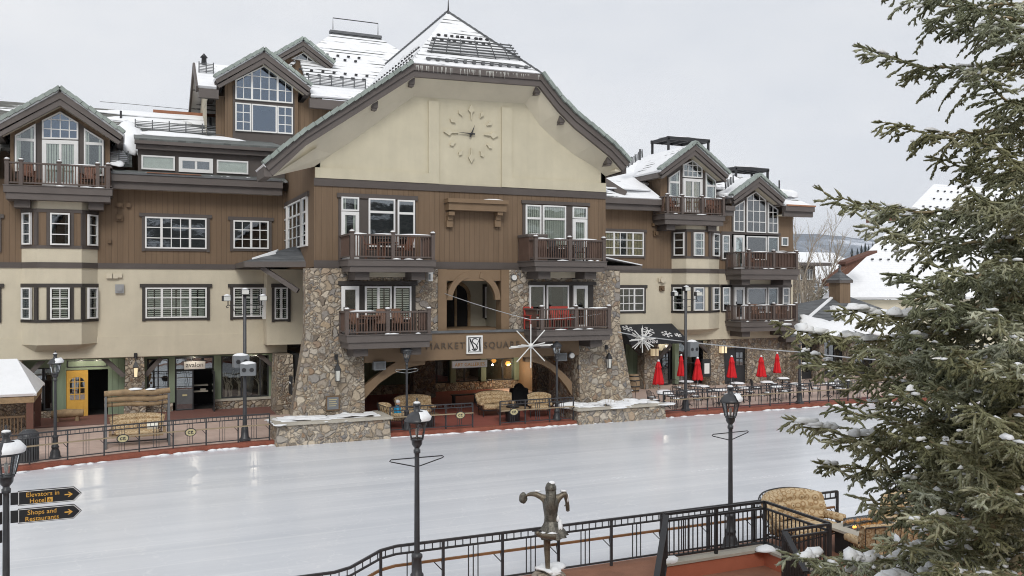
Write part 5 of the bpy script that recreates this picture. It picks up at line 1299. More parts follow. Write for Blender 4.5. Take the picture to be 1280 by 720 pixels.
FL = lamp('far black lamp post in front of the yellow shop door', arms=None, seed=6); p = onZ(69, 573, .15); put(FL, (p[0], p[1], .15))
FB = lamp('far black lamp post with loop arms in front of the left end of the passage', arms='loop', snow=False); put(FB, (XY(508.5, 34.95), 34.95, .15))
FC = lamp('far black lamp post at the right end of the passage beside the hanging star', arms=None, snow=False); put(FC, (XY(696, 34.8), 34.8, .15))
# tall poles with floodlights and speakers
def tallpole(label, loc, h, cat='light pole', snow=1):
    T = thing('floodlight_pole', label, cat, (0,0,0))
    m = MB(); m.lathe([(.22, 0), (.22, .08), (.15, .16), (.13, .5), (.085, .6), (.07, 1.6), (.06, h), (.0, h+.02)], n=12); m.build('pole', 'lamp_metal', T)
    m = MB()
    for s in (-1, 1):
        m.tube([(0, 0, h-.52), (s*.62, 0, h-.52), (s*.68, 0, h-.56), (s*.66, 0, h-.62), (s*.60, 0, h-.60)], .018, 5); m.tube([(s*.62, 0, h-.52), (s*.62, 0, h-.35)], .02, 5)
        m.tube([(s*.05, 0, h-.9), (s*.3, 0, h-.85), (s*.42, 0, h-.7), (s*.45, 0, h-.55)], .014, 5)
    m.build('cross_arm', 'black_metal', T)
    for x, z, a in ((-.66, h-.26, .4), (0, h-.02, 0), (.66, h-.26, -.4)):
        m = MB(); m.cbox((x, -.05, z), (.30, .26, .2), a); f = m.build('floodlight', 'black_metal', T)
        m = MB(); m.cbox((x-.02*math.sin(a), -.19, z), (.26, .02, .16), a); m.build('lens', 'frost_glass', f)
        if snow: m = MB(); m.blob((x, -.05, z+.1), (.16, .13, .07), 3, 1, .1); m.build('snow', 'snow', f)
    return put(T, loc)
p = (XY(306, 35.0), 35.0); TP1 = tallpole('tall black pole with three floodlights and two speakers in front of the left shops', (p[0], p[1], .15), 5.75)
p2 = (XY(857, 34.95), 34.95); TP2 = tallpole('tall black pole with floodlights between the black awning and the red parasols', (p2[0], p2[1], .15), 5.85)
def speaker(label, loc, rz, d=(.58, .34, .46)):
    T = thing('loudspeaker', label, 'loudspeaker', loc); m = MB(); m.cbox((loc[0], loc[1], loc[2]+d[2]/2), d, rz); m.build('cabinet', 'speaker_grey', T, bevel=.02)
    m = MB()
    for k in (-.14, .14):
        fr = Fr((loc[0]+k*math.cos(rz)+math.sin(rz)*(d[1]/2+.001), loc[1]+k*math.sin(rz)-math.cos(rz)*(d[1]/2+.001)), (math.cos(rz), math.sin(rz)))
        arcbar(m, fr, (0, loc[2]+d[2]*.5), .0, .085, 0, 6.28, 0, .012, 10)
    m.build('driver', 'black_metal', T)
    m = MB(); m.blob((loc[0], loc[1], loc[2]+d[2]), (d[0]*.52, d[1]*.55, .09), 4, 2, .1); m.build('snow', 'snow', T); return T
z = lambda y, pp: CAMH-(y-HY)/FP*(pp[1]/ray(306)[1])
speaker('grey loudspeaker, the upper of two on the tall pole by the left shops', (p[0]-.15, p[1]-.02, z(459, p)), R(8)); speaker('grey loudspeaker, the lower of two on the tall pole by the left shops', (p[0]+.1, p[1]-.22, z(469, p)), R(-12))
d2 = p2[1]/ray(857)[1]
speaker('grey snow-capped loudspeaker on the tall pole beside the red parasols', (p2[0]+.35, p2[1]-.02, CAMH-(446-HY)/FP*d2), R(5), (.52, .4, .72))
p3 = onZ(999.5, 504.5, .15); m = MB(); m.lathe([(.22, 0), (.22, .08), (.14, .16), (.12, .5), (.08, .6), (.06, 2.9), (.10, 2.95), (.10, 3.0), (0, 3.02)], (p3[0], p3[1], .15), n=10); T = m.build('cable_post', 'lamp_metal'); tag(T, 'slim dark post behind the right railing, left of the spruce', 'post')

# direction boards on the left lamp
def board(label, loc, ang, w, lines, arrow=True):
    T = thing('direction_sign', label, 'direction sign', loc); fr = Fr((loc[0], loc[1]), (math.cos(ang), math.sin(ang))); h = .225; z0 = loc[2]
    P = [(.10, z0), (w-.11, z0), (w, z0+h/2), (w-.11, z0+h), (.10, z0+h)]
    m = MB(); m.fpoly(fr, P, -.015, .015); m.fbox(fr, .0, .10, z0+.02, z0+h-.02, -.012, .012); m.build('board', 'sign_black', T)
    m = MB(); o, i = inset(P, .008); o2, i2 = inset(P, .016)
    for k in range(5): j = (k+1) % 5; m.fpoly(fr, [i[k], i[j], i2[j], i2[k]], .0152, .018)
    m.build('border', 'letter_white', T)
    for txt, x, zc, s in lines: text3(txt, fr, x, z0+zc, s, .0155, 'gold_text', T, 'lettering')
    if arrow:
        m = MB(); x0, zc = w-.24, z0+h*.5; m.fbox(fr, x0, x0+.08, zc-.009, zc+.009, .0155, .02); m.fpoly(fr, [(x0+.062, zc-.04), (x0+.115, zc), (x0+.062, zc+.04), (x0+.045, zc+.04), (x0+.09, zc), (x0+.045, zc-.04)][:3]+[(x0+.045, zc+.04), (x0+.085, zc), (x0+.045, zc-.04)], .0155, .02); m.build('arrow', 'gold_text', T)
    return T
FONT = None
def text3(txt, fr, x, z, size, c, mat, par, name, align='CENTER', depth=.004, sx=1.0, space=1.0):
    cu = bpy.data.curves.new(name, 'FONT'); cu.body = txt; cu.size = size; cu.align_x = align; cu.extrude = depth; cu.space_character = space; cu.resolution_u = 3
    to = bpy.data.objects.new('tmp_text', cu); COL.objects.link(to); dg = bpy.context.evaluated_depsgraph_get(); me = bpy.data.meshes.new_from_object(to.evaluated_get(dg)); bpy.data.objects.remove(to)
    mb = MB(); mb.add([fr.w(x+v.co.x*sx, z+v.co.y, c+depth+v.co.z) for v in me.vertices], [tuple(p.vertices) for p in me.polygons])
    o = mb.build(name, mat, par); return o
LX, LY = -1.62, 15.4
b1 = board('black arrow board reading Elevators in Hotel, the upper of two on the left lamp', (LX+.06, LY-.02, 2.73), 0.0, .98, [('Elevators in', .44, .125, .098), ('Hotel', .37, .028, .098)])
fr = Fr((LX+.06, LY-.02), (1, 0)); m = MB(); m.fbox(fr, .50, .575, 2.753, 2.825, .0155, .018); m.build('access_symbol', 'gold_text', b1)
m = MB(); arcbar(m, fr, (.535, 2.78), .012, .02, 2.2, 6.2, .019, .022, 8); m.fbox(fr, .53, .537, 2.785, 2.812, .019, .022); m.fbox(fr, .538, .556, 2.785, 2.791, .019, .022); m.build('symbol_figure', 'sign_black', b1)
board('black arrow board reading Shops and Restaurants, the lower of two on the left lamp', (LX+.06, LY-.02, 2.455), 0.0, .98, [('Shops and', .43, .125, .098), ('Restaurants', .43, .028, .098)])
for k, z0 in enumerate((2.75, 2.46, 2.18)):
    board(('top', 'middle', 'lowest')[k]+' of the three blank-looking sign boards turned away at the left picture edge', (LX-.05, LY-.05, z0), R(212), .9, [], False)

# ================================================================== WALL SIGNS AND LANTERNS
BFm = FY(YG-.42)
T = thing('plaque_sign', 'white square plaque with black MS monogram on the brown beam', 'sign', (BFm.A(592), YG-.45, 3.1))
x0, x1, z0, z1 = BFm.A(582.3), BFm.A(602.3), BFm.Z(592, 442), BFm.Z(592, 419.3)
m = MB(); m.fbox(BFm, x0, x1, z0, z1, .01, .10); m.build('panel', 'sign_white', T)
m = MB(); q = [(x0+.07, z0+.07), (x1-.07, z0+.07), (x1-.07, z1-.07), (x0+.07, z1-.07)]; o, i = inset(q, .028)
for k in range(4): m.fpoly(BFm, [o[k], o[(k+1) % 4], i[(k+1) % 4], i[k]], .1005, .108)
m.build('border', 'letter_black', T)
m = MB(); cx, w_ = (x0+x1)/2, (x1-x0); zb, zt = z0+.14, z1-.13
def stroke(P, th):
    for a, b in zip(P[:-1], P[1:]):
        d = Vector((b[0]-a[0], b[1]-a[1])).normalized(); n_ = Vector((-d.y, d.x))*th/2
        m.fpoly(BFm, [(a[0]-n_.x, a[1]-n_.y), (b[0]-n_.x, b[1]-n_.y), (b[0]+n_.x, b[1]+n_.y), (a[0]+n_.x, a[1]+n_.y)], .1005, .112)
L_ = cx-w_*.32; R_ = cx+w_*.32
stroke([(L_, zb), (L_+.02, zt)], .03); stroke([(L_+.01, zt), (cx, zb)], .06); stroke([(cx, zb), (R_-.01, zt)], .025); stroke([(R_-.02, zt), (R_, zb)], .06)
stroke([(L_-.05, zb), (L_+.05, zb)], .02); stroke([(R_-.06, zb), (R_+.06, zb)], .02); stroke([(L_-.04, zt), (L_+.03, zt)], .02); stroke([(R_-.03, zt), (R_+.05, zt)], .02)
S_ = [(cx+.13, zt-.05), (cx+.05, zt+.0), (cx-.06, zt-.01), (cx-.12, zt-.09), (cx-.08, zt-.18), (cx+.05, (zb+zt)/2), (cx+.13, zb+.17), (cx+.12, zb+.08), (cx+.03, zb+.01), (cx-.07, zb+.02), (cx-.13, zb+.07)]
stroke(S_, .042); m.build('monogram', 'letter_black', T)
T = thing('letter_sign', 'raised bronze capitals MARKET SQUARE on the brown beam', 'sign', (BFm.A(592), YG-.44, 3.3))
text3('MARKET', BFm, (BFm.A(533.5)+BFm.A(579.5))/2, BFm.Z(556, 436.2), .40, .01, 'letter_bronze', T, 'word', sx=1.0, space=1.28, depth=.02); text3('SQUARE', BFm, (BFm.A(605.5)+BFm.A(648))/2, BFm.Z(626, 434.6), .40, .01, 'letter_bronze', T, 'word', sx=1.0, space=1.24, depth=.02)
HF = FY(37.6); x0, x1 = HF.A(565), HF.A(608.5); z0, z1 = HF.Z(587, 459.3), HF.Z(587, 450.7)
T = thing('hanging_sign', 'long pale hanging sign reading ART GALLERIES inside the passage', 'sign', ((x0+x1)/2, 37.6, z0))
m = MB(); m.fbox(HF, x0, x1, z0, z1, -.05, .05); m.build('panel', 'sign_white', T); m = MB(); m.fbox(HF, x0, x1, z0-.02, z0-.002, -.06, .06); m.fbox(HF, x0, x1, z1+.002, z1+.02, -.06, .06); m.bar(HF.w(x0+.3, z1+.02), HF.w(x0+.3, 2.87), .02); m.bar(HF.w(x1-.3, z1+.02), HF.w(x1-.3, 2.87), .02); m.build('frame', 'pole_grey', T)
text3('ART GALLERIES', HF, (x0+x1)/2, z0+.07, .215, .051, 'gold_text', T, 'lettering')
SFm = FY(YS); x0, x1 = SFm.A(230), SFm.A(256.5); z0, z1 = SFm.Z(243, 461.3), SFm.Z(243, 451.5)
T = thing('shop_sign', 'small pale grey sign reading avalon over the glass shop door', 'sign', ((x0+x1)/2, YS-.05, z0)); m = MB(); m.fbox(SFm, x0, x1, z0, z1, .0, .05); m.build('panel', 'sign_grey', T); text3('avalon', SFm, (x0+x1)/2, z0+.105, .31, .051, 'letter_black', T, 'lettering')
# awning
T = thing('awning', 'black sloping awning with white snow crystal drawings and lettering over the restaurant entrance', 'awning', (XY(808, 42), 42, 2.7))
ya, yb = YW-.02, 41.7; xa0, xa1 = XY(771, YW), XY(839.5, YW); xb0, xb1 = xa0, xa1; za, zb = onY(806, 405, YW)[1], onY(812, 424.5, yb)[1]; zv = onY(812, 430.5, yb)[1]
m = MB(); m.add([(xb0, yb, zb), (xb1, yb, zb), (xa1, ya, za), (xa0, ya, za), (xb0, yb, zv), (xb1, yb, zv), (xa1, ya, zv+.1), (xa0, ya, zv+.1)], [(0,1,2,3), (4,5,1,0), (5,6,2,1), (7,4,0,3)]); m.build('canopy', 'canvas_black', T)
AFr = FY(yb); text3('TOSCANINI', AFr, AFr.A(809.5), zv+.06, .26, .004, 'letter_white', T, 'lettering', depth=.003)
def onslope(u, v): return Vector((xb0+(xb1-xb0)*u, yb+(ya-yb)*v, zb+(za-zb)*v))
m = MB(); sn_ = Vector((0, -(za-zb), (ya-yb))).normalized()
for u, v, r in ((.12, .72, .34), (.44, .55, .42), (.72, .30, .36), (.30, .25, .2), (.9, .22, .22)):
    for k in range(6):
        t = k*math.pi/3+.3; d = Vector((math.cos(t), 0, 0))+(onslope(0, 1)-onslope(0, 0)).normalized()*math.sin(t); c0 = onslope(u, v)+sn_*.012
        m.bar(c0, c0+d*r, .045, .01, tuple(sn_)); e = c0+d*r*.6
        for s in (-1, 1):
            t2 = t+s*.8; d2_ = Vector((math.cos(t2), 0, 0))+(onslope(0, 1)-onslope(0, 0)).normalized()*math.sin(t2); m.bar(e, e+d2_*r*.35, .035, .01, tuple(sn_))
m.build('crystal_print', 'letter_white', T)
def lantern(label, x, y, Y, s=1.0, lit=True, mat='frost_glass'):
    X, Z = onY(x, y, Y); T = thing('wall_lantern', label, 'wall lantern', (X, Y, Z)); c = (X, Y-.28*s, Z)
    m = MB(); m.lathe([(.10*s, 0), (.13*s, .42*s)], c, 4, False, R(45)); m.build('lantern_glass', 'lamp_glow' if lit else mat, T)
    m = MB(); m.lathe([(.16*s, .42*s), (.18*s, .45*s), (.10*s, .60*s), (.03*s, .70*s), (.0, .74*s)], c, 4, False, R(45)); m.lathe([(.12*s, -.03*s), (.12*s, -.002)], c, 4, False, R(45))
    for k in range(4): t = R(45)+k*math.pi/2; m.bar((c[0]+.105*s*math.cos(t), c[1]+.105*s*math.sin(t), c[2]-.01), (c[0]+.135*s*math.cos(t), c[1]+.135*s*math.sin(t), c[2]+.43*s), .022*s)
    m.tube([(c[0], c[1], c[2]+.72*s), (c[0], c[1], c[2]+.90*s), (c[0], c[1]+.14*s, c[2]+.98*s), (c[0], Y, c[2]+.95*s)], .018*s, 5); m.cbox((X, Y-.03, c[2]+.95*s), (.14*s, .05, .22*s)); m.build('bracket', 'black_metal', T); return T
lantern('black wall lantern with pale glass on the left stone pillar', 420, 475, 35.95, 1.0, False); lantern('black wall lantern with pale glass on the right stone pillar', 757.5, 459, 35.95, 1.0, False)
lantern('black wall lantern on the stone column behind the porch swing', 169.5, 470.5, YW-.06, 1.0); 
def boxlight(label, x, y, Y):
    X, Z = onY(x, y, Y); T = thing('wall_lantern', label, 'wall lantern', (X, Y, Z)); m = MB(); m.box(X-.19, Y-.28, Z, X+.19, Y-.02, Z+.42); m.build('lantern_glass', 'lamp_glow', T); m = MB(); m.box(X-.22, Y-.31, Z+.421, X+.22, Y, Z+.47); m.box(X-.02, Y-.3, Z, X+.02, Y-.281, Z+.42); m.build('bracket', 'black_metal', T)
boxlight('square warm wall light on the stone column at the restaurant entrance', 816.5, 444.5, YW-.04); boxlight('square warm wall light on the stone column beside the black barn door', 901.8, 441, YW-.04)
# small fittings
def fitting(name, label, cat, parts):
    T = None
    X = sum(p[1][0] for p in parts)/len(parts); T = thing(name, label, cat, parts[0][1])
    for nm, c, d, mat in parts:
        m = MB()
        if d[0] == 'c': m.tube([(c[0], c[1], c[2]), (c[0], c[1]-d[2], c[2])], d[1], 12)
        else: m.cbox(c, d)
        m.build(nm, mat, T)
    return T
for lab, x, y, Y in (('grey floodlight box under the left end of the beam', 474, 457, 35.9), ('dark floodlight box under the right end of the beam', 701, 446, 35.9)):
    X, Z = onY(x, y, Y); fitting('floodlight_box', lab, 'floodlight', [('housing', (X, Y, Z), (.5, .3, .36), 'speaker_grey'), ('lens', (X, Y-.16, Z), (.38, .02, .24), 'pole_grey')])
X, Z = onY(715.5, 444.5, 35.75); fitting('round_speaker', 'white round wall dish beside the right pillar', 'wall speaker', [('dish', (X, 35.85, Z), ('c', .12, .1), 'plastic_white'), ('ring', (X, 35.9, Z), ('c', .15, .06), 'pole_grey')])
X, Z = onY(643.5, 347, 36.0); fitting('round_speaker', 'white round wall dish high on the stone beside the timber arch', 'wall speaker', [('dish', (X, 36.12, Z), ('c', .12, .1), 'plastic_white'), ('ring', (X, 36.14, Z), ('c', .15, .05), 'pole_grey')])
X, Z = onY(538, 346, 35.9); fitting('security_camera', 'white box camera with dark face under the left upper balcony', 'camera', [('housing', (X, 36.0, Z), (.2, .3, .38), 'plastic_white'), ('lens', (X-.05, 35.84, Z), (.07, .02, .25), 'speaker_grey')])
X, Z = onY(416, 504, 35.84); T = fitting('wall_plaque', 'square dark bronze plaque on the left stone pillar', 'plaque', [('plate', (X, 35.85, Z), (.58, .05, .62), 'vent_brown'), ('panel', (X, 35.82, Z), (.46, .02, .5), 'speaker_grey')])
m = MB()
for k in range(4): m.box(X-.16, 35.80, Z+.14-k*.085, X+.16-.05*(k % 2), 35.808, Z+.165-k*.085)
m.build('inscription', 'medallion', T)
X, Z = onY(884, 460, YW-.1); T = fitting('menu_case', 'black menu case with white pages on the column between the parasols', 'menu case', [('case', (X, YW+.0, Z), (.58, .12, 1.05), 'door_black'), ('page', (X, YW-.07, Z-.03), (.36, .02, .62), 'sign_white')])
X, Z = onY(368.5, 482, 36.2); fitting('address_sign', 'narrow black sign panel on the side of the left stone pillar', 'sign', [('panel', (6.32, 36.5, Z), (.06, .5, .75), 'sign_black'), ('stripe', (6.283, 36.5, Z+.1), (.01, .35, .06), 'letter_white')])
for lab, cx_, cy_, mat, tri in (('brown vent covers on the siding right of the left bay', 149, 256.5, 'vent_brown', [(149, 256.5, .3, .22), (160.5, 256.5, .18, .2), (149, 272, .30, .30), (137, 302, .14, .16)]), ('cream vent covers on the plaster right of the left bay', 137, 345, 'vent_cream', [(137, 345, .26, .22), (144, 345, .24, .22), (150, 344.5, .16, .18)]), ('steel dryer vent on the plaster right of the left bay', 149.5, 361, 'vent_steel', [(149.5, 361, .36, .40)]), ('brown vent covers on the siding of the right wing', 818, 281, 'vent_brown', [(816, 281, .2, .16), (821, 281, .2, .16), (819, 292, .34, .3)]), ('cream vent cover on the plaster of the right wing', 826.5, 350, 'vent_cream', [(826.5, 350, .5, .2)]), ('small brown vent on the plaster of the right wing', 826.5, 360, 'vent_brown', [(826.5, 360.5, .3, .3)])):
    q = []
    for x, y, w_, h_ in tri:
        X, Z = onY(x, y, YW); q.append(('cover', (X, YW-.07, Z), (w_, .13, h_), mat))
        if w_ >= .30: q.append(('cap', (X, YW-.14, Z), ('c', w_*.33, .08), mat))
    fitting('wall_vent', lab, 'vent', q)

# ================================================================== HANGING STARS AND CABLES
def star(label, x, y, Y, r, n=13, seed=0, drop=None):
    X, Z = onY(x, y, Y); T = thing('star_light', label, 'star decoration', (X, Y, Z)); g = random.Random(seed)
    m = MB(); m.blob((X, Y, Z), (.12, .12, .12), 1, 2, .05, False); m.build('hub', 'plastic_white', T)
    m = MB(); D = [Vector((0,0,1)), Vector((0,0,-1)), Vector((1,0,0)), Vector((-1,0,0)), Vector((.7,0,.7)), Vector((-.7,0,.7)), Vector((.7,0,-.7)), Vector((-.7,0,-.7)), Vector((.9,.4,.1)), Vector((-.9,.4,-.1)), Vector((.85,-.5,.08)), Vector((-.85,-.5,.06)), Vector((0,1,0)), Vector((0,-1,.1))]
    if seed: D += [Vector((g.uniform(-1,1), g.uniform(-1,1), g.uniform(-1,1))).normalized() for _ in range(14)]
    for d in D: d = d.normalized(); m.tube([Vector((X,Y,Z)), Vector((X,Y,Z))+d*r], [.026, .026], 6)
    m.build('rays', 'plastic_white', T)
    if drop: m = MB(); m.tube([(X, Y, Z+r*.5), (X, Y, Z+drop)], .012, 4); m.build('hanger', 'vent_steel', T)
    return (X, Y, Z)
s1 = star('white starburst of long rods hanging before the lettered beam', 663.5, 432.5, 33.2, .92, drop=1.1)
s2 = star('white spiky starburst hanging in front of the black awning', 803, 424.5, 35.5, .62, seed=5, drop=.7)
s3 = star('white starburst low over the far ice, left of the spruce', 1076, 487, 34.9, .75, seed=0); s4 = star('small white starburst half hidden by the spruce near the pavilion', 1084, 433, 37, .62, seed=8)
def cable(label, P, sag=.25, r=.018):
    Q_ = []
    for a, b in zip(P[:-1], P[1:]):
        a, b = Vector(a), Vector(b)
        for k in range(10): t = k/10; q = a.lerp(b, t); q.z -= sag*4*t*(1-t)*(b-a).length/20; Q_.append(q)
    Q_.append(Vector(P[-1])); m = MB(); m.tube(Q_, r, 5); return tag(m.build('cable', 'vent_steel'), label, 'cable')
h = lambda x, y, Y: (onY(x, y, Y)[0], Y, onY(x, y, Y)[1])
cable('thin cable from the timber arch past the hanging star to the right pillar', [h(556, 367, 36.1), (s1[0], s1[1], s1[2]+1.1), h(764, 390, 35.9)]); cable('light cable strung over the red parasols from the right pillar to the spruce', [h(772, 415, 35.8), (s2[0], s2[1], s2[2]+.15), h(999.5, 440, 34.6), h(1100, 450, 33)], .15, .03)
m = MB(); m.tube([(s3[0]+.1, s3[1], s3[2]-.6), (s3[0]+.1, s3[1], .0)], .03, 5); tag(m.build('star_pole', 'pole_grey'), 'thin grey pole under the low star at the edge of the ice', 'pole')

# ================================================================== SEATING
def curved_back(m, w, z0, z1, depth, flare, th=.14, nu=40, nv=18, tuft=True, wrap=.9):
    """tufted barrel back: concave side towards -y"""
    def P(u, v, side):
        a = (u-.5)*2; e = abs(a)**2.2
        x = a*w/2*(1+flare*v*.10); y = depth/2 - e*depth*wrap*.55*(1-.15*v) + v*.16
        topc = 1-.16*abs(a)**3
        z = z0+(z1-z0)*v*topc
        b = .12*(abs(math.sin(u*math.pi*6.0))**.42*abs(math.sin(v*math.pi*3+.1))**.42) if (tuft and side < 0) else 0
        rim = math.sin(math.pi*min(1, max(0, v)))**.35*.5+.5
        return (x, y + side*th/2*rim - b*1.0*(-side), z)
    V = []; F = []
    for side in (-1, 1):
        for j in range(nv+1):
            for i in range(nu+1): V.append(P(i/nu, j/nv, side))
    K = (nu+1)*(nv+1)
    for j in range(nv):
        for i in range(nu):
            a = j*(nu+1)+i; F.append((a, a+1, a+nu+2, a+nu+1)); F.append((K+a+1, K+a, K+a+nu+1, K+a+nu+2))
    for i in range(nu): a = nv*(nu+1)+i; F.append((a, a+1, K+a+1, K+a)); F.append((i+1, i, K+i, K+i+1))
    for j in range(nv): a = j*(nu+1); F.append((a+nu+1, a, K+a, K+a+nu+1)); b = a+nu; F.append((b, b+nu+1, K+b+nu+1, K+b))
    m.add(V, F, True)
def sofa(w, label, cat, back=1.08, d=.85):
    T = thing('patio_sofa' if w > 1.2 else 'patio_armchair', label, cat, (0,0,0))
    m = MB(); curved_back(m, w, .50, back, d, 1.0); m.build('back_cushion', 'sofa_fabric', T)
    m = MB(); n = 2 if w > 1.2 else 1
    for k in range(n): ww = (w*.82)/n; m.pillow((-(w*.82)/2+ww*(k+.5), -.06, .43), (ww*.98, d*.82, .20))
    m.build('seat_cushion', 'sofa_fabric', T)
    for s in (-1, 1):
        m = MB(); m.pillow((s*w*.475, -.22, .60), (.16, .46, .13)); m.build('arm_cushion', 'sofa_fabric', T)
    f = MB(); 
    for s in (-1, 1):
        f.tube([(s*w*.42, -d*.42, 0), (s*w*.44, -d*.42, .30), (s*w*.49, -d*.40, .52)], .018, 6); f.tube([(s*w*.40, d*.40, 0), (s*w*.42, d*.42, .4)], .018, 6); f.tube([(s*w*.49, -d*.42, .52), (s*w*.51, -.1, .54), (s*w*.50, d*.1, .62)], .018, 6)
        for k in range(5): y = -d*.36+k*.09; f.tube([(s*w*.46, y, .30), (s*w*.50, y, .53)], .008, 4)
    f.tube([(-w*.44, -d*.42, .30), (w*.44, -d*.42, .30), (w*.42, d*.4, .30), (-w*.42, d*.4, .30)], .016, 6, True)
    arc_ = []
    for k in range(13): a = -1+k/6; arc_.append((a*w/2*1.10, d/2-abs(a)**2.2*d*.9*.55*.85+.16+.10, .50+(back-.50)*(1-.16*abs(a)**3)*.98))
    f.tube(arc_, .016, 6); 
    low = [(x/1.10, y-.12, .42) for x, y, z in arc_]
    f.tube(low, .014, 6)
    for k in range(13): f.tube([low[k], arc_[k]], .010, 4)
    f.build('frame', 'black_metal', T); return T
S1 = sofa(1.62, 'tan patterned two-seat patio sofa under the arch behind the seated person', 'sofa'); put(S1, (11.9, 37.4, .155), R(8))
S2 = copy_tree(S1, (15.7, 37.2, .155), R(-2), label='tan patterned two-seat patio sofa in the middle of the red patio under the arch')
C1 = sofa(1.0, 'tan patterned patio armchair at the left railing with the person sitting in it', 'armchair', back=1.05); put(C1, (10.45, 35.75, .155), R(75))
C2 = copy_tree(C1, (17.45, 36.1, .155), R(-22), label='tan patterned patio armchair in front of the right pillar')
S3 = copy_tree(S1, (13.95, 15.35, .2), R(10), label='tan patterned patio sofa on the near terrace beside the burning fire table', sc=1.12)
S4 = copy_tree(S1, (14.75, 13.55, .2), R(172), label='tan patterned patio sofa seen from behind, at the spruce branches', sc=1.0)
C3 = copy_tree(C1, (16.5, 14.9, .2), R(-75), label='tan patterned patio armchair half hidden behind the spruce branches')
# porch swing on its log frame
T = thing('porch_swing', 'tan cushioned porch swing hanging in a frame with a log beam', 'porch swing', (.55, 35.75, .15)); X0, X1, Yc = -.55, 1.62, 35.75
m = MB()
for X in (X0, X1): m.bar((X, Yc-.55, .15), (X, Yc, 2.2), .08); m.bar((X, Yc+.55, .15), (X, Yc, 2.2), .08); m.bar((X, Yc-.55, .2), (X, Yc+.55, .2), .05)
m.bar((X0, Yc+.5, .22), (X1, Yc+.5, .22), .05); m.build('frame', 'pole_grey', T)
for zc, yo, r in ((2.12, -.04, .12), (1.88, .02, .11), (1.68, .06, .08)):
    m = MB(); m.tube([(X0-.05, Yc+yo, zc), (.1, Yc+yo, zc+.03), (1.1, Yc+yo, zc-.02), (X1+.05, Yc+yo, zc+.04)], [r*.9, r, r*.95, r*.85], 9); m.build('log_beam', 'log', T)
m = MB(); m.blob((.45, Yc-.05, 2.24), (.30, .12, .06), 1, 2, .2); m.blob((1.0, Yc-.08, 2.22), (.2, .1, .05), 4, 2, .2); m.build('snow', 'snow', T)
m = MB()
for a, b in (((-.3, Yc-.3, .62), (-.35, Yc, 2.05)), ((1.35, Yc-.3, .62), (1.4, Yc, 2.05)), ((-.3, Yc+.3, .62), (-.35, Yc, 2.05)), ((1.35, Yc+.3, .62), (1.4, Yc, 2.05))): m.tube([a, b], .012, 4)
m.build('chain', 'black_metal', T)
m = MB(); m.box(-.35, Yc-.32, .50, 1.42, Yc+.3, .58); m.bar((-.4, Yc-.30, .62), (-.4, Yc+.28, .72), .1); m.bar((1.47, Yc-.30, .62), (1.47, Yc+.28, .72), .1); m.build('seat_frame', 'log', T)
m = MB(); m.pillow((.53, Yc-.02, .66), (1.5, .62, .16)); m.build('seat_cushion', 'sofa_fabric', T)
bm_ = MB(); curved_back(bm_, 1.72, .72, 1.30, .3, 1.5, nu=40); bm_.v = [(x+.53, y+Yc+.12, z) for x, y, z in bm_.v]; bm_.build('back_cushion', 'sofa_fabric', T)
m = MB(); m.bar((1.05, Yc-.2, .78), (1.05, Yc+.05, .95), .38, .1); m.build('cushion', 'curtain', T)
# fire tables
T = thing('fire_table', 'dark round fire table between the left sofa and its railing', 'fire table', (11.75, 35.35, .155)); m = MB(); m.lathe([(.30, 0), (.34, .05), (.34, .45), (.30, .5)], (11.75, 35.35, .155), 16); m.build('base', 'black_metal', T); m = MB(); m.lathe([(.30, .5), (.55, .52), (.55, .56), (.2, .565)], (11.75, 35.35, .155), 20); m.build('table_top', 'vent_brown', T)
T = thing('fire_table', 'round pale-topped fire table with a bowl, in front of the middle sofa', 'fire table', (15.75, 35.3, .155)); m = MB(); m.lathe([(.3, 0), (.32, .05), (.32, .5), (.3, .54)], (15.75, 35.3, .155), 16); m.build('base', 'black_metal', T); m = MB(); m.lathe([(.3, .54), (.72, .56), (.72, .60), (.3, .605)], (15.75, 35.3, .155), 20); m.build('table_top', 'log', T); m = MB(); m.lathe([(.18, .6), (.3, .63), (.3, .68), (.1, .69)], (15.75, 35.3, .155), 14); m.build('bowl', 'black_metal', T)
T = thing('fire_table', 'rectangular stone-topped fire table with small flames on the near terrace', 'fire table', (15.1, 14.55, .2)); m = MB(); m.box(14.45, 14.15, .2, 15.75, 14.85, .72); m.build('base', 'black_metal', T); m = MB(); m.box(14.3, 14.0, .723, 15.9, 15.0, .79); m.build('table_top', 'concrete_cap', T, bevel=.01)
m = MB(); m.box(14.6, 14.35, .793, 15.6, 14.65, .80); m.build('burner', 'black_metal', T)
m = MB(); g = random.Random(3)
for k in range(16): x = 14.66+k*.058; m.lathe([(.022, 0), (.03, .03), (.012, g.uniform(.03, .05)), (0, .065)], (x, 14.5+g.uniform(-.05, .05), .80), 6)
m.build('flame', 'ember', T)
m = MB()
for a in ((14.55, 14.3, 15.65, 14.312), (14.55, 14.69, 15.65, 14.702)): m.box(a[0], a[1], .793, a[2], a[3], .98)
m.build('wind_guard', 'lamp_glass', T)
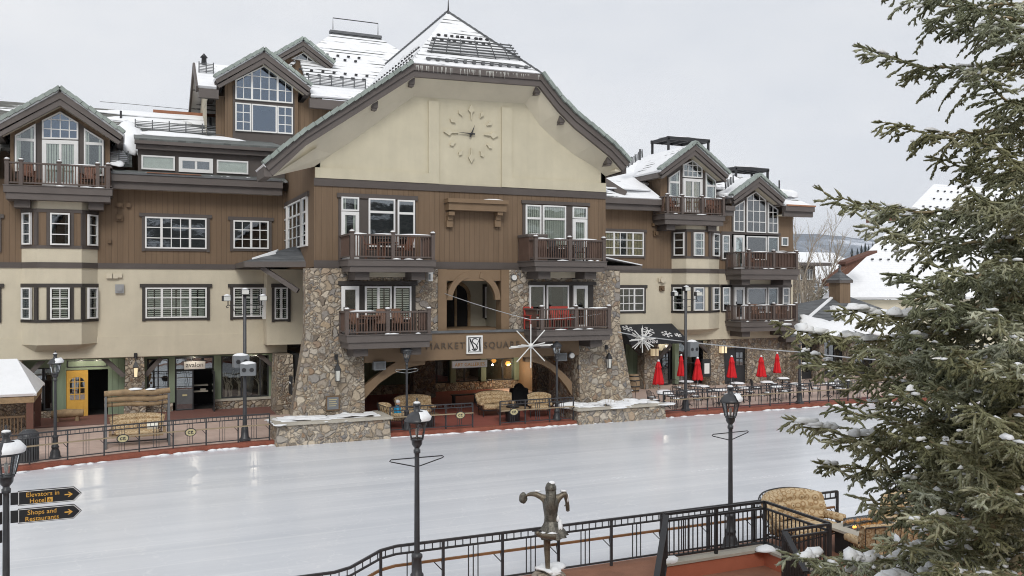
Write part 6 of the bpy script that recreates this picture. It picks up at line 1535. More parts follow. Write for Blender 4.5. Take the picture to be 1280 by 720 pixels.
# person in the armchair
def make_skin(name, V, E, Rr, mat, par, root=0, sub=2):
    me = bpy.data.meshes.new(name); me.from_pydata(V, E, []); o = bpy.data.objects.new(name, me); COL.objects.link(o)
    sk = o.modifiers.new('skin', 'SKIN'); bpy.context.view_layer.update()
    if not me.skin_vertices:
        bpy.context.view_layer.objects.active = o; o.select_set(True); bpy.ops.mesh.customdata_skin_add(); o.select_set(False)
    for i, r in enumerate(Rr):
        me.skin_vertices[0].data[i].radius = r if isinstance(r, tuple) else (r, r); me.skin_vertices[0].data[i].use_root = (i == root)
    ss = o.modifiers.new('sub', 'SUBSURF'); ss.levels = sub; ss.render_levels = sub
    dg = bpy.context.evaluated_depsgraph_get(); m2 = bpy.data.meshes.new_from_object(o.evaluated_get(dg)); o.modifiers.clear(); o.data = m2
    m2.materials.clear(); m2.materials.append(M[mat]); m2.polygons.foreach_set('use_smooth', [True]*len(m2.polygons))
    if par: o.parent = par
    return o
PT = thing('person', 'person in a bright blue jacket and pale hat sitting in the left patio armchair', 'person', (0,0,0))
V = [(0,0,.50),(0,.03,.72),(0,.04,.92),(0,.03,1.04),(0,0,1.10),(0,-.02,1.20),(.09,0,.50),(.12,-.40,.52),(.12,-.44,.10),(-.09,0,.50),(-.12,-.40,.52),(-.12,-.44,.10),(.17,.03,.95),(.22,.0,.72),(.14,-.24,.62),(-.17,.03,.95),(-.22,0,.72),(-.14,-.24,.62),(.12,-.54,.05),(-.12,-.54,.05),(.08,-.31,.61),(-.08,-.31,.61)]
E = [(0,1),(1,2),(2,3),(3,4),(4,5),(0,6),(6,7),(7,8),(0,9),(9,10),(10,11),(2,12),(12,13),(13,14),(2,15),(15,16),(16,17),(8,18),(11,19),(14,20),(17,21)]
RR = [.15,.15,.16,.07,.055,.09,.10,.075,.05,.10,.075,.05,.075,.055,.04,.075,.055,.04,.04,.04,.035,.035]
make_skin('body', V, E, RR, 'dark_cloth', PT, 0)
m = MB(); m.lathe([(.17, .48), (.18, .60), (.185, .80), (.17, .95), (.09, 1.05), (.06, 1.07)], (0, .03, 0), 14); 
for s in (-1, 1): m.tube([(s*.15, .03, .98), (s*.22, .01, .85), (s*.235, 0, .72), (s*.20, -.12, .66), (s*.14, -.25, .63)], [.085, .075, .065, .06, .05], 9)
m.build('jacket', 'blue_jacket', PT)
m = MB(); m.blob((0, -.01, 1.20), (.088, .105, .12), 2, 3, .0, False); m.blob((0, -.115, 1.19), (.016, .02, .022), 2, 1, 0, False); m.blob((.09, 0, 1.19), (.012, .025, .03), 2, 1, 0, False); m.blob((-.09, 0, 1.19), (.012, .025, .03), 2, 1, 0, False); m.build('face', 'skin', PT)
m = MB(); m.lathe([(.107, 1.22), (.112, 1.24), (.105, 1.30), (.06, 1.35), (.0, 1.365)], (0, .005, 0), 14); m.build('hat', 'hat_grey', PT)
PT.scale = (.86,)*3; put(PT, (10.62, 35.66, .16), R(75))
# parasols and cafe furniture
def parasol(seed, drape=1.0):
    T = thing('parasol', 'closed red parasol', 'parasol', (0,0,0)); g = random.Random(seed)
    m = MB(); m.tube([(0,0,.0), (0,0,2.48)], .022, 8); m.lathe([(.25, 0), (.25, .05), (.05, .09)], n=14); m.build('pole', 'vent_steel', T)
    m = MB(); n = 32; V = []; F = []; prof_ = [(2.44, .05), (2.34, .10), (2.15, .14), (2.10, .165), (2.06, .13), (1.8, .17), (1.5, .22), (1.25, .265), (1.18, .27), (1.17, .20)]
    for j, (z_, r_) in enumerate(prof_):
        for k in range(n):
            t = 2*math.pi*k/n; f = 1+.27*math.cos(7*t+.5*math.sin(j*.8)+g.uniform(-.2,.2))*min(1, j/3); V.append((r_*f*math.cos(t)*drape, r_*f*math.sin(t)*drape, z_+.03*math.cos(8*t)*(j > 6)))
    for j in range(len(prof_)-1):
        for k in range(n): k2 = (k+1) % n; F.append((j*n+k, (j+1)*n+k, (j+1)*n+k2, j*n+k2))
    m.add(V, F, True); m.build('canopy', 'red_canvas', T)
    m = MB(); m.blob((0, 0, 2.44), (.075, .075, .09), 3, 2, .1); m.build('snow_cap', 'snow', T); return T
PG = 'closed red parasols'
labs = ['closed red parasol, leftmost, beside the right planter', 'closed red parasol just left of the tall speaker pole, tied narrow at its middle', 'closed red parasol just right of the tall speaker pole', 'closed red parasol in front of the black barn door', 'closed red parasol before the bare stone wall, wide hem', 'smaller closed red parasol, rightmost, farthest back by the stone wall']
spots = [(823, 450, 37), (851.5, 443, 40.2), (872, 446.5, 38), (914.5, 444.5, 38.4), (951.5, 444.5, 38.2), (971.5, 440.5, 39.4)]
pr = parasol(1); PP = []
for k, (x, y, Y) in enumerate(spots):
    X, Z = onY(x, y, Y); o = pr if k == 0 else copy_tree(pr)
    sc = (Z-.15)/2.50; o.scale = (sc, sc, sc); o.location = (X, Y, .15); o.rotation_euler = (0, 0, k*.7); o['label'] = labs[k]; o['group'] = PG; PP.append((X, Y))
    if k in (1, 5): o.scale = (sc*.8, sc*.8, sc)
def cafe_table():
    T = thing('cafe_table', 'cafe table with a dark frame under a layer of snow', 'table', (0,0,0)); m = MB(); m.lathe([(.36, .70), (.37, .72), (.36, .735)], n=20); m.build('table_top', 'black_metal', T)
    m = MB(); m.tube([(0,0,.02), (0,0,.70)], .03, 8)
    for k in range(4): t = k*math.pi/2+.4; m.tube([(0,0,.12), (.2*math.cos(t), .2*math.sin(t), .08), (.3*math.cos(t), .3*math.sin(t), .0)], .018, 5)
    m.build('leg', 'black_metal', T); m = MB(); m.blob((0,0,.735), (.37, .36, .09), 8, 3, .12); m.build('snow', 'snow', T); return T
def cafe_chair():
    T = thing('cafe_chair', 'black metal cafe chair with snow on its seat', 'chair', (0,0,0)); m = MB(); m.pillow((0, 0, .45), (.44, .42, .04)); m.build('seat', 'black_metal', T)
    for sx in (-1, 1):
        for sy in (-1, 1): m = MB(); m.tube([(sx*.20, sy*.18, .44), (sx*.22, sy*.22, 0)], .014, 6); m.build('leg', 'black_metal', T)
    m = MB(); m.tube([(-.2, .19, .44), (-.22, .27, .85), (-.12, .285, .92), (.12, .285, .92), (.22, .27, .85), (.2, .19, .44)], .014, 6)
    for k in range(5): x = -.12+k*.06; m.tube([(x, .2, .46), (x*1.1, .283, .91)], .008, 4)
    m.tube([(-.2, .17, .64), (-.24, -.1, .66), (-.22, -.2, .44)], .012, 5); m.tube([(.2, .17, .64), (.24, -.1, .66), (.22, -.2, .44)], .012, 5); m.build('backrest', 'black_metal', T)
    m = MB(); m.blob((0, -.02, .47), (.2, .19, .05), 5, 2, .15); m.build('snow', 'snow', T); return T
ct, cc = cafe_table(), cafe_chair(); g = random.Random(6); first = [True, True]
TS = [(p_[0]+.05, p_[1]+.05) for p_ in PP]; TS = [(x, y-.42) for x, y in TS] + [(24.1, 35.9), (25.6, 36.2), (27.4, 36.0), (29.2, 36.3), (31.0, 36.0), (32.8, 36.4), (34.6, 36.1), (23.9, 39.4), (36.5, 36.9)]
TL = ['under the leftmost parasol', 'under the parasol tied narrow', 'under the parasol right of the tall pole', 'under the parasol before the barn door', 'under the wide-hemmed parasol', 'under the farthest, smallest parasol',
      'first behind the railing from the planter', 'second behind the railing from the planter', 'third behind the railing from the planter', 'fourth behind the railing from the planter', 'fifth behind the railing from the planter', 'sixth behind the railing from the planter', 'seventh behind the railing from the planter', 'beside the restaurant entrance', 'nearest the spruce, last behind the railing']
for k, (x, y) in enumerate(TS):
    o = ct if k == 0 else copy_tree(ct); o.location = (x, y, .155); o.rotation_euler = (0, 0, g.uniform(0, 6)); o['group'] = 'snow-topped cafe tables'
    o['label'] = 'snow-topped cafe table '+TL[k]
    for j in range(2):
        a = g.uniform(-.5, .5)+j*math.pi+(.3 if k % 2 else 0); c = cc if first[1] else copy_tree(cc); first[1] = False
        c.location = (x+.62*math.cos(a), y+.62*math.sin(a), .155); c.rotation_euler = (0, 0, a-math.pi/2+g.uniform(-.3, .3)); c['group'] = 'black metal cafe chairs'; c['label'] = 'black cafe chair, '+('right' if j == 0 else 'left')+' of the snowy table '+TL[k]
# barrel by entrance
X, Y = 26.35, 42.3; T = thing('barrel', 'weathered wooden barrel beside the restaurant entrance', 'barrel', (X, Y, .15)); m = MB(); m.lathe([(.27, 0), (.33, .3), (.35, .5), (.33, .7), (.27, 1.0)], (X, Y, .15), 18); m.build('staves', 'barrel', T); m = MB()
for z_, r_ in ((.1, .296), (.33, .342), (.67, .342), (.9, .296)): m.lathe([(r_-.02, z_-.03), (r_+.008, z_-.03), (r_+.008, z_+.03), (r_-.02, z_+.03)], (X, Y, .15), 18)
m.build('hoop', 'black_metal', T)
# small lit spots under the soffit of the shop fronts
for lab, x in (('small lit ceiling spot above the yellow door', 100), ('small lit ceiling spot above the dark open doorway', 122), ('small lit ceiling spot above the glass shop door', 243), ('small lit ceiling spot in front of the display window', 318), ('small lit ceiling spot under the awning side of the restaurant', 831), ('small lit ceiling spot before the restaurant window', 868)):
    X = XY(x, 43.9); T = thing('ceiling_spot', lab, 'ceiling light', (X, 43.9, 2.74)); m = MB(); m.lathe([(.07, 0), (.08, .06)], (X, 43.9, 2.75), 10); m.build('housing', 'plastic_white', T); m = MB(); m.lathe([(.055, -.004), (.055, -.001)], (X, 43.9, 2.75), 10); m.build('lens', 'spot_glow', T)
    pl = bpy.data.lights.new('spot_light', 'POINT'); pl.energy = 12; pl.color = (1, .90, .76); pl.shadow_soft_size = .03; po = bpy.data.objects.new('spot_light', pl); COL.objects.link(po); po.location = (X, 43.9, 2.66)
# litter bin, log bench, hut
bx, by = onZ(36, 577, .15); T = thing('litter_bin', 'dark ribbed litter bin behind the left end of the railing', 'litter bin', (bx, by, .15)); m = MB(); m.lathe([(.26, .02), (.26, .8)], (bx, by, .15), 18); m.build('liner', 'black_metal', T); m = MB()
for k in range(22): t = k*2*math.pi/22; m.bar((bx+.29*math.cos(t), by+.29*math.sin(t), .15), (bx+.29*math.cos(t), by+.29*math.sin(t), .98), .045, .02)
m.lathe([(.28, .80), (.32, .81), (.32, .86), (.28, .87)], (bx, by, .15), 18); m.build('slats', 'pole_grey', T); m = MB(); m.lathe([(.32, .87), (.30, .98), (.18, 1.08), (.0, 1.10)], (bx, by, .15), 18); m.build('lid', 'lamp_metal', T)
T = thing('log_bench', 'split log bench beside the yellow door', 'bench', (XY(84, 43), 43, .2)); X = XY(84, 43); m = MB(); m.tube([(X-.62, 42.9, .52), (X, 42.92, .55), (X+.65, 42.9, .53)], [.17, .2, .16], 9); m.build('seat', 'log', T)
for s in (-.4, .4): m = MB(); m.tube([(X+s, 42.9, .2), (X+s, 42.9, .45)], .1, 8); m.build('leg', 'log', T)
T = thing('kiosk', 'small timber kiosk with a snow-covered hip roof at the left picture edge', 'kiosk', (-5.2, 39.5, .15))
m = MB(); A1, A2, A3, A4 = (-8.6, 38.3, 1.98), (-3.0, 38.3, 1.98), (-3.0, 42.2, 1.98), (-8.6, 42.2, 1.98); B1, B2 = (-7.6, 40.2, 3.2), (-3.85, 40.2, 3.2)
m.slab([A1, A2, B2, B1], .12); m.slab([A2, A3, B2], .12); m.slab([A3, A4, B1, B2], .12); m.slab([A4, A1, B1], .12); m.build('roof', 'snow', T)
m = MB(); m.box(-8.5, 38.4, 1.62, -3.1, 38.55, 1.85); m.box(-3.25, 38.56, 1.62, -3.1, 42.1, 1.85); m.build('beam', 'log', T)
for X, Y in ((-3.25, 38.55), (-5.8, 38.55), (-3.25, 42)): m = MB(); m.cbox((X, Y, .9), (.24, .24, 1.46)); m.build('post', 'red_wood', T)
m = MB(); m.box(-8, 38.5, 1.05, -3.4, 38.6, 1.12); m.box(-8, 38.52, .3, -3.4, 38.58, .36)
for k in range(38): m.box(-8+k*.12, 38.53, .36, -7.96+k*.12, 38.57, 1.05)
m.build('balustrade', 'vent_brown', T)
m = MB(); m.box(-8, 40.8, .15, -3.6, 41.0, 1.6); m.build('back_wall', 'stone_small', T)
X, Z = onY(635, 457, 46.0); T = thing('pendant_lamp', 'small orange glowing lamp hanging deep inside the passage', 'lamp', (X, 46.0, Z)); m = MB(); m.lathe([(.06, 0), (.14, .06), (.15, .15), (.08, .24)], (X, 46.0, Z), 10); m.build('lamp_shade', 'ember', T); pl = bpy.data.lights.new('pendant_light', 'POINT'); pl.energy = 70; pl.color = (1, .80, .58); pl.shadow_soft_size = .04; po = bpy.data.objects.new('pendant_light', pl); COL.objects.link(po); po.location = (X, 45.8, Z-.15)
m = MB(); m.tube([(X, 46.0, Z+.24), (X, 46.0, 2.86)], .015, 4); m.build('cord', 'black_metal', T)
# covered heater / grill and bench in the passage
X, Y = 18.0, 39.6; T = thing('covered_grill', 'black covered grill in the shade of the passage between the sofa and the armchair', 'grill', (X, Y, .155)); m = MB(); m.pillow((X, Y, .62), (.85, .6, .9)); m.blob((X, Y, 1.05), (.28, .28, .26), 3, 2, .1); m.build('cover', 'canvas_black', T); m = MB(); m.box(X-.4, Y-.25, .155, X+.4, Y+.25, .22); m.build('base', 'black_metal', T)
X, Y = 15.9, 41.6; T = thing('bench', 'dark bench in the shade at the back of the passage', 'bench', (X, Y, .155)); m = MB(); m.box(X-.7, Y-.2, .58, X+.7, Y+.2, .63); m.build('seat', 'door_black', T)
for s in (-.6, .6): m = MB(); m.box(X+s-.03, Y-.18, .155, X+s+.03, Y+.18, .58); m.build('leg', 'black_metal', T)

# balcony furniture
def dchair(mat, label, nm='balcony_chair'):
    T = thing(nm, label, 'chair', (0,0,0)); m = MB()
    for k in range(5): m.box(-.26, -.26+k*.105, .40, .26, -.17+k*.105, .43)
    m.build('seat', mat, T); m = MB()
    for k in range(6): x = -.24+k*.085; m.bar((x+.02, .26, .42), (x+.02, .42, 1.0), .07, .025)
    m.bar((-.25, .41, .97), (.25, .41, .97), .03, .08); m.build('backrest', mat, T)
    for sx in (-1, 1):
        m = MB(); m.bar((sx*.27, -.25, .0), (sx*.27, -.25, .62), .05); m.build('leg', mat, T); m = MB(); m.bar((sx*.27, .28, 0), (sx*.27, .28, .62), .05); m.build('leg', mat, T)
        m = MB(); m.box(sx*.27-.06, -.3, .622, sx*.27+.06, .33, .65); m.build('armrest', mat, T)
    return T
def bz(D): return None
def deckz(x, y, Y): return onY(x, y, Y)[1]
cw = dchair('chair_wood', 'chair'); cr_ = dchair('red_chair', 'chair'); cm = dchair('black_metal', 'chair'); ck_ = dchair('wicker', 'chair')
z3 = FY(34.6).Z(490, 324.7)+.02; z2 = FY(34.6).Z(485, 418.5)+.02; z3r = FY(34.6).Z(712, 326.5)+.02; z2r = FY(34.6).Z(719, 412.5)+.02; zl3 = FY(41.9).Z(75, 233.5)+.02; zr1 = FY(41.9).Z(868, 268.5)+.02; zr23 = FY(41.7).Z(958, 336.5)+.02; zr22 = FY(41.7).Z(958, 402)+.02
def place(o, lab, x, Y, z_, rz, first=[set()]):
    c = o if o.name not in first[0] else copy_tree(o); first[0].add(o.name); c.location = (XY(x, Y), Y, z_); c.rotation_euler = (0, 0, rz); c['label'] = lab; c['group'] = 'balcony chairs'
place(cw, 'brown wooden chair, left of the table on the upper left gable balcony', 466, 35.6, z3, R(70)); place(cw, 'brown wooden chair, right of the table on the upper left gable balcony', 504, 35.6, z3, R(-70))
place(ck_, 'brown wicker chair, leftmost on the lower left gable balcony', 447, 35.5, z2, R(30)); place(ck_, 'brown wicker chair with a tall back in the middle of the lower left gable balcony', 478, 35.5, z2, R(-15)); place(ck_, 'brown wicker chair, rightmost on the lower left gable balcony', 502, 35.6, z2, R(20))
place(cr_, 'red chair, leftmost on the lower right gable balcony', 666, 35.6, z2r, R(5)); place(cr_, 'red chair, middle of three on the lower right gable balcony', 697, 35.6, z2r, R(-8)); place(cr_, 'red chair nearest the door on the lower right gable balcony', 711, 35.6, z2r, R(6))
place(cm, 'black metal chair, left of two on the upper right gable balcony', 697, 35.5, z3r, R(15)); place(cm, 'black metal chair, right of two on the upper right gable balcony', 724, 35.5, z3r, R(-15))
place(cw, 'brown wooden chair behind the left posts of the left wing balcony', 34, 42.5, zl3, R(10)); place(cw, 'brown wooden chair behind the right posts of the left wing balcony', 111, 42.5, zl3, R(-10))
place(cw, 'brown wooden chair on the left side of the snowy right wing top balcony', 842, 42.5, zr1, R(10)); place(cw, 'brown wooden chair on the right side of the snowy right wing top balcony', 892, 42.5, zr1, R(-10))
place(cw, 'brown wooden chair on the middle balcony at the far right end', 942, 42.4, zr23, R(10)); place(ck_, 'brown wicker chair, left of two on the lowest balcony at the far right end', 948, 42.4, zr22, R(0)); place(ck_, 'brown wicker chair, right of two on the lowest balcony at the far right end', 975, 42.4, zr22, R(-10))
def btable(lab, x, Y, z_, mat):
    X = XY(x, Y); T = thing('balcony_table', lab, 'table', (X, Y, z_)); m = MB(); m.lathe([(.42, .70), (.42, .74)], (X, Y, z_), 16); m.build('table_top', mat, T)
    for a in range(4): m = MB(); m.bar((X+.3*math.cos(a*1.57+.7), Y+.3*math.sin(a*1.57+.7), z_), (X+.25*math.cos(a*1.57+.7), Y+.25*math.sin(a*1.57+.7), z_+.7), .05); m.build('leg', mat, T)
btable('round wooden table between two chairs on the upper left gable balcony', 485, 35.6, z3, 'chair_wood'); btable('black metal table on the upper right gable balcony', 709, 35.6, z3r, 'black_metal'); btable('brown table on the lower left gable balcony', 463, 35.9, z2, 'wicker')
def hottub(lab, x0, x1, Y0, Y1, z_, h_):
    X0, X1 = XY(x0, Y0), XY(x1, Y0); T = thing('hot_tub', lab, 'hot tub', ((X0+X1)/2, Y0, z_)); m = MB(); m.box(X0, Y0, z_, X1, Y1, z_+h_); m.build('cabinet', 'baluster', T); m = MB(); m.box(X0-.04, Y0-.04, z_+h_+.002, X1+.04, Y1+.04, z_+h_+.14); m.build('cover', 'fascia', T, bevel=.03)
    m = MB(); m.blob(((X0+X1)/2, (Y0+Y1)/2, z_+h_+.14), ((X1-X0)*.45, .4, .05), 3); m.build('snow', 'snow', T)
hottub('covered brown hot tub on the upper right gable balcony', 661, 684, 35.2, 36.3, z3r, 1.05); hottub('covered brown hot tub at the right end of the far right middle balcony', 974, 991, 42.0, 43.1, zr23, .95)

# ================================================================== STATUE
T = thing('statue', 'bronze statue of a skating girl with outstretched arms and one raised leg', 'statue', (0,0,0))
V = [(0,0,.92),(0,.05,1.10),(.01,.06,1.30),(.01,.03,1.44),(0,.05,1.52),(0,.07,1.62),     # pelvis..head (faces +y)
     (-.07,0,.88),(-.075,.02,.48),(-.06,-.02,.08),(-.06,.10,.03),                        # standing leg
     (.09,0,.88),(.20,-.02,.70),(-.02,-.34,.80),(-.24,-.44,.86),(-.30,-.46,.93),          # raised leg
     (-.16,.05,1.465),(-.30,.08,1.53),(-.42,.15,1.51),(-.47,.18,1.48),
     (.16,.05,1.465),(.29,.09,1.55),(.33,.17,1.36),(.34,.19,1.28)]
E = [(0,1),(1,2),(2,3),(3,4),(4,5),(0,6),(6,7),(7,8),(8,9),(0,10),(10,11),(11,12),(12,13),(13,14),(3,15),(15,16),(16,17),(17,18),(3,19),(19,20),(20,21),(21,22)]
RR = [.13,.115,.14,.115,.05,.09,.095,.068,.05,.045,.095,.072,.058,.048,.045,.066,.058,.042,.032,.066,.058,.042,.032]
# five fingers to each hand
def fingers(base, i0, dirv, side):
    d = Vector(dirv).normalized(); s_ = d.cross(Vector((0,0,1))).normalized()
    for k, L in enumerate((.075, .085, .08, .065)):
        b = Vector(base)+s_*(k-1.5)*.02; V.append(tuple(b+d*.03)); V.append(tuple(b+d*(.03+L*.6)-Vector((0,0,.012)))); V.append(tuple(b+d*(.03+L)-Vector((0,0,.035)))); n = len(V); E.extend([(i0, n-3), (n-3, n-2), (n-2, n-1)]); RR.extend([.013, .011, .009])
    b = Vector(base)+s_*side*.035; V.append(tuple(b)); V.append(tuple(b+s_*side*.035+d*.03)); n = len(V); E.extend([(i0, n-2), (n-2, n-1)]); RR.extend([.014, .011])
fingers(V[18], 18, (-.6, .3, -.5), 1); fingers(V[22], 22, (.1, .3, -.9), -1)
make_skin('body', V, E, RR, 'bronze_leg', T, 0, 2)
m = MB(); m.lathe([(.135, .98), (.125, 1.08), (.145, 1.22), (.165, 1.36), (.15, 1.46), (.07, 1.50)], (0, .04, 0), 18); m.build('jacket', 'bronze', T)
m = MB(); n = 36; V2 = []; F2 = []
for j, (z_, r_) in enumerate(((1.02, .125), (.95, .155), (.88, .20), (.80, .245), (.74, .275), (.735, .26))):
    for k in range(n):
        t = 2*math.pi*k/n; f = 1+.15*math.cos(10*t+.4*math.sin(3*t))*min(1, j/2); V2.append((r_*f*math.cos(t)*1.0+.01*j, r_*f*math.sin(t)*.85-.012*j, z_+.035*math.sin(t+.6)*(j/5)))
for j in range(5):
    for k in range(n): k2 = (k+1) % n; F2.append((j*n+k, (j+1)*n+k, (j+1)*n+k2, j*n+k2))
m.add(V2, F2, True); m.build('skirt', 'bronze', T)
m = MB(); g = random.Random(8); m.blob((0, .045, 1.66), (.115, .12, .12), 3, 3, .06, False)
for k in range(26):
    a = R(200+140*k/25); x, y = .09*math.cos(a), .09*math.sin(a)+.04; x2 = x*1.25+g.uniform(-.03, .03)
    m.tube([(x*.8, y*.7+.02, 1.71), (x*1.02, y-.01, 1.60), (x*.95, y-.07, 1.45), (x*.85+g.uniform(-.015,.015), y-.075, 1.31), (x*.62+g.uniform(-.02,.02), y-.05, 1.20+g.uniform(-.05, .06))], [.020, .022, .022, .018, .005], 5)
m.build('hair', 'bronze', T)
m = MB(); m.blob((0, .158, 1.60), (.014, .02, .02), 1, 1, 0, False); m.blob((-.035, .145, 1.625), (.014, .01, .009), 1, 1, 0, False); m.blob((.035, .145, 1.625), (.014, .01, .009), 1, 1, 0, False); m.blob((0, .148, 1.565), (.028, .01, .008), 1, 1, 0, False)
for s in (-1, 1): m.blob((s*.095, .06, 1.61), (.014, .022, .03), 1, 1, 0, False)
m.build('face', 'bronze', T)
m = MB(); m.box(-.075, -.10, -.005, -.045, .20, .012); m.bar((-.20, -.47, .95), (-.38, -.40, .93), .012, .03); m.build('skate_blade', 'black_metal', T)
m = MB(); m.blob((-.54, .2, 1.42), (.085, .05, .10), 7, 3, .12, False); m.build('muff', 'bronze', T)
m = MB(); m.blob((.02, .05, 1.755), (.075, .08, .045), 3, 2, .1); m.blob((.26, .08, 1.585), (.075, .032, .03), 5, 2, .35); m.blob((.345, .13, 1.44), (.03, .035, .09), 5, 2, .2, False); m.blob((.175, -.03, .93), (.05, .10, .15), 6, 3, .3, False); m.blob((.14, -.02, 1.07), (.03, .05, .09), 6, 3, .3, False); m.blob((-.25, .07, 1.585), (.06, .026, .022), 9, 2, .35); m.blob((.02, -.23, .835), (.09, .032, .02), 4, 2, .35); m.blob((-.17, -.40, .89), (.05, .03, .02), 4, 2, .35); m.blob((-.02, .06, .04), (.24, .25, .08), 2, 3, .35); m.blob((.10, -.05, .03), (.14, .16, .10), 12, 2, .3); m.build('snow', 'snow', T)
m = MB(); m.lathe([(.34, -.42), (.34, -.06), (.30, -.03), (.28, -.008)], (-.04, .02, 0), 18); m.build('pedestal', 'stone_wall', T)
T.location = (7.74, 15.5, .45); T.rotation_euler = (0, 0, R(-24))
# ================================================================== THE BIG SPRUCE
rg = np.random.default_rng(5)
class Twigs:
    """collects needle-bearing twig axes and bare stems"""
    def __init__(s): s.a = []; s.b = []; s.t = []; s.stem = MB()
    def twig(s, p0, p1, tint): s.a.append(p0); s.b.append(p1); s.t.append(tint)
def needle_mesh(name, A_, B_, T_, per_m, ln, wd, mat, parent, seed=1, core=0.0):
    """bottle-brush twigs: a rough tapered core along every axis and loose needles standing off it"""
    r = np.random.default_rng(seed); A_ = np.array(A_); B_ = np.array(B_); T_ = np.array(T_); D = B_-A_; L = np.linalg.norm(D, axis=1); D = D/np.maximum(L[:, None], 1e-6); m = len(L)
    ref0 = np.where(np.abs(D[:, 2:3]) > .9, np.array([[1., 0, 0]]), np.array([[0, 0, 1.]])); U = np.cross(D, ref0); U /= np.linalg.norm(U, axis=1)[:, None]; Wv = np.cross(U, D)
    K = np.maximum(5, (L*per_m)).astype(int); idx = np.repeat(np.arange(m), K); n = len(idx)
    t = r.random(n); ax = D[idx]; base = A_[idx]+ax*(t*L[idx])[:, None]
    ph = r.random(n)*2*np.pi; rad = U[idx]*np.cos(ph)[:, None]+Wv[idx]*np.sin(ph)[:, None]
    an = r.uniform(.5, 1.2, n); dr = ax*np.cos(an)[:, None]+rad*np.sin(an)[:, None]; dr[:, 2] += .10
    le = ln*r.uniform(.7, 1.2, n); tip = base+dr*le[:, None]
    sd = np.cross(dr, r.normal(size=(n, 3))); sd /= np.linalg.norm(sd, axis=1)[:, None]; sd *= (wd*.5)
    v = np.empty((n, 3, 3)); v[:, 0] = base-sd; v[:, 1] = base+sd; v[:, 2] = tip; v = v.reshape(-1, 3)
    li = np.arange(3*n); ls = np.arange(0, 3*n, 3); lt = np.full(n, 3); tint = np.repeat(np.clip(T_[idx]+r.normal(0, .12, n), 0, 1), 3)
    if core:
        S_ = 5; rings = ((0.0, .55), (.35, 1.0), (.75, .85), (1.02, .18)); cv = np.empty((m, len(rings), S_, 3))
        for j, (f, q) in enumerate(rings):
            for k in range(S_):
                a = 2*np.pi*k/S_+j*.6; rr = core*q*r.uniform(.55, 1.35, m); cv[:, j, k] = A_+D*(L*f)[:, None]+(U*np.cos(a)+Wv*np.sin(a))*rr[:, None]
        o0 = len(v); per = len(rings)*S_; fs = []
        for j in range(len(rings)-1):
            for k in range(S_): k2 = (k+1) % S_; fs += [(j*S_+k, j*S_+k2, (j+1)*S_+k2), (j*S_+k, (j+1)*S_+k2, (j+1)*S_+k)]
        fs = np.array(fs); allf = (fs[None]+(np.arange(m)*per)[:, None, None]+o0).reshape(-1, 3); nf = len(allf)
        v = np.concatenate([v, cv.reshape(-1, 3)]); li = np.concatenate([li, allf.ravel()]); ls = np.concatenate([ls, 3*n+np.arange(0, 3*nf, 3)]); lt = np.concatenate([lt, np.full(nf, 3)])
        tint = np.concatenate([tint, np.clip(np.repeat(T_, per)-.10+r.normal(0, .16, m*per), 0, 1)])
    me = bpy.data.meshes.new(name); me.vertices.add(len(v)); me.loops.add(len(li)); me.polygons.add(len(ls))
    c = Vector((v[:,0].mean(), v[:,1].mean(), v[:,2].min())); v = v-np.array(c)
    me.vertices.foreach_set('co', v.astype(np.float32).ravel()); me.loops.foreach_set('vertex_index', li.astype(np.int32)); me.polygons.foreach_set('loop_start', ls.astype(np.int32)); me.polygons.foreach_set('loop_total', lt.astype(np.int32))
    at = me.attributes.new('tint', 'FLOAT', 'POINT'); at.data.foreach_set('value', tint.astype(np.float32))
    me.materials.append(M[mat]); me.update(); me.validate()
    o = bpy.data.objects.new(name, me); COL.objects.link(o); pw = WL.get(parent.name, Vector()) if parent else Vector(); o.location = c-pw
    if parent: o.parent = parent
    return o
TX, TY = 8.75, 5.85         # trunk foot
SPR = thing('spruce_tree', 'large green spruce with drooping snow-dusted branches filling the right side', 'spruce tree', (TX, TY, 0))
m = MB(); zs = [0, 2, 4, 6, 8, 10, 12, 14.5]; m.tube([(TX+.05*math.sin(z_), TY+.04*math.cos(z_*1.3), z_) for z_ in zs], [.24, .21, .18, .15, .12, .09, .06, .015], 10); m.build('trunk', 'bark', SPR)
tw = Twigs(); limbs = MB(); snow_m = MB(); rs = random.Random(17)
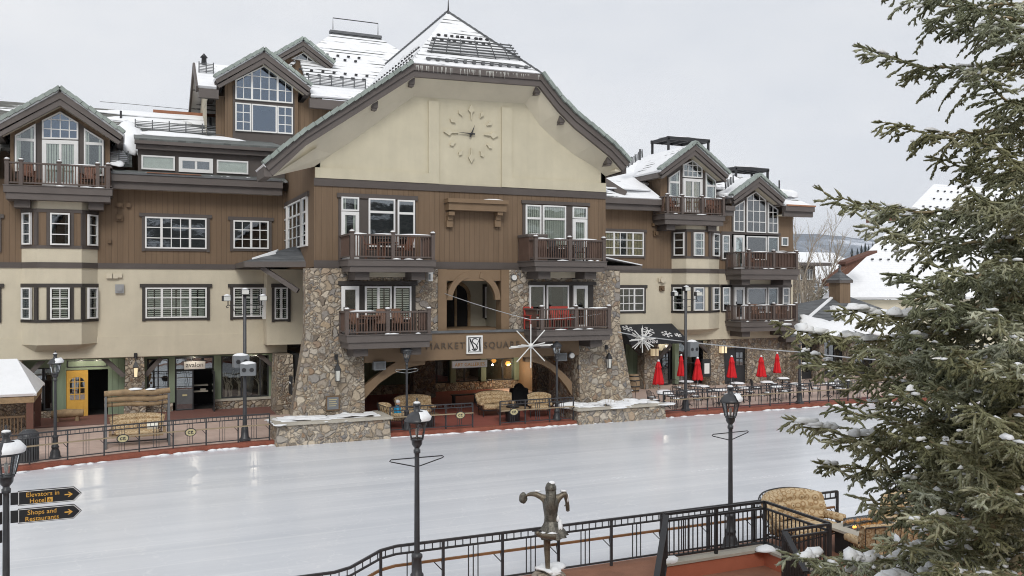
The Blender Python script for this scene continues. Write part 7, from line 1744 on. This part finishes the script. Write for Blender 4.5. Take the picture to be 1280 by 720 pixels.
def spruce_limb(z0, tip, dens=1.0, sag=.10, lift=.12, bright=.5, snowy=.3, gap=.068, droop=.55):
    P0 = Vector((TX, TY, z0)); P1 = Vector(tip); L = (P1-P0).length; ax = (P1-P0)
    n = max(8, int(L/.12)); pts_ = []
    for k in range(n+1):
        t = k/n; p = P0.lerp(P1, t); p.z += -sag*L*math.sin(math.pi*t)*.9 + lift*L*max(0, t-.75)*.6
        p += Vector((rs.uniform(-1, 1), rs.uniform(-1, 1), rs.uniform(-1, 1)))*.010*L; pts_.append(p)
    limbs.tube(pts_, [max(.004, .030*(L/3)*(1-.88*k/n)) for k in range(n+1)], 5)
    h = Vector((ax.x, ax.y, 0)).normalized(); sd = Vector((-h.y, h.x, 0)); up = Vector((0,0,1))
    s = .14*L; k = 0
    while s < L*.99:
        t = s/L; f = t*n; i = min(n-1, int(f)); p = pts_[i].lerp(pts_[i+1], f-i); axd = (pts_[i+1]-pts_[i]).normalized()
        side = 1 if k % 2 else -1; k += 1
        env = min(1.0, (1-t)*2.0+.12)*min(1, .4+t*1.6)
        bl = .56*env*rs.uniform(.6, 1.2)*min(1, L/2.2)
        d = (axd*rs.uniform(.25, .95)+sd*side*rs.uniform(.5, 1.0)+up*rs.uniform(-.55, .22)).normalized()
        stp = .058; m_ = max(2, int(bl/stp)); q = p.copy(); dd = d.copy(); tint = min(1, max(0, bright+rs.gauss(0, .20))); chain = [q.copy()]
        for j in range(m_):
            dd.z -= droop*.13*rs.uniform(.3, 1.5); dd = (dd+axd*.03+Vector((rs.uniform(-1,1), rs.uniform(-1,1), rs.uniform(-1,1)))*.12).normalized(); q = q+dd*stp; chain.append(q.copy())
        limbs.tube(chain, [max(.002, .006*(1-j/m_)) for j in range(m_+1)], 3)
        for j in range(m_):
            a, b = chain[j], chain[j+1]; e = (b-a).normalized(); o = e.cross(up).normalized()
            bare = j == 0 and t < .5 and rs.random() < .5
            if not bare: tw.twig(a, b, tint+.10*j/m_)
            for s2 in (-1, 1):
                if rs.random() < .90*dens:
                    l2 = (.040+.085*(1-j/max(1, m_)))*rs.uniform(.45, 1.35)
                    g_ = (e*rs.uniform(.25, .85)+o*s2*rs.uniform(.5, 1.0)+up*rs.uniform(-.85, .30)*(.3+droop*.8)).normalized(); c = b+g_*l2
                    tw.twig(b, c, tint+rs.uniform(-.08, .22))
                    if l2 > .075 and rs.random() < .7:
                        for s3 in (-1, 1):
                            if rs.random() < .7: g3 = (g_*.9+e*s3*.0+g_.cross(up).normalized()*s3*.75+up*rs.uniform(-.5, 0)).normalized(); c3 = b+g_*l2*.55; tw.twig(c3, c3+g3*l2*rs.uniform(.35, .6), tint+rs.uniform(0, .25))
            if rs.random() < snowy*.16: snow_m.blob((b.x, b.y, b.z+.016), (rs.uniform(.018, .05), rs.uniform(.014, .03), rs.uniform(.010, .022)), rs.randint(0, 40), 1, .35, True, math.atan2(e.y, e.x))
        e = (axd*.9+Vector((rs.uniform(-.5,.5), rs.uniform(-.5,.5), rs.uniform(-.1, .5)))).normalized()
        if rs.random() < .8: tw.twig(p, p+e*rs.uniform(.06, .13), bright+.1)
        if t > .3 and rs.random() < .85: tw.twig(p-axd*.03, p+axd*.06, bright)
        if snowy > .78 and .55 < t < .96:
            if math.sin(t*37+z0*5) > -.25: ang = math.atan2(axd.y, axd.x); snow_m.blob((p.x, p.y, p.z+.022), (rs.uniform(.06, .11), rs.uniform(.04, .075), rs.uniform(.03, .055)), rs.randint(0, 40), 2, .30, True, ang)
        elif rs.random() < snowy*.26 and t > .2:
            ang = math.atan2(axd.y, axd.x); snow_m.blob((p.x, p.y, p.z+.018), (rs.uniform(.04, .10), rs.uniform(.02, .04), rs.uniform(.015, .03)), rs.randint(0, 40), 2, .40, True, ang)
        s += gap*rs.uniform(.7, 1.3)/dens
    for k in range(3): g_ = (pts_[-1]-pts_[-2]).normalized(); tw.twig(pts_[-1], pts_[-1]+(g_+sd*(k-1)*.5).normalized()*.10, bright)
def at_depth(x, y, d): rx, ry = ray(x); return (rx*d, ry*d, CAMH+(HY-y)/FP*d)
# the boughs the picture shows, measured: tip (x, y) and how far it stands from the camera
TIPS = [(1098,-14,8.4,.35),(1150,-30,7.6,.4),(1078,68,8.3,.5),(1165,30,8.8,.3),(1222,95,7.2,.4),(1106,160,8.0,.45),(1030,250,8.0,.55),(1060,262,8.7,.4),(1085,292,7.7,.25),(1170,200,8.6,.3),(1112,352,7.3,.5),(1205,240,6.9,.5),(1210,300,8.9,.5),
        (1098,400,8.6,.3),(1046,393,8.0,.85),(978,416,7.9,.85),(1000,446,8.5,.7),(1016,462,7.4,.7),(1075,440,7.0,.4),(1128,420,6.7,.45),(1080,505,8.7,.3),(990,532,8.2,.85),(1040,560,7.3,.5),(1024,588,7.8,.4),(1052,520,6.9,.4),(1120,500,6.4,.5),(1140,560,6.2,.4),(1074,632,7.4,.65),(1098,612,8.2,.45),(1130,620,6.3,.45),(984,706,6.5,.9),(1012,730,6.9,.8),(1060,742,6.0,.8),(1110,690,6.0,.5),(1160,660,5.7,.5),(1180,720,5.4,.6),
        (1150,385,6.3,.5),(1190,450,5.9,.45),(1170,340,6.6,.5),(1215,530,5.6,.5),(1235,400,6.0,.5),(1240,630,5.3,.5),(1225,170,6.8,.4),(1240,20,7.3,.3),(1250,330,6.2,.45),(1262,470,5.6,.4),(1275,250,6.4,.4),(1255,560,5.4,.4),(1200,590,5.8,.4),(1150,470,8.9,.3),(1160,540,9.2,.3),(1175,610,9.0,.3),(1190,680,8.8,.3),(1215,310,9.3,.3)]
for x, y, d, sn in TIPS:
    tip = at_depth(x, y, d); L = math.hypot(tip[0]-TX, tip[1]-TY); z0 = tip[2]+L*rs.uniform(-.02, .16)
    spruce_limb(z0, tip, dens=1.0, sag=rs.uniform(.05, .10), bright=rs.uniform(.35, .62), snowy=sn, droop=rs.uniform(.55, 1.05))
# the rest of the crown, on the sides the picture does not look at
for k in range(64):
    z_ = 1.6+k*.19; a = k*2.399; L = max(.5, 3.1*(1-(z_-1)/14.2))*rs.uniform(.85, 1.1); dx, dy = math.cos(a), math.sin(a)
    if dx < -.25 and 3.2 < z_ < 9.6: continue
    spruce_limb(z_+.25, (TX+dx*L, TY+dy*L, z_-.15), dens=.62, bright=.45, snowy=.4, gap=.11)
limbs.build('limbs', 'twig_bark', SPR); needle_mesh('crown', tw.a, tw.b, tw.t, 280, .0215, .0050, 'needles', SPR, core=.0112); snow_m.build('snow', 'snow', SPR)
print('spruce twigs', len(tw.a))

# ================================================================== BARE TREES AND SHRUBS
def bare_tree(label, loc, h, seed, spread=.5, trunk_r=.12, group=None):
    g = random.Random(seed); T = thing('bare_tree', label, 'tree', loc, group); tm, bm2 = MB(), MB()
    def grow(p, d, L, r, lev):
        n = 4; P = [p.copy()]; dd = d.copy()
        for k in range(n): dd = (dd+Vector((g.uniform(-.2,.2), g.uniform(-.2,.2), g.uniform(-.05,.16)))).normalized(); p = p+dd*L/n; P.append(p.copy())
        (tm if lev == 0 else bm2).tube(P, [max(.006, r*(1-.55*k/n)) for k in range(n+1)], 5 if lev < 2 else 3)
        if lev >= 3 or L < .3: return
        for k in range(1, n+1):
            for q in range(2):
                if g.random() < (.85 if lev < 3 else .6): e = (dd+Vector((g.uniform(-1,1), g.uniform(-1,1), g.uniform(-.1,.8)))*spread*1.3).normalized(); grow(P[k], e, L*g.uniform(.38, .62), r*.48, lev+1)
    grow(Vector(loc), Vector((g.uniform(-.06,.06), 0, 1)), h*.72, trunk_r, 0)
    tm.build('trunk', 'pale_bark', T); bm2.build('branch', 'pale_bark', T)
p = onY(1016, 400, 54); bare_tree('bare pale-barked tree in front of the brown stone house beyond the lodge', (p[0], 54, 0), 11.2, 4, .55, .17)
p = onY(1000, 400, 58); bare_tree('thin bare tree at the right corner of the lodge', (p[0], 58, 0), 9.6, 9, .5, .11)
p = onY(1036, 400, 60); bare_tree('bare tree with twigs against the hills, right of the pale-barked tree', (p[0], 60, 0), 9.5, 14, .6, .11)
def shrub(label, loc, r, h, seed, mat='needles', snowy=8):
    g = random.Random(seed); T = thing('shrub', label, 'shrub', loc); t = Twigs(); sm = MB(); bs = MB()
    for k in range(60):
        a, e = g.uniform(0, 6.28), g.uniform(.2, 1.4); d = Vector((math.cos(a)*math.cos(e), math.sin(a)*math.cos(e), math.sin(e))); p0 = Vector(loc)+Vector((0,0,.1)); p1 = p0+Vector((d.x*r, d.y*r, d.z*h))*g.uniform(.7, 1); bs.tube([p0, p1], [.02, .006], 3)
        for q in range(6): s = p0.lerp(p1, .35+.1*q); t.twig(s, s+Vector((g.uniform(-1,1), g.uniform(-1,1), g.uniform(-.3,.8)))*.25, g.random())
        if g.random() < snowy*.06: sm.blob((p1.x, p1.y, p1.z), (g.uniform(.1,.25), g.uniform(.1,.25), .08), k, 1, .2)
    bs.build('stems', 'twig_bark', T); needle_mesh('leaves', t.a, t.b, t.t, 60, .11, .035, mat, T, seed)
    if sm.v: sm.build('snow', 'snow', T)
p = onY(1026, 372, 56); shrub('snowy evergreen shrub beside the pavilion cupola', (p[0], 56, 4.0), 1.6, 2.6, 3, snowy=12)
p = onY(1172, 492, 36.5); shrub('dark low shrub behind the railing at the spruce', (XY(1052, 37), 37, .15), .9, .9, 6, snowy=2)

# ================================================================== BEYOND THE LODGE
# pavilion with cupola
T = thing('pavilion', 'low pavilion with a dark hip roof, snow patches and a small wooden cupola', 'pavilion', (48, 46, .1))
px0 = onY(982, 421, 42.6); E0 = px0[1]; X0, X1 = px0[0], px0[0]+14; Yf, Yb = 42.6, 55; cxp = onY(1052, 371, 47.5); XC, ZC_ = cxp[0], cxp[1]
m = MB(); A1, A2, A3, A4 = (X0, Yf, E0), (X1, Yf, E0), (X1, Yb, E0), (X0, Yb, E0); pk1, pk2 = (XC-.8, 47.5, ZC_), (XC+.8, 47.5, ZC_)
m.slab([A1, A2, pk2, pk1], .18); m.slab([A2, A3, pk2], .18); m.slab([A3, A4, pk1, pk2], .18); m.slab([A4, A1, pk1], .18); m.build('roof', 'roof_grey', T)
m = MB(); g = random.Random(4)
def onroof(u, v): a = Vector(A1).lerp(Vector(A2), u); b = Vector(pk1).lerp(Vector(pk2), u); return a.lerp(b, v)
for u, v, a, b in ((.18, .22, 2.0, 1.3), (.42, .35, 2.3, 1.6), (.30, .12, 2.2, .9), (.60, .25, 2.8, 1.6), (.8, .25, 2.5, 1.4), (.05, .08, .9, .5)):
    p = onroof(u, v); n0 = len(m.v); m.blob((0,0,0), (a*.6, b, .28), int(u*50), 3, .25); sl_ = (ZC_-E0)/(47.5-Yf)
    for i in range(n0, len(m.v)): x_, y_, z_ = m.v[i]; m.v[i] = (p.x+x_, p.y+y_, p.z+y_*sl_+z_)
m.bar(Vector(A1)+Vector((.05,-.02,.03)), Vector(pk1)+Vector((0,0,.03)), .22, .08); m.build('snow', 'snow', T)
m = MB(); m.box(X0-.05, Yf-.08, E0-.32, X1, Yf+.15, E0-.02); m.box(X0-.05, Yf+.151, E0-.32, X0+.15, Yb, E0-.02); m.build('fascia', 'fascia', T)
c0, c1 = onY(1049.5, 352, 46.6), onY(1063, 371, 46.6); cw_ = (c1[0]-c0[0])/2; xc = (c0[0]+c1[0])/2; zt = onY(1052, 350, 46.6)[1]; zp = onY(1052, 338, 47.3)[1]
m = MB(); m.box(xc-cw_, 46.6, ZC_-.9, xc+cw_, 46.6+2*cw_, zt); m.build('cupola', 'siding_dull', T)
m = MB(); e = cw_*1.25; yc = 46.6+cw_; q = [(xc-e, yc-e, zt), (xc+e, yc-e, zt), (xc+e, yc+e, zt), (xc-e, yc+e, zt)]
for k in range(4): m.slab([q[k], q[(k+1) % 4], (xc, yc, zp)], .08)
m.build('cupola_roof', 'roof_grey', T); m = MB(); m.box(xc-e, yc-e, zt-.2, xc+e, yc+e, zt-.02); m.build('fascia', 'fascia', T); m = MB(); m.lathe([(.12, 0), (.05, .2), (.12, .3), (0, .5)], (xc, yc, zp-.05), 8); m.build('finial', 'slate_plain', T)
m = MB(); m.box(X0+.6, Yf+1.2, .1, X1-.5, Yb, E0-.05); m.build('wall', 'door_black', T)
W_ = FY(Yf+1.2)
for k in range(5):
    a0 = X0+1.0+k*2.6; m = MB(); m.fpoly(W_, [(a0, .6), (a0+1.9, .6), (a0+1.9, 2.1), (a0+1.5, 2.45), (a0+.95, 2.6), (a0+.4, 2.45), (a0, 2.1)], .01, .03); o = m.build('window', 'glass_sky', T)
    m = MB(); 
    for q_ in range(1, 4): m.fbox(W_, a0+1.9*q_/4-.03, a0+1.9*q_/4+.03, .6, 2.5, .03, .07)
    m.fbox(W_, a0, a0+1.9, 1.5, 1.56, .03, .075); m.build('window_bar', 'door_black', o)
    m = MB(); m.box(a0-.5, Yf+.4, .1, a0-.1, Yf+1.1, E0-.1); m.build('post', 'stone_small', T)
# brown stone house
T = thing('stone_house', 'brown stone house with dark windows and a snowy roof behind the bare trees', 'house', (62, 62, 0)); p0, p1 = onY(975, 330, 60), onY(1019, 330, 60); Z1 = onY(1000, 328, 60)[1]
m = MB(); m.box(p0[0], 60, -.1, p1[0], 70, Z1); m.build('wall', 'stone_small', T); HFr = FY(60)
for x0, y0_, x1, y1_ in ((1008, 337, 1014.5, 350), (1008, 366, 1014.5, 384), (996, 337, 1003, 350), (996, 366, 1003, 384)): win(T, HFr, rect(HFr, x0, y0_, x1, y1_), mull=(.5,), fw=.05)
m = MB(); zr = onY(996, 300, 65)[1]; m.slab([(p0[0]-1, 59, Z1), (p1[0]+.8, 59, Z1), (p1[0]-3.5, 65, zr), (p0[0]-1, 65, zr)], .3); m.slab([(p1[0]+.8, 59, Z1), (p1[0]+.8, 71, Z1), (p1[0]-3.5, 65, zr)], .3); m.build('roof', 'snow', T)
m = MB(); m.box(p0[0]-1, 58.9, Z1-.3, p1[0]+.85, 59.2, Z1-.05); m.box(p1[0]+.6, 59.2, Z1-.3, p1[0]+.85, 70, Z1-.05); m.build('fascia', 'fascia', T)
# lower snow roof with red-brown wall, then the great white roof
T = thing('barn_wing', 'red-brown boarded building with a broad snow roof below the hills', 'building', (80, 72, 0))
q = [onY(1005, 341, 78), onY(1089, 315, 72), onY(1056, 327, 70)]
m = MB(); zE, zR = onY(1020, 352, 72)[1], onY(1050, 316, 80)[1]; xl, xr = onY(1000, 340, 74)[0], onY(1092, 330, 74)[0]; m.slab([(xl, 70, zE), (xr-2.2, 70, zE), (xr, 80, zR), (xl, 80, zR)], .4); m.build('roof', 'snow', T)
m = MB(); f7 = FY(53); m.fpoly(f7, pts(f7, [(1056, 344), (1060.5, 342), (1091, 313.5), (1056, 326)]), -.6, 0); m.build('wall', 'siding_red', T); m = MB(); a, b = f7.px(1053.5, 327), f7.px(1093, 313); m.fpoly(f7, [a, (a[0], a[1]-.22), (b[0], b[1]-.2), b], -.6, .3); m.build('fascia', 'red_wood', T)
m = MB(); f8 = FY(52.8); m.fpoly(f8, pts(f8, [(1033, 350), (1056, 333), (1058, 358), (1033, 358)]), -.5, 0); m.build('wall', 'siding_red', T)
T = thing('great_roof_building', 'large building under a steep white roof with rows of snow guards, behind the spruce', 'building', (66, 60, 0))
Pa, Pb, Pc, Pd = onY(1028, 372, 54), onY(1168, 230, 64), onY(1340, 190, 64), onY(1420, 372, 54)
zE, zR = Pa[1], Pb[1]
m = MB(); m.slab([(Pa[0], 54, zE), (Pa[0]+40, 54, zE), (Pb[0]+38, 64, zR), (Pb[0], 64, zR)], .3); m.slab([(Pa[0], 54, zE), (Pb[0], 64, zR), (Pb[0], 64.1, zR), (Pa[0]*1.40, 74, zE)], .3); m.slab([(Pb[0], 64, zR), (Pb[0]+38, 64, zR), (Pa[0]+40, 74, zE), (Pa[0]*1.40, 74, zE)], .3); m.build('roof', 'roof_full', T)
m = MB(); A_, B_ = Vector((Pa[0], 54, zE)), Vector((Pb[0], 64, zR))
for r_ in range(9):
    for k in range(26): v = .28+r_*.08; p = A_.lerp(B_, v)+Vector((1.4+k*.95+(r_ % 2)*.45, 0, 0)); m.cbox((p.x, p.y-.1, p.z+.09), (.16, .14, .14))
m.build('snow_guard', 'black_metal', T); m = MB(); m.fpoly(FY(54.8), [(Pa[0]+.6, 0), (Pa[0]+39, 0), (Pa[0]+39, zE-.25), (Pa[0]+.6, zE-.25)], -.4, 0); m.build('wall', 'cream', T)
a = onY(1103.5, 300, 60); b = onY(1116, 276, 60); m = MB(); m.box(a[0], 60, zR-4, b[0]+.5, 62, b[1]-.1); m.build('dormer', 'siding_red', T); m = MB(); m.slab([(a[0]-.4, 59.6, b[1]-.15), (b[0]+1.2, 59.6, b[1]+.1), (b[0]+1.2, 62.4, b[1]+.1), (a[0]-.4, 62.4, b[1]-.15)], .2); m.build('dormer_roof', 'snow', T)
# distant conifers
def conifer(label, x, ytop, Y, zb, group):
    X, Z = onY(x, ytop, Y); h_ = Z-zb; T = thing('conifer', label, 'conifer', (X, Y, zb), group); g = random.Random(int(x*7)); m = MB(); m.tube([(X, Y, zb), (X, Y, Z-.3)], [.3, .04], 6); m.build('trunk', 'bark', T); m = MB()
    n = 13
    for k in range(n):
        z_ = zb+h_*(.12+.86*k/n); r_ = h_*.19*(1-k/n)+.15
        for q in range(9): a = q*.7+k+g.uniform(-.2,.2); rr = r_*g.uniform(.6, 1.15); m.add([(X, Y, z_+h_*.08), (X+math.cos(a-.22)*rr*.75, Y+math.sin(a-.22)*rr*.75, z_-.02*h_), (X+math.cos(a)*rr, Y+math.sin(a)*rr, z_-.05*h_), (X+math.cos(a+.22)*rr*.75, Y+math.sin(a+.22)*rr*.75, z_-.01*h_)], [(0,1,2), (0,2,3)])
    m.build('crown', 'tree_dark', T)
for k, (x, y) in enumerate(((1065, 308), (1072, 309), (1077, 305), (1081.5, 302), (1086, 304), (1091, 301), (1096, 297), (1101, 299))):
    conifer(('first', 'second', 'third', 'fourth', 'fifth', 'sixth', 'seventh', 'eighth')[k]+' dark distant conifer from the lodge in the row above the snow roof', x, y, 118+k*3, 2.0, 'distant dark conifers')

# hills
def hills(name, Y0, Y1, x0, x1, hfun, mat='hill_forest', nx=90, ny=14):
    V = []; F = []
    for j in range(ny+1):
        for i in range(nx+1):
            u, v = i/nx, j/ny; X = x0+(x1-x0)*u; Y = Y0+(Y1-Y0)*v; V.append((X, Y, -2+hfun(u, v)))
    for j in range(ny):
        for i in range(nx): a = j*(nx+1)+i; F.append((a, a+1, a+nx+2, a+nx+1))
    m = MB(); m.add(V, F, True); o = m.build(name, mat); o['kind'] = 'structure'; return o
def nz(x, s): return math.sin(x*1.7+s)+.5*math.sin(x*3.9+s*2)+.25*math.sin(x*8.3+s*3)+.12*math.sin(x*19+s)
hills('hills', 2300, 3900, 300, 6300, lambda u, v: (math.sin(min(1, v*1.25)*math.pi/2)**1.3)*(258+16*nz(u*9, 1.2)+10*nz(u*22+v*3, .3)))
hills('hills', 1100, 2100, 100, 4000, lambda u, v: math.sin(v*math.pi*.62)*(80+14*nz(u*8, 4)+6*nz(u*25+v*4, 2)))

# ================================================================== THE HOUSE THE VIEW IS TAKEN FROM (seen only in the window reflections)
T = thing('facing_house', 'cream house with snowy gabled roofs facing the lodge across the rink', 'building', (5, -9, 0))
m = MB(); m.box(-45, -14, -.1, 60, -5, 9.5); m.build('wall', 'cream', T)
m = MB(); m.slab([(-46, -4, 9.4), (61, -4, 9.4), (61, -9.5, 14.0), (-46, -9.5, 14.0)], .3); m.slab([(-46, -15, 9.4), (61, -15, 9.4), (61, -9.5, 14.0), (-46, -9.5, 14.0)], .3); m.build('roof', 'roof_half', T)
for k, xc in enumerate((-34, -18, -3, 13, 30, 47)):
    m = MB(); h_ = 13.2+(k % 3)*1.1; m.slab([(xc-4.5, -3.4, 9.6), (xc, -3.4, h_), (xc, -10, h_), (xc-4.5, -10, 9.6)], .25); m.slab([(xc, -3.4, h_), (xc+4.5, -3.4, 9.6), (xc+4.5, -10, 9.6), (xc, -10, h_)], .25); m.build('gable_roof', 'roof_snow', T)
    f_ = Fr((xc, -4.4), (-1, 0)); m = MB(); m.fpoly(f_, [(-4, 2.5), (4, 2.5), (4, 9.5), (0, h_-.6), (-4, 9.5)], -.4, 0); m.build('gable_wall', 'siding', T)
    for zz_ in (3.6, 6.8): m = MB(); m.fbox(f_, -1.6, 1.6, zz_, zz_+1.7, .01, .05); m.build('window', 'door_black', T)
# ================================================================== AIR
hm, hnt, hb_ = new_mat('haze'); hnt.nodes.remove(hb_)
vp = hnt.nodes.new('ShaderNodeVolumePrincipled'); vp.inputs['Color'].default_value = (.80, .87, 1, 1); vp.inputs['Density'].default_value = .00010; vp.inputs['Anisotropy'].default_value = .2
hnt.links.new(vp.outputs[0], hnt.nodes['Material Output'].inputs['Volume'])
m = MB(); m.box(-1520, -1520, -3.5, 6520, 4220, 320); hz_ = m.build('haze', 'haze'); hz_['kind'] = 'stuff'; hz_['label'] = 'thin cold air paling the far hills'; hz_['category'] = 'haze'
# ================================================================== LIGHT, SKY, CAMERA
W = bpy.data.worlds.new('World'); SC.world = W; W.use_nodes = True; nt = W.node_tree; n = N(nt); bg = nt.nodes['Background']
sky = n('ShaderNodeTexSky', sky_type='NISHITA', sun_disc=False, sun_elevation=R(38), sun_rotation=R(200), air_density=1.2, dust_density=3.0, altitude=2400)
hs = n('ShaderNodeHueSaturation', i={'Saturation': .10, 'Color': sky.outputs[0]})
tc = n('ShaderNodeTexCoord').outputs['Generated']; x = n.sep(tc)
cl = n.noise(n.comb(n.math('MULTIPLY', x[0], 1.6), n.math('MULTIPLY', x[1], 1.6), n.math('MULTIPLY', x[2], 4.0)), 1.3, 6, .6)
cloud = n.ramp(cl, [(.3, (7.3, 7.65, 8.25)), (.7, (9.1, 9.2, 9.4))])
# the node ramp clamps nothing; overcast veil over the clear sky
mx = n.mix(.82, hs.outputs[0], cloud)
n.link(mx, bg.inputs[0]); bg.inputs[1].default_value = .10
sun = bpy.data.lights.new('sun', 'SUN'); sun.energy = 1.5; sun.angle = R(22); sun.color = (1, .97, .92)
so = bpy.data.objects.new('sun', sun); COL.objects.link(so); so.location = (-10, -20, 40)
# light comes from behind the camera, high and a little left
dr = Vector((math.sin(R(20))*math.cos(R(38)), math.cos(R(20))*math.cos(R(38)), -math.sin(R(38)))); so.rotation_euler = dr.to_track_quat('-Z', 'Y').to_euler()
cam = bpy.data.cameras.new('camera'); co = bpy.data.objects.new('camera', cam); COL.objects.link(co); co.location = (0, 0, CAMH)
cam.sensor_width = 36; cam.lens = 36*FP/1280; cam.shift_y = -(360-HY)/1280; cam.clip_start = .1; cam.clip_end = 12000
co.rotation_euler = (R(90), 0, -YAW); SC.camera = co
v = SC.view_settings; v.view_transform = 'Standard'; v.look = 'None'; v.exposure = .10; v.gamma = 1; v.use_curve_mapping = False
SC.cycles.max_bounces = 6; SC.cycles.transparent_max_bounces = 12; SC.cycles.use_denoising = True; SC.cycles.pixel_filter_type = 'BLACKMAN_HARRIS'; SC.cycles.filter_width = 1.05
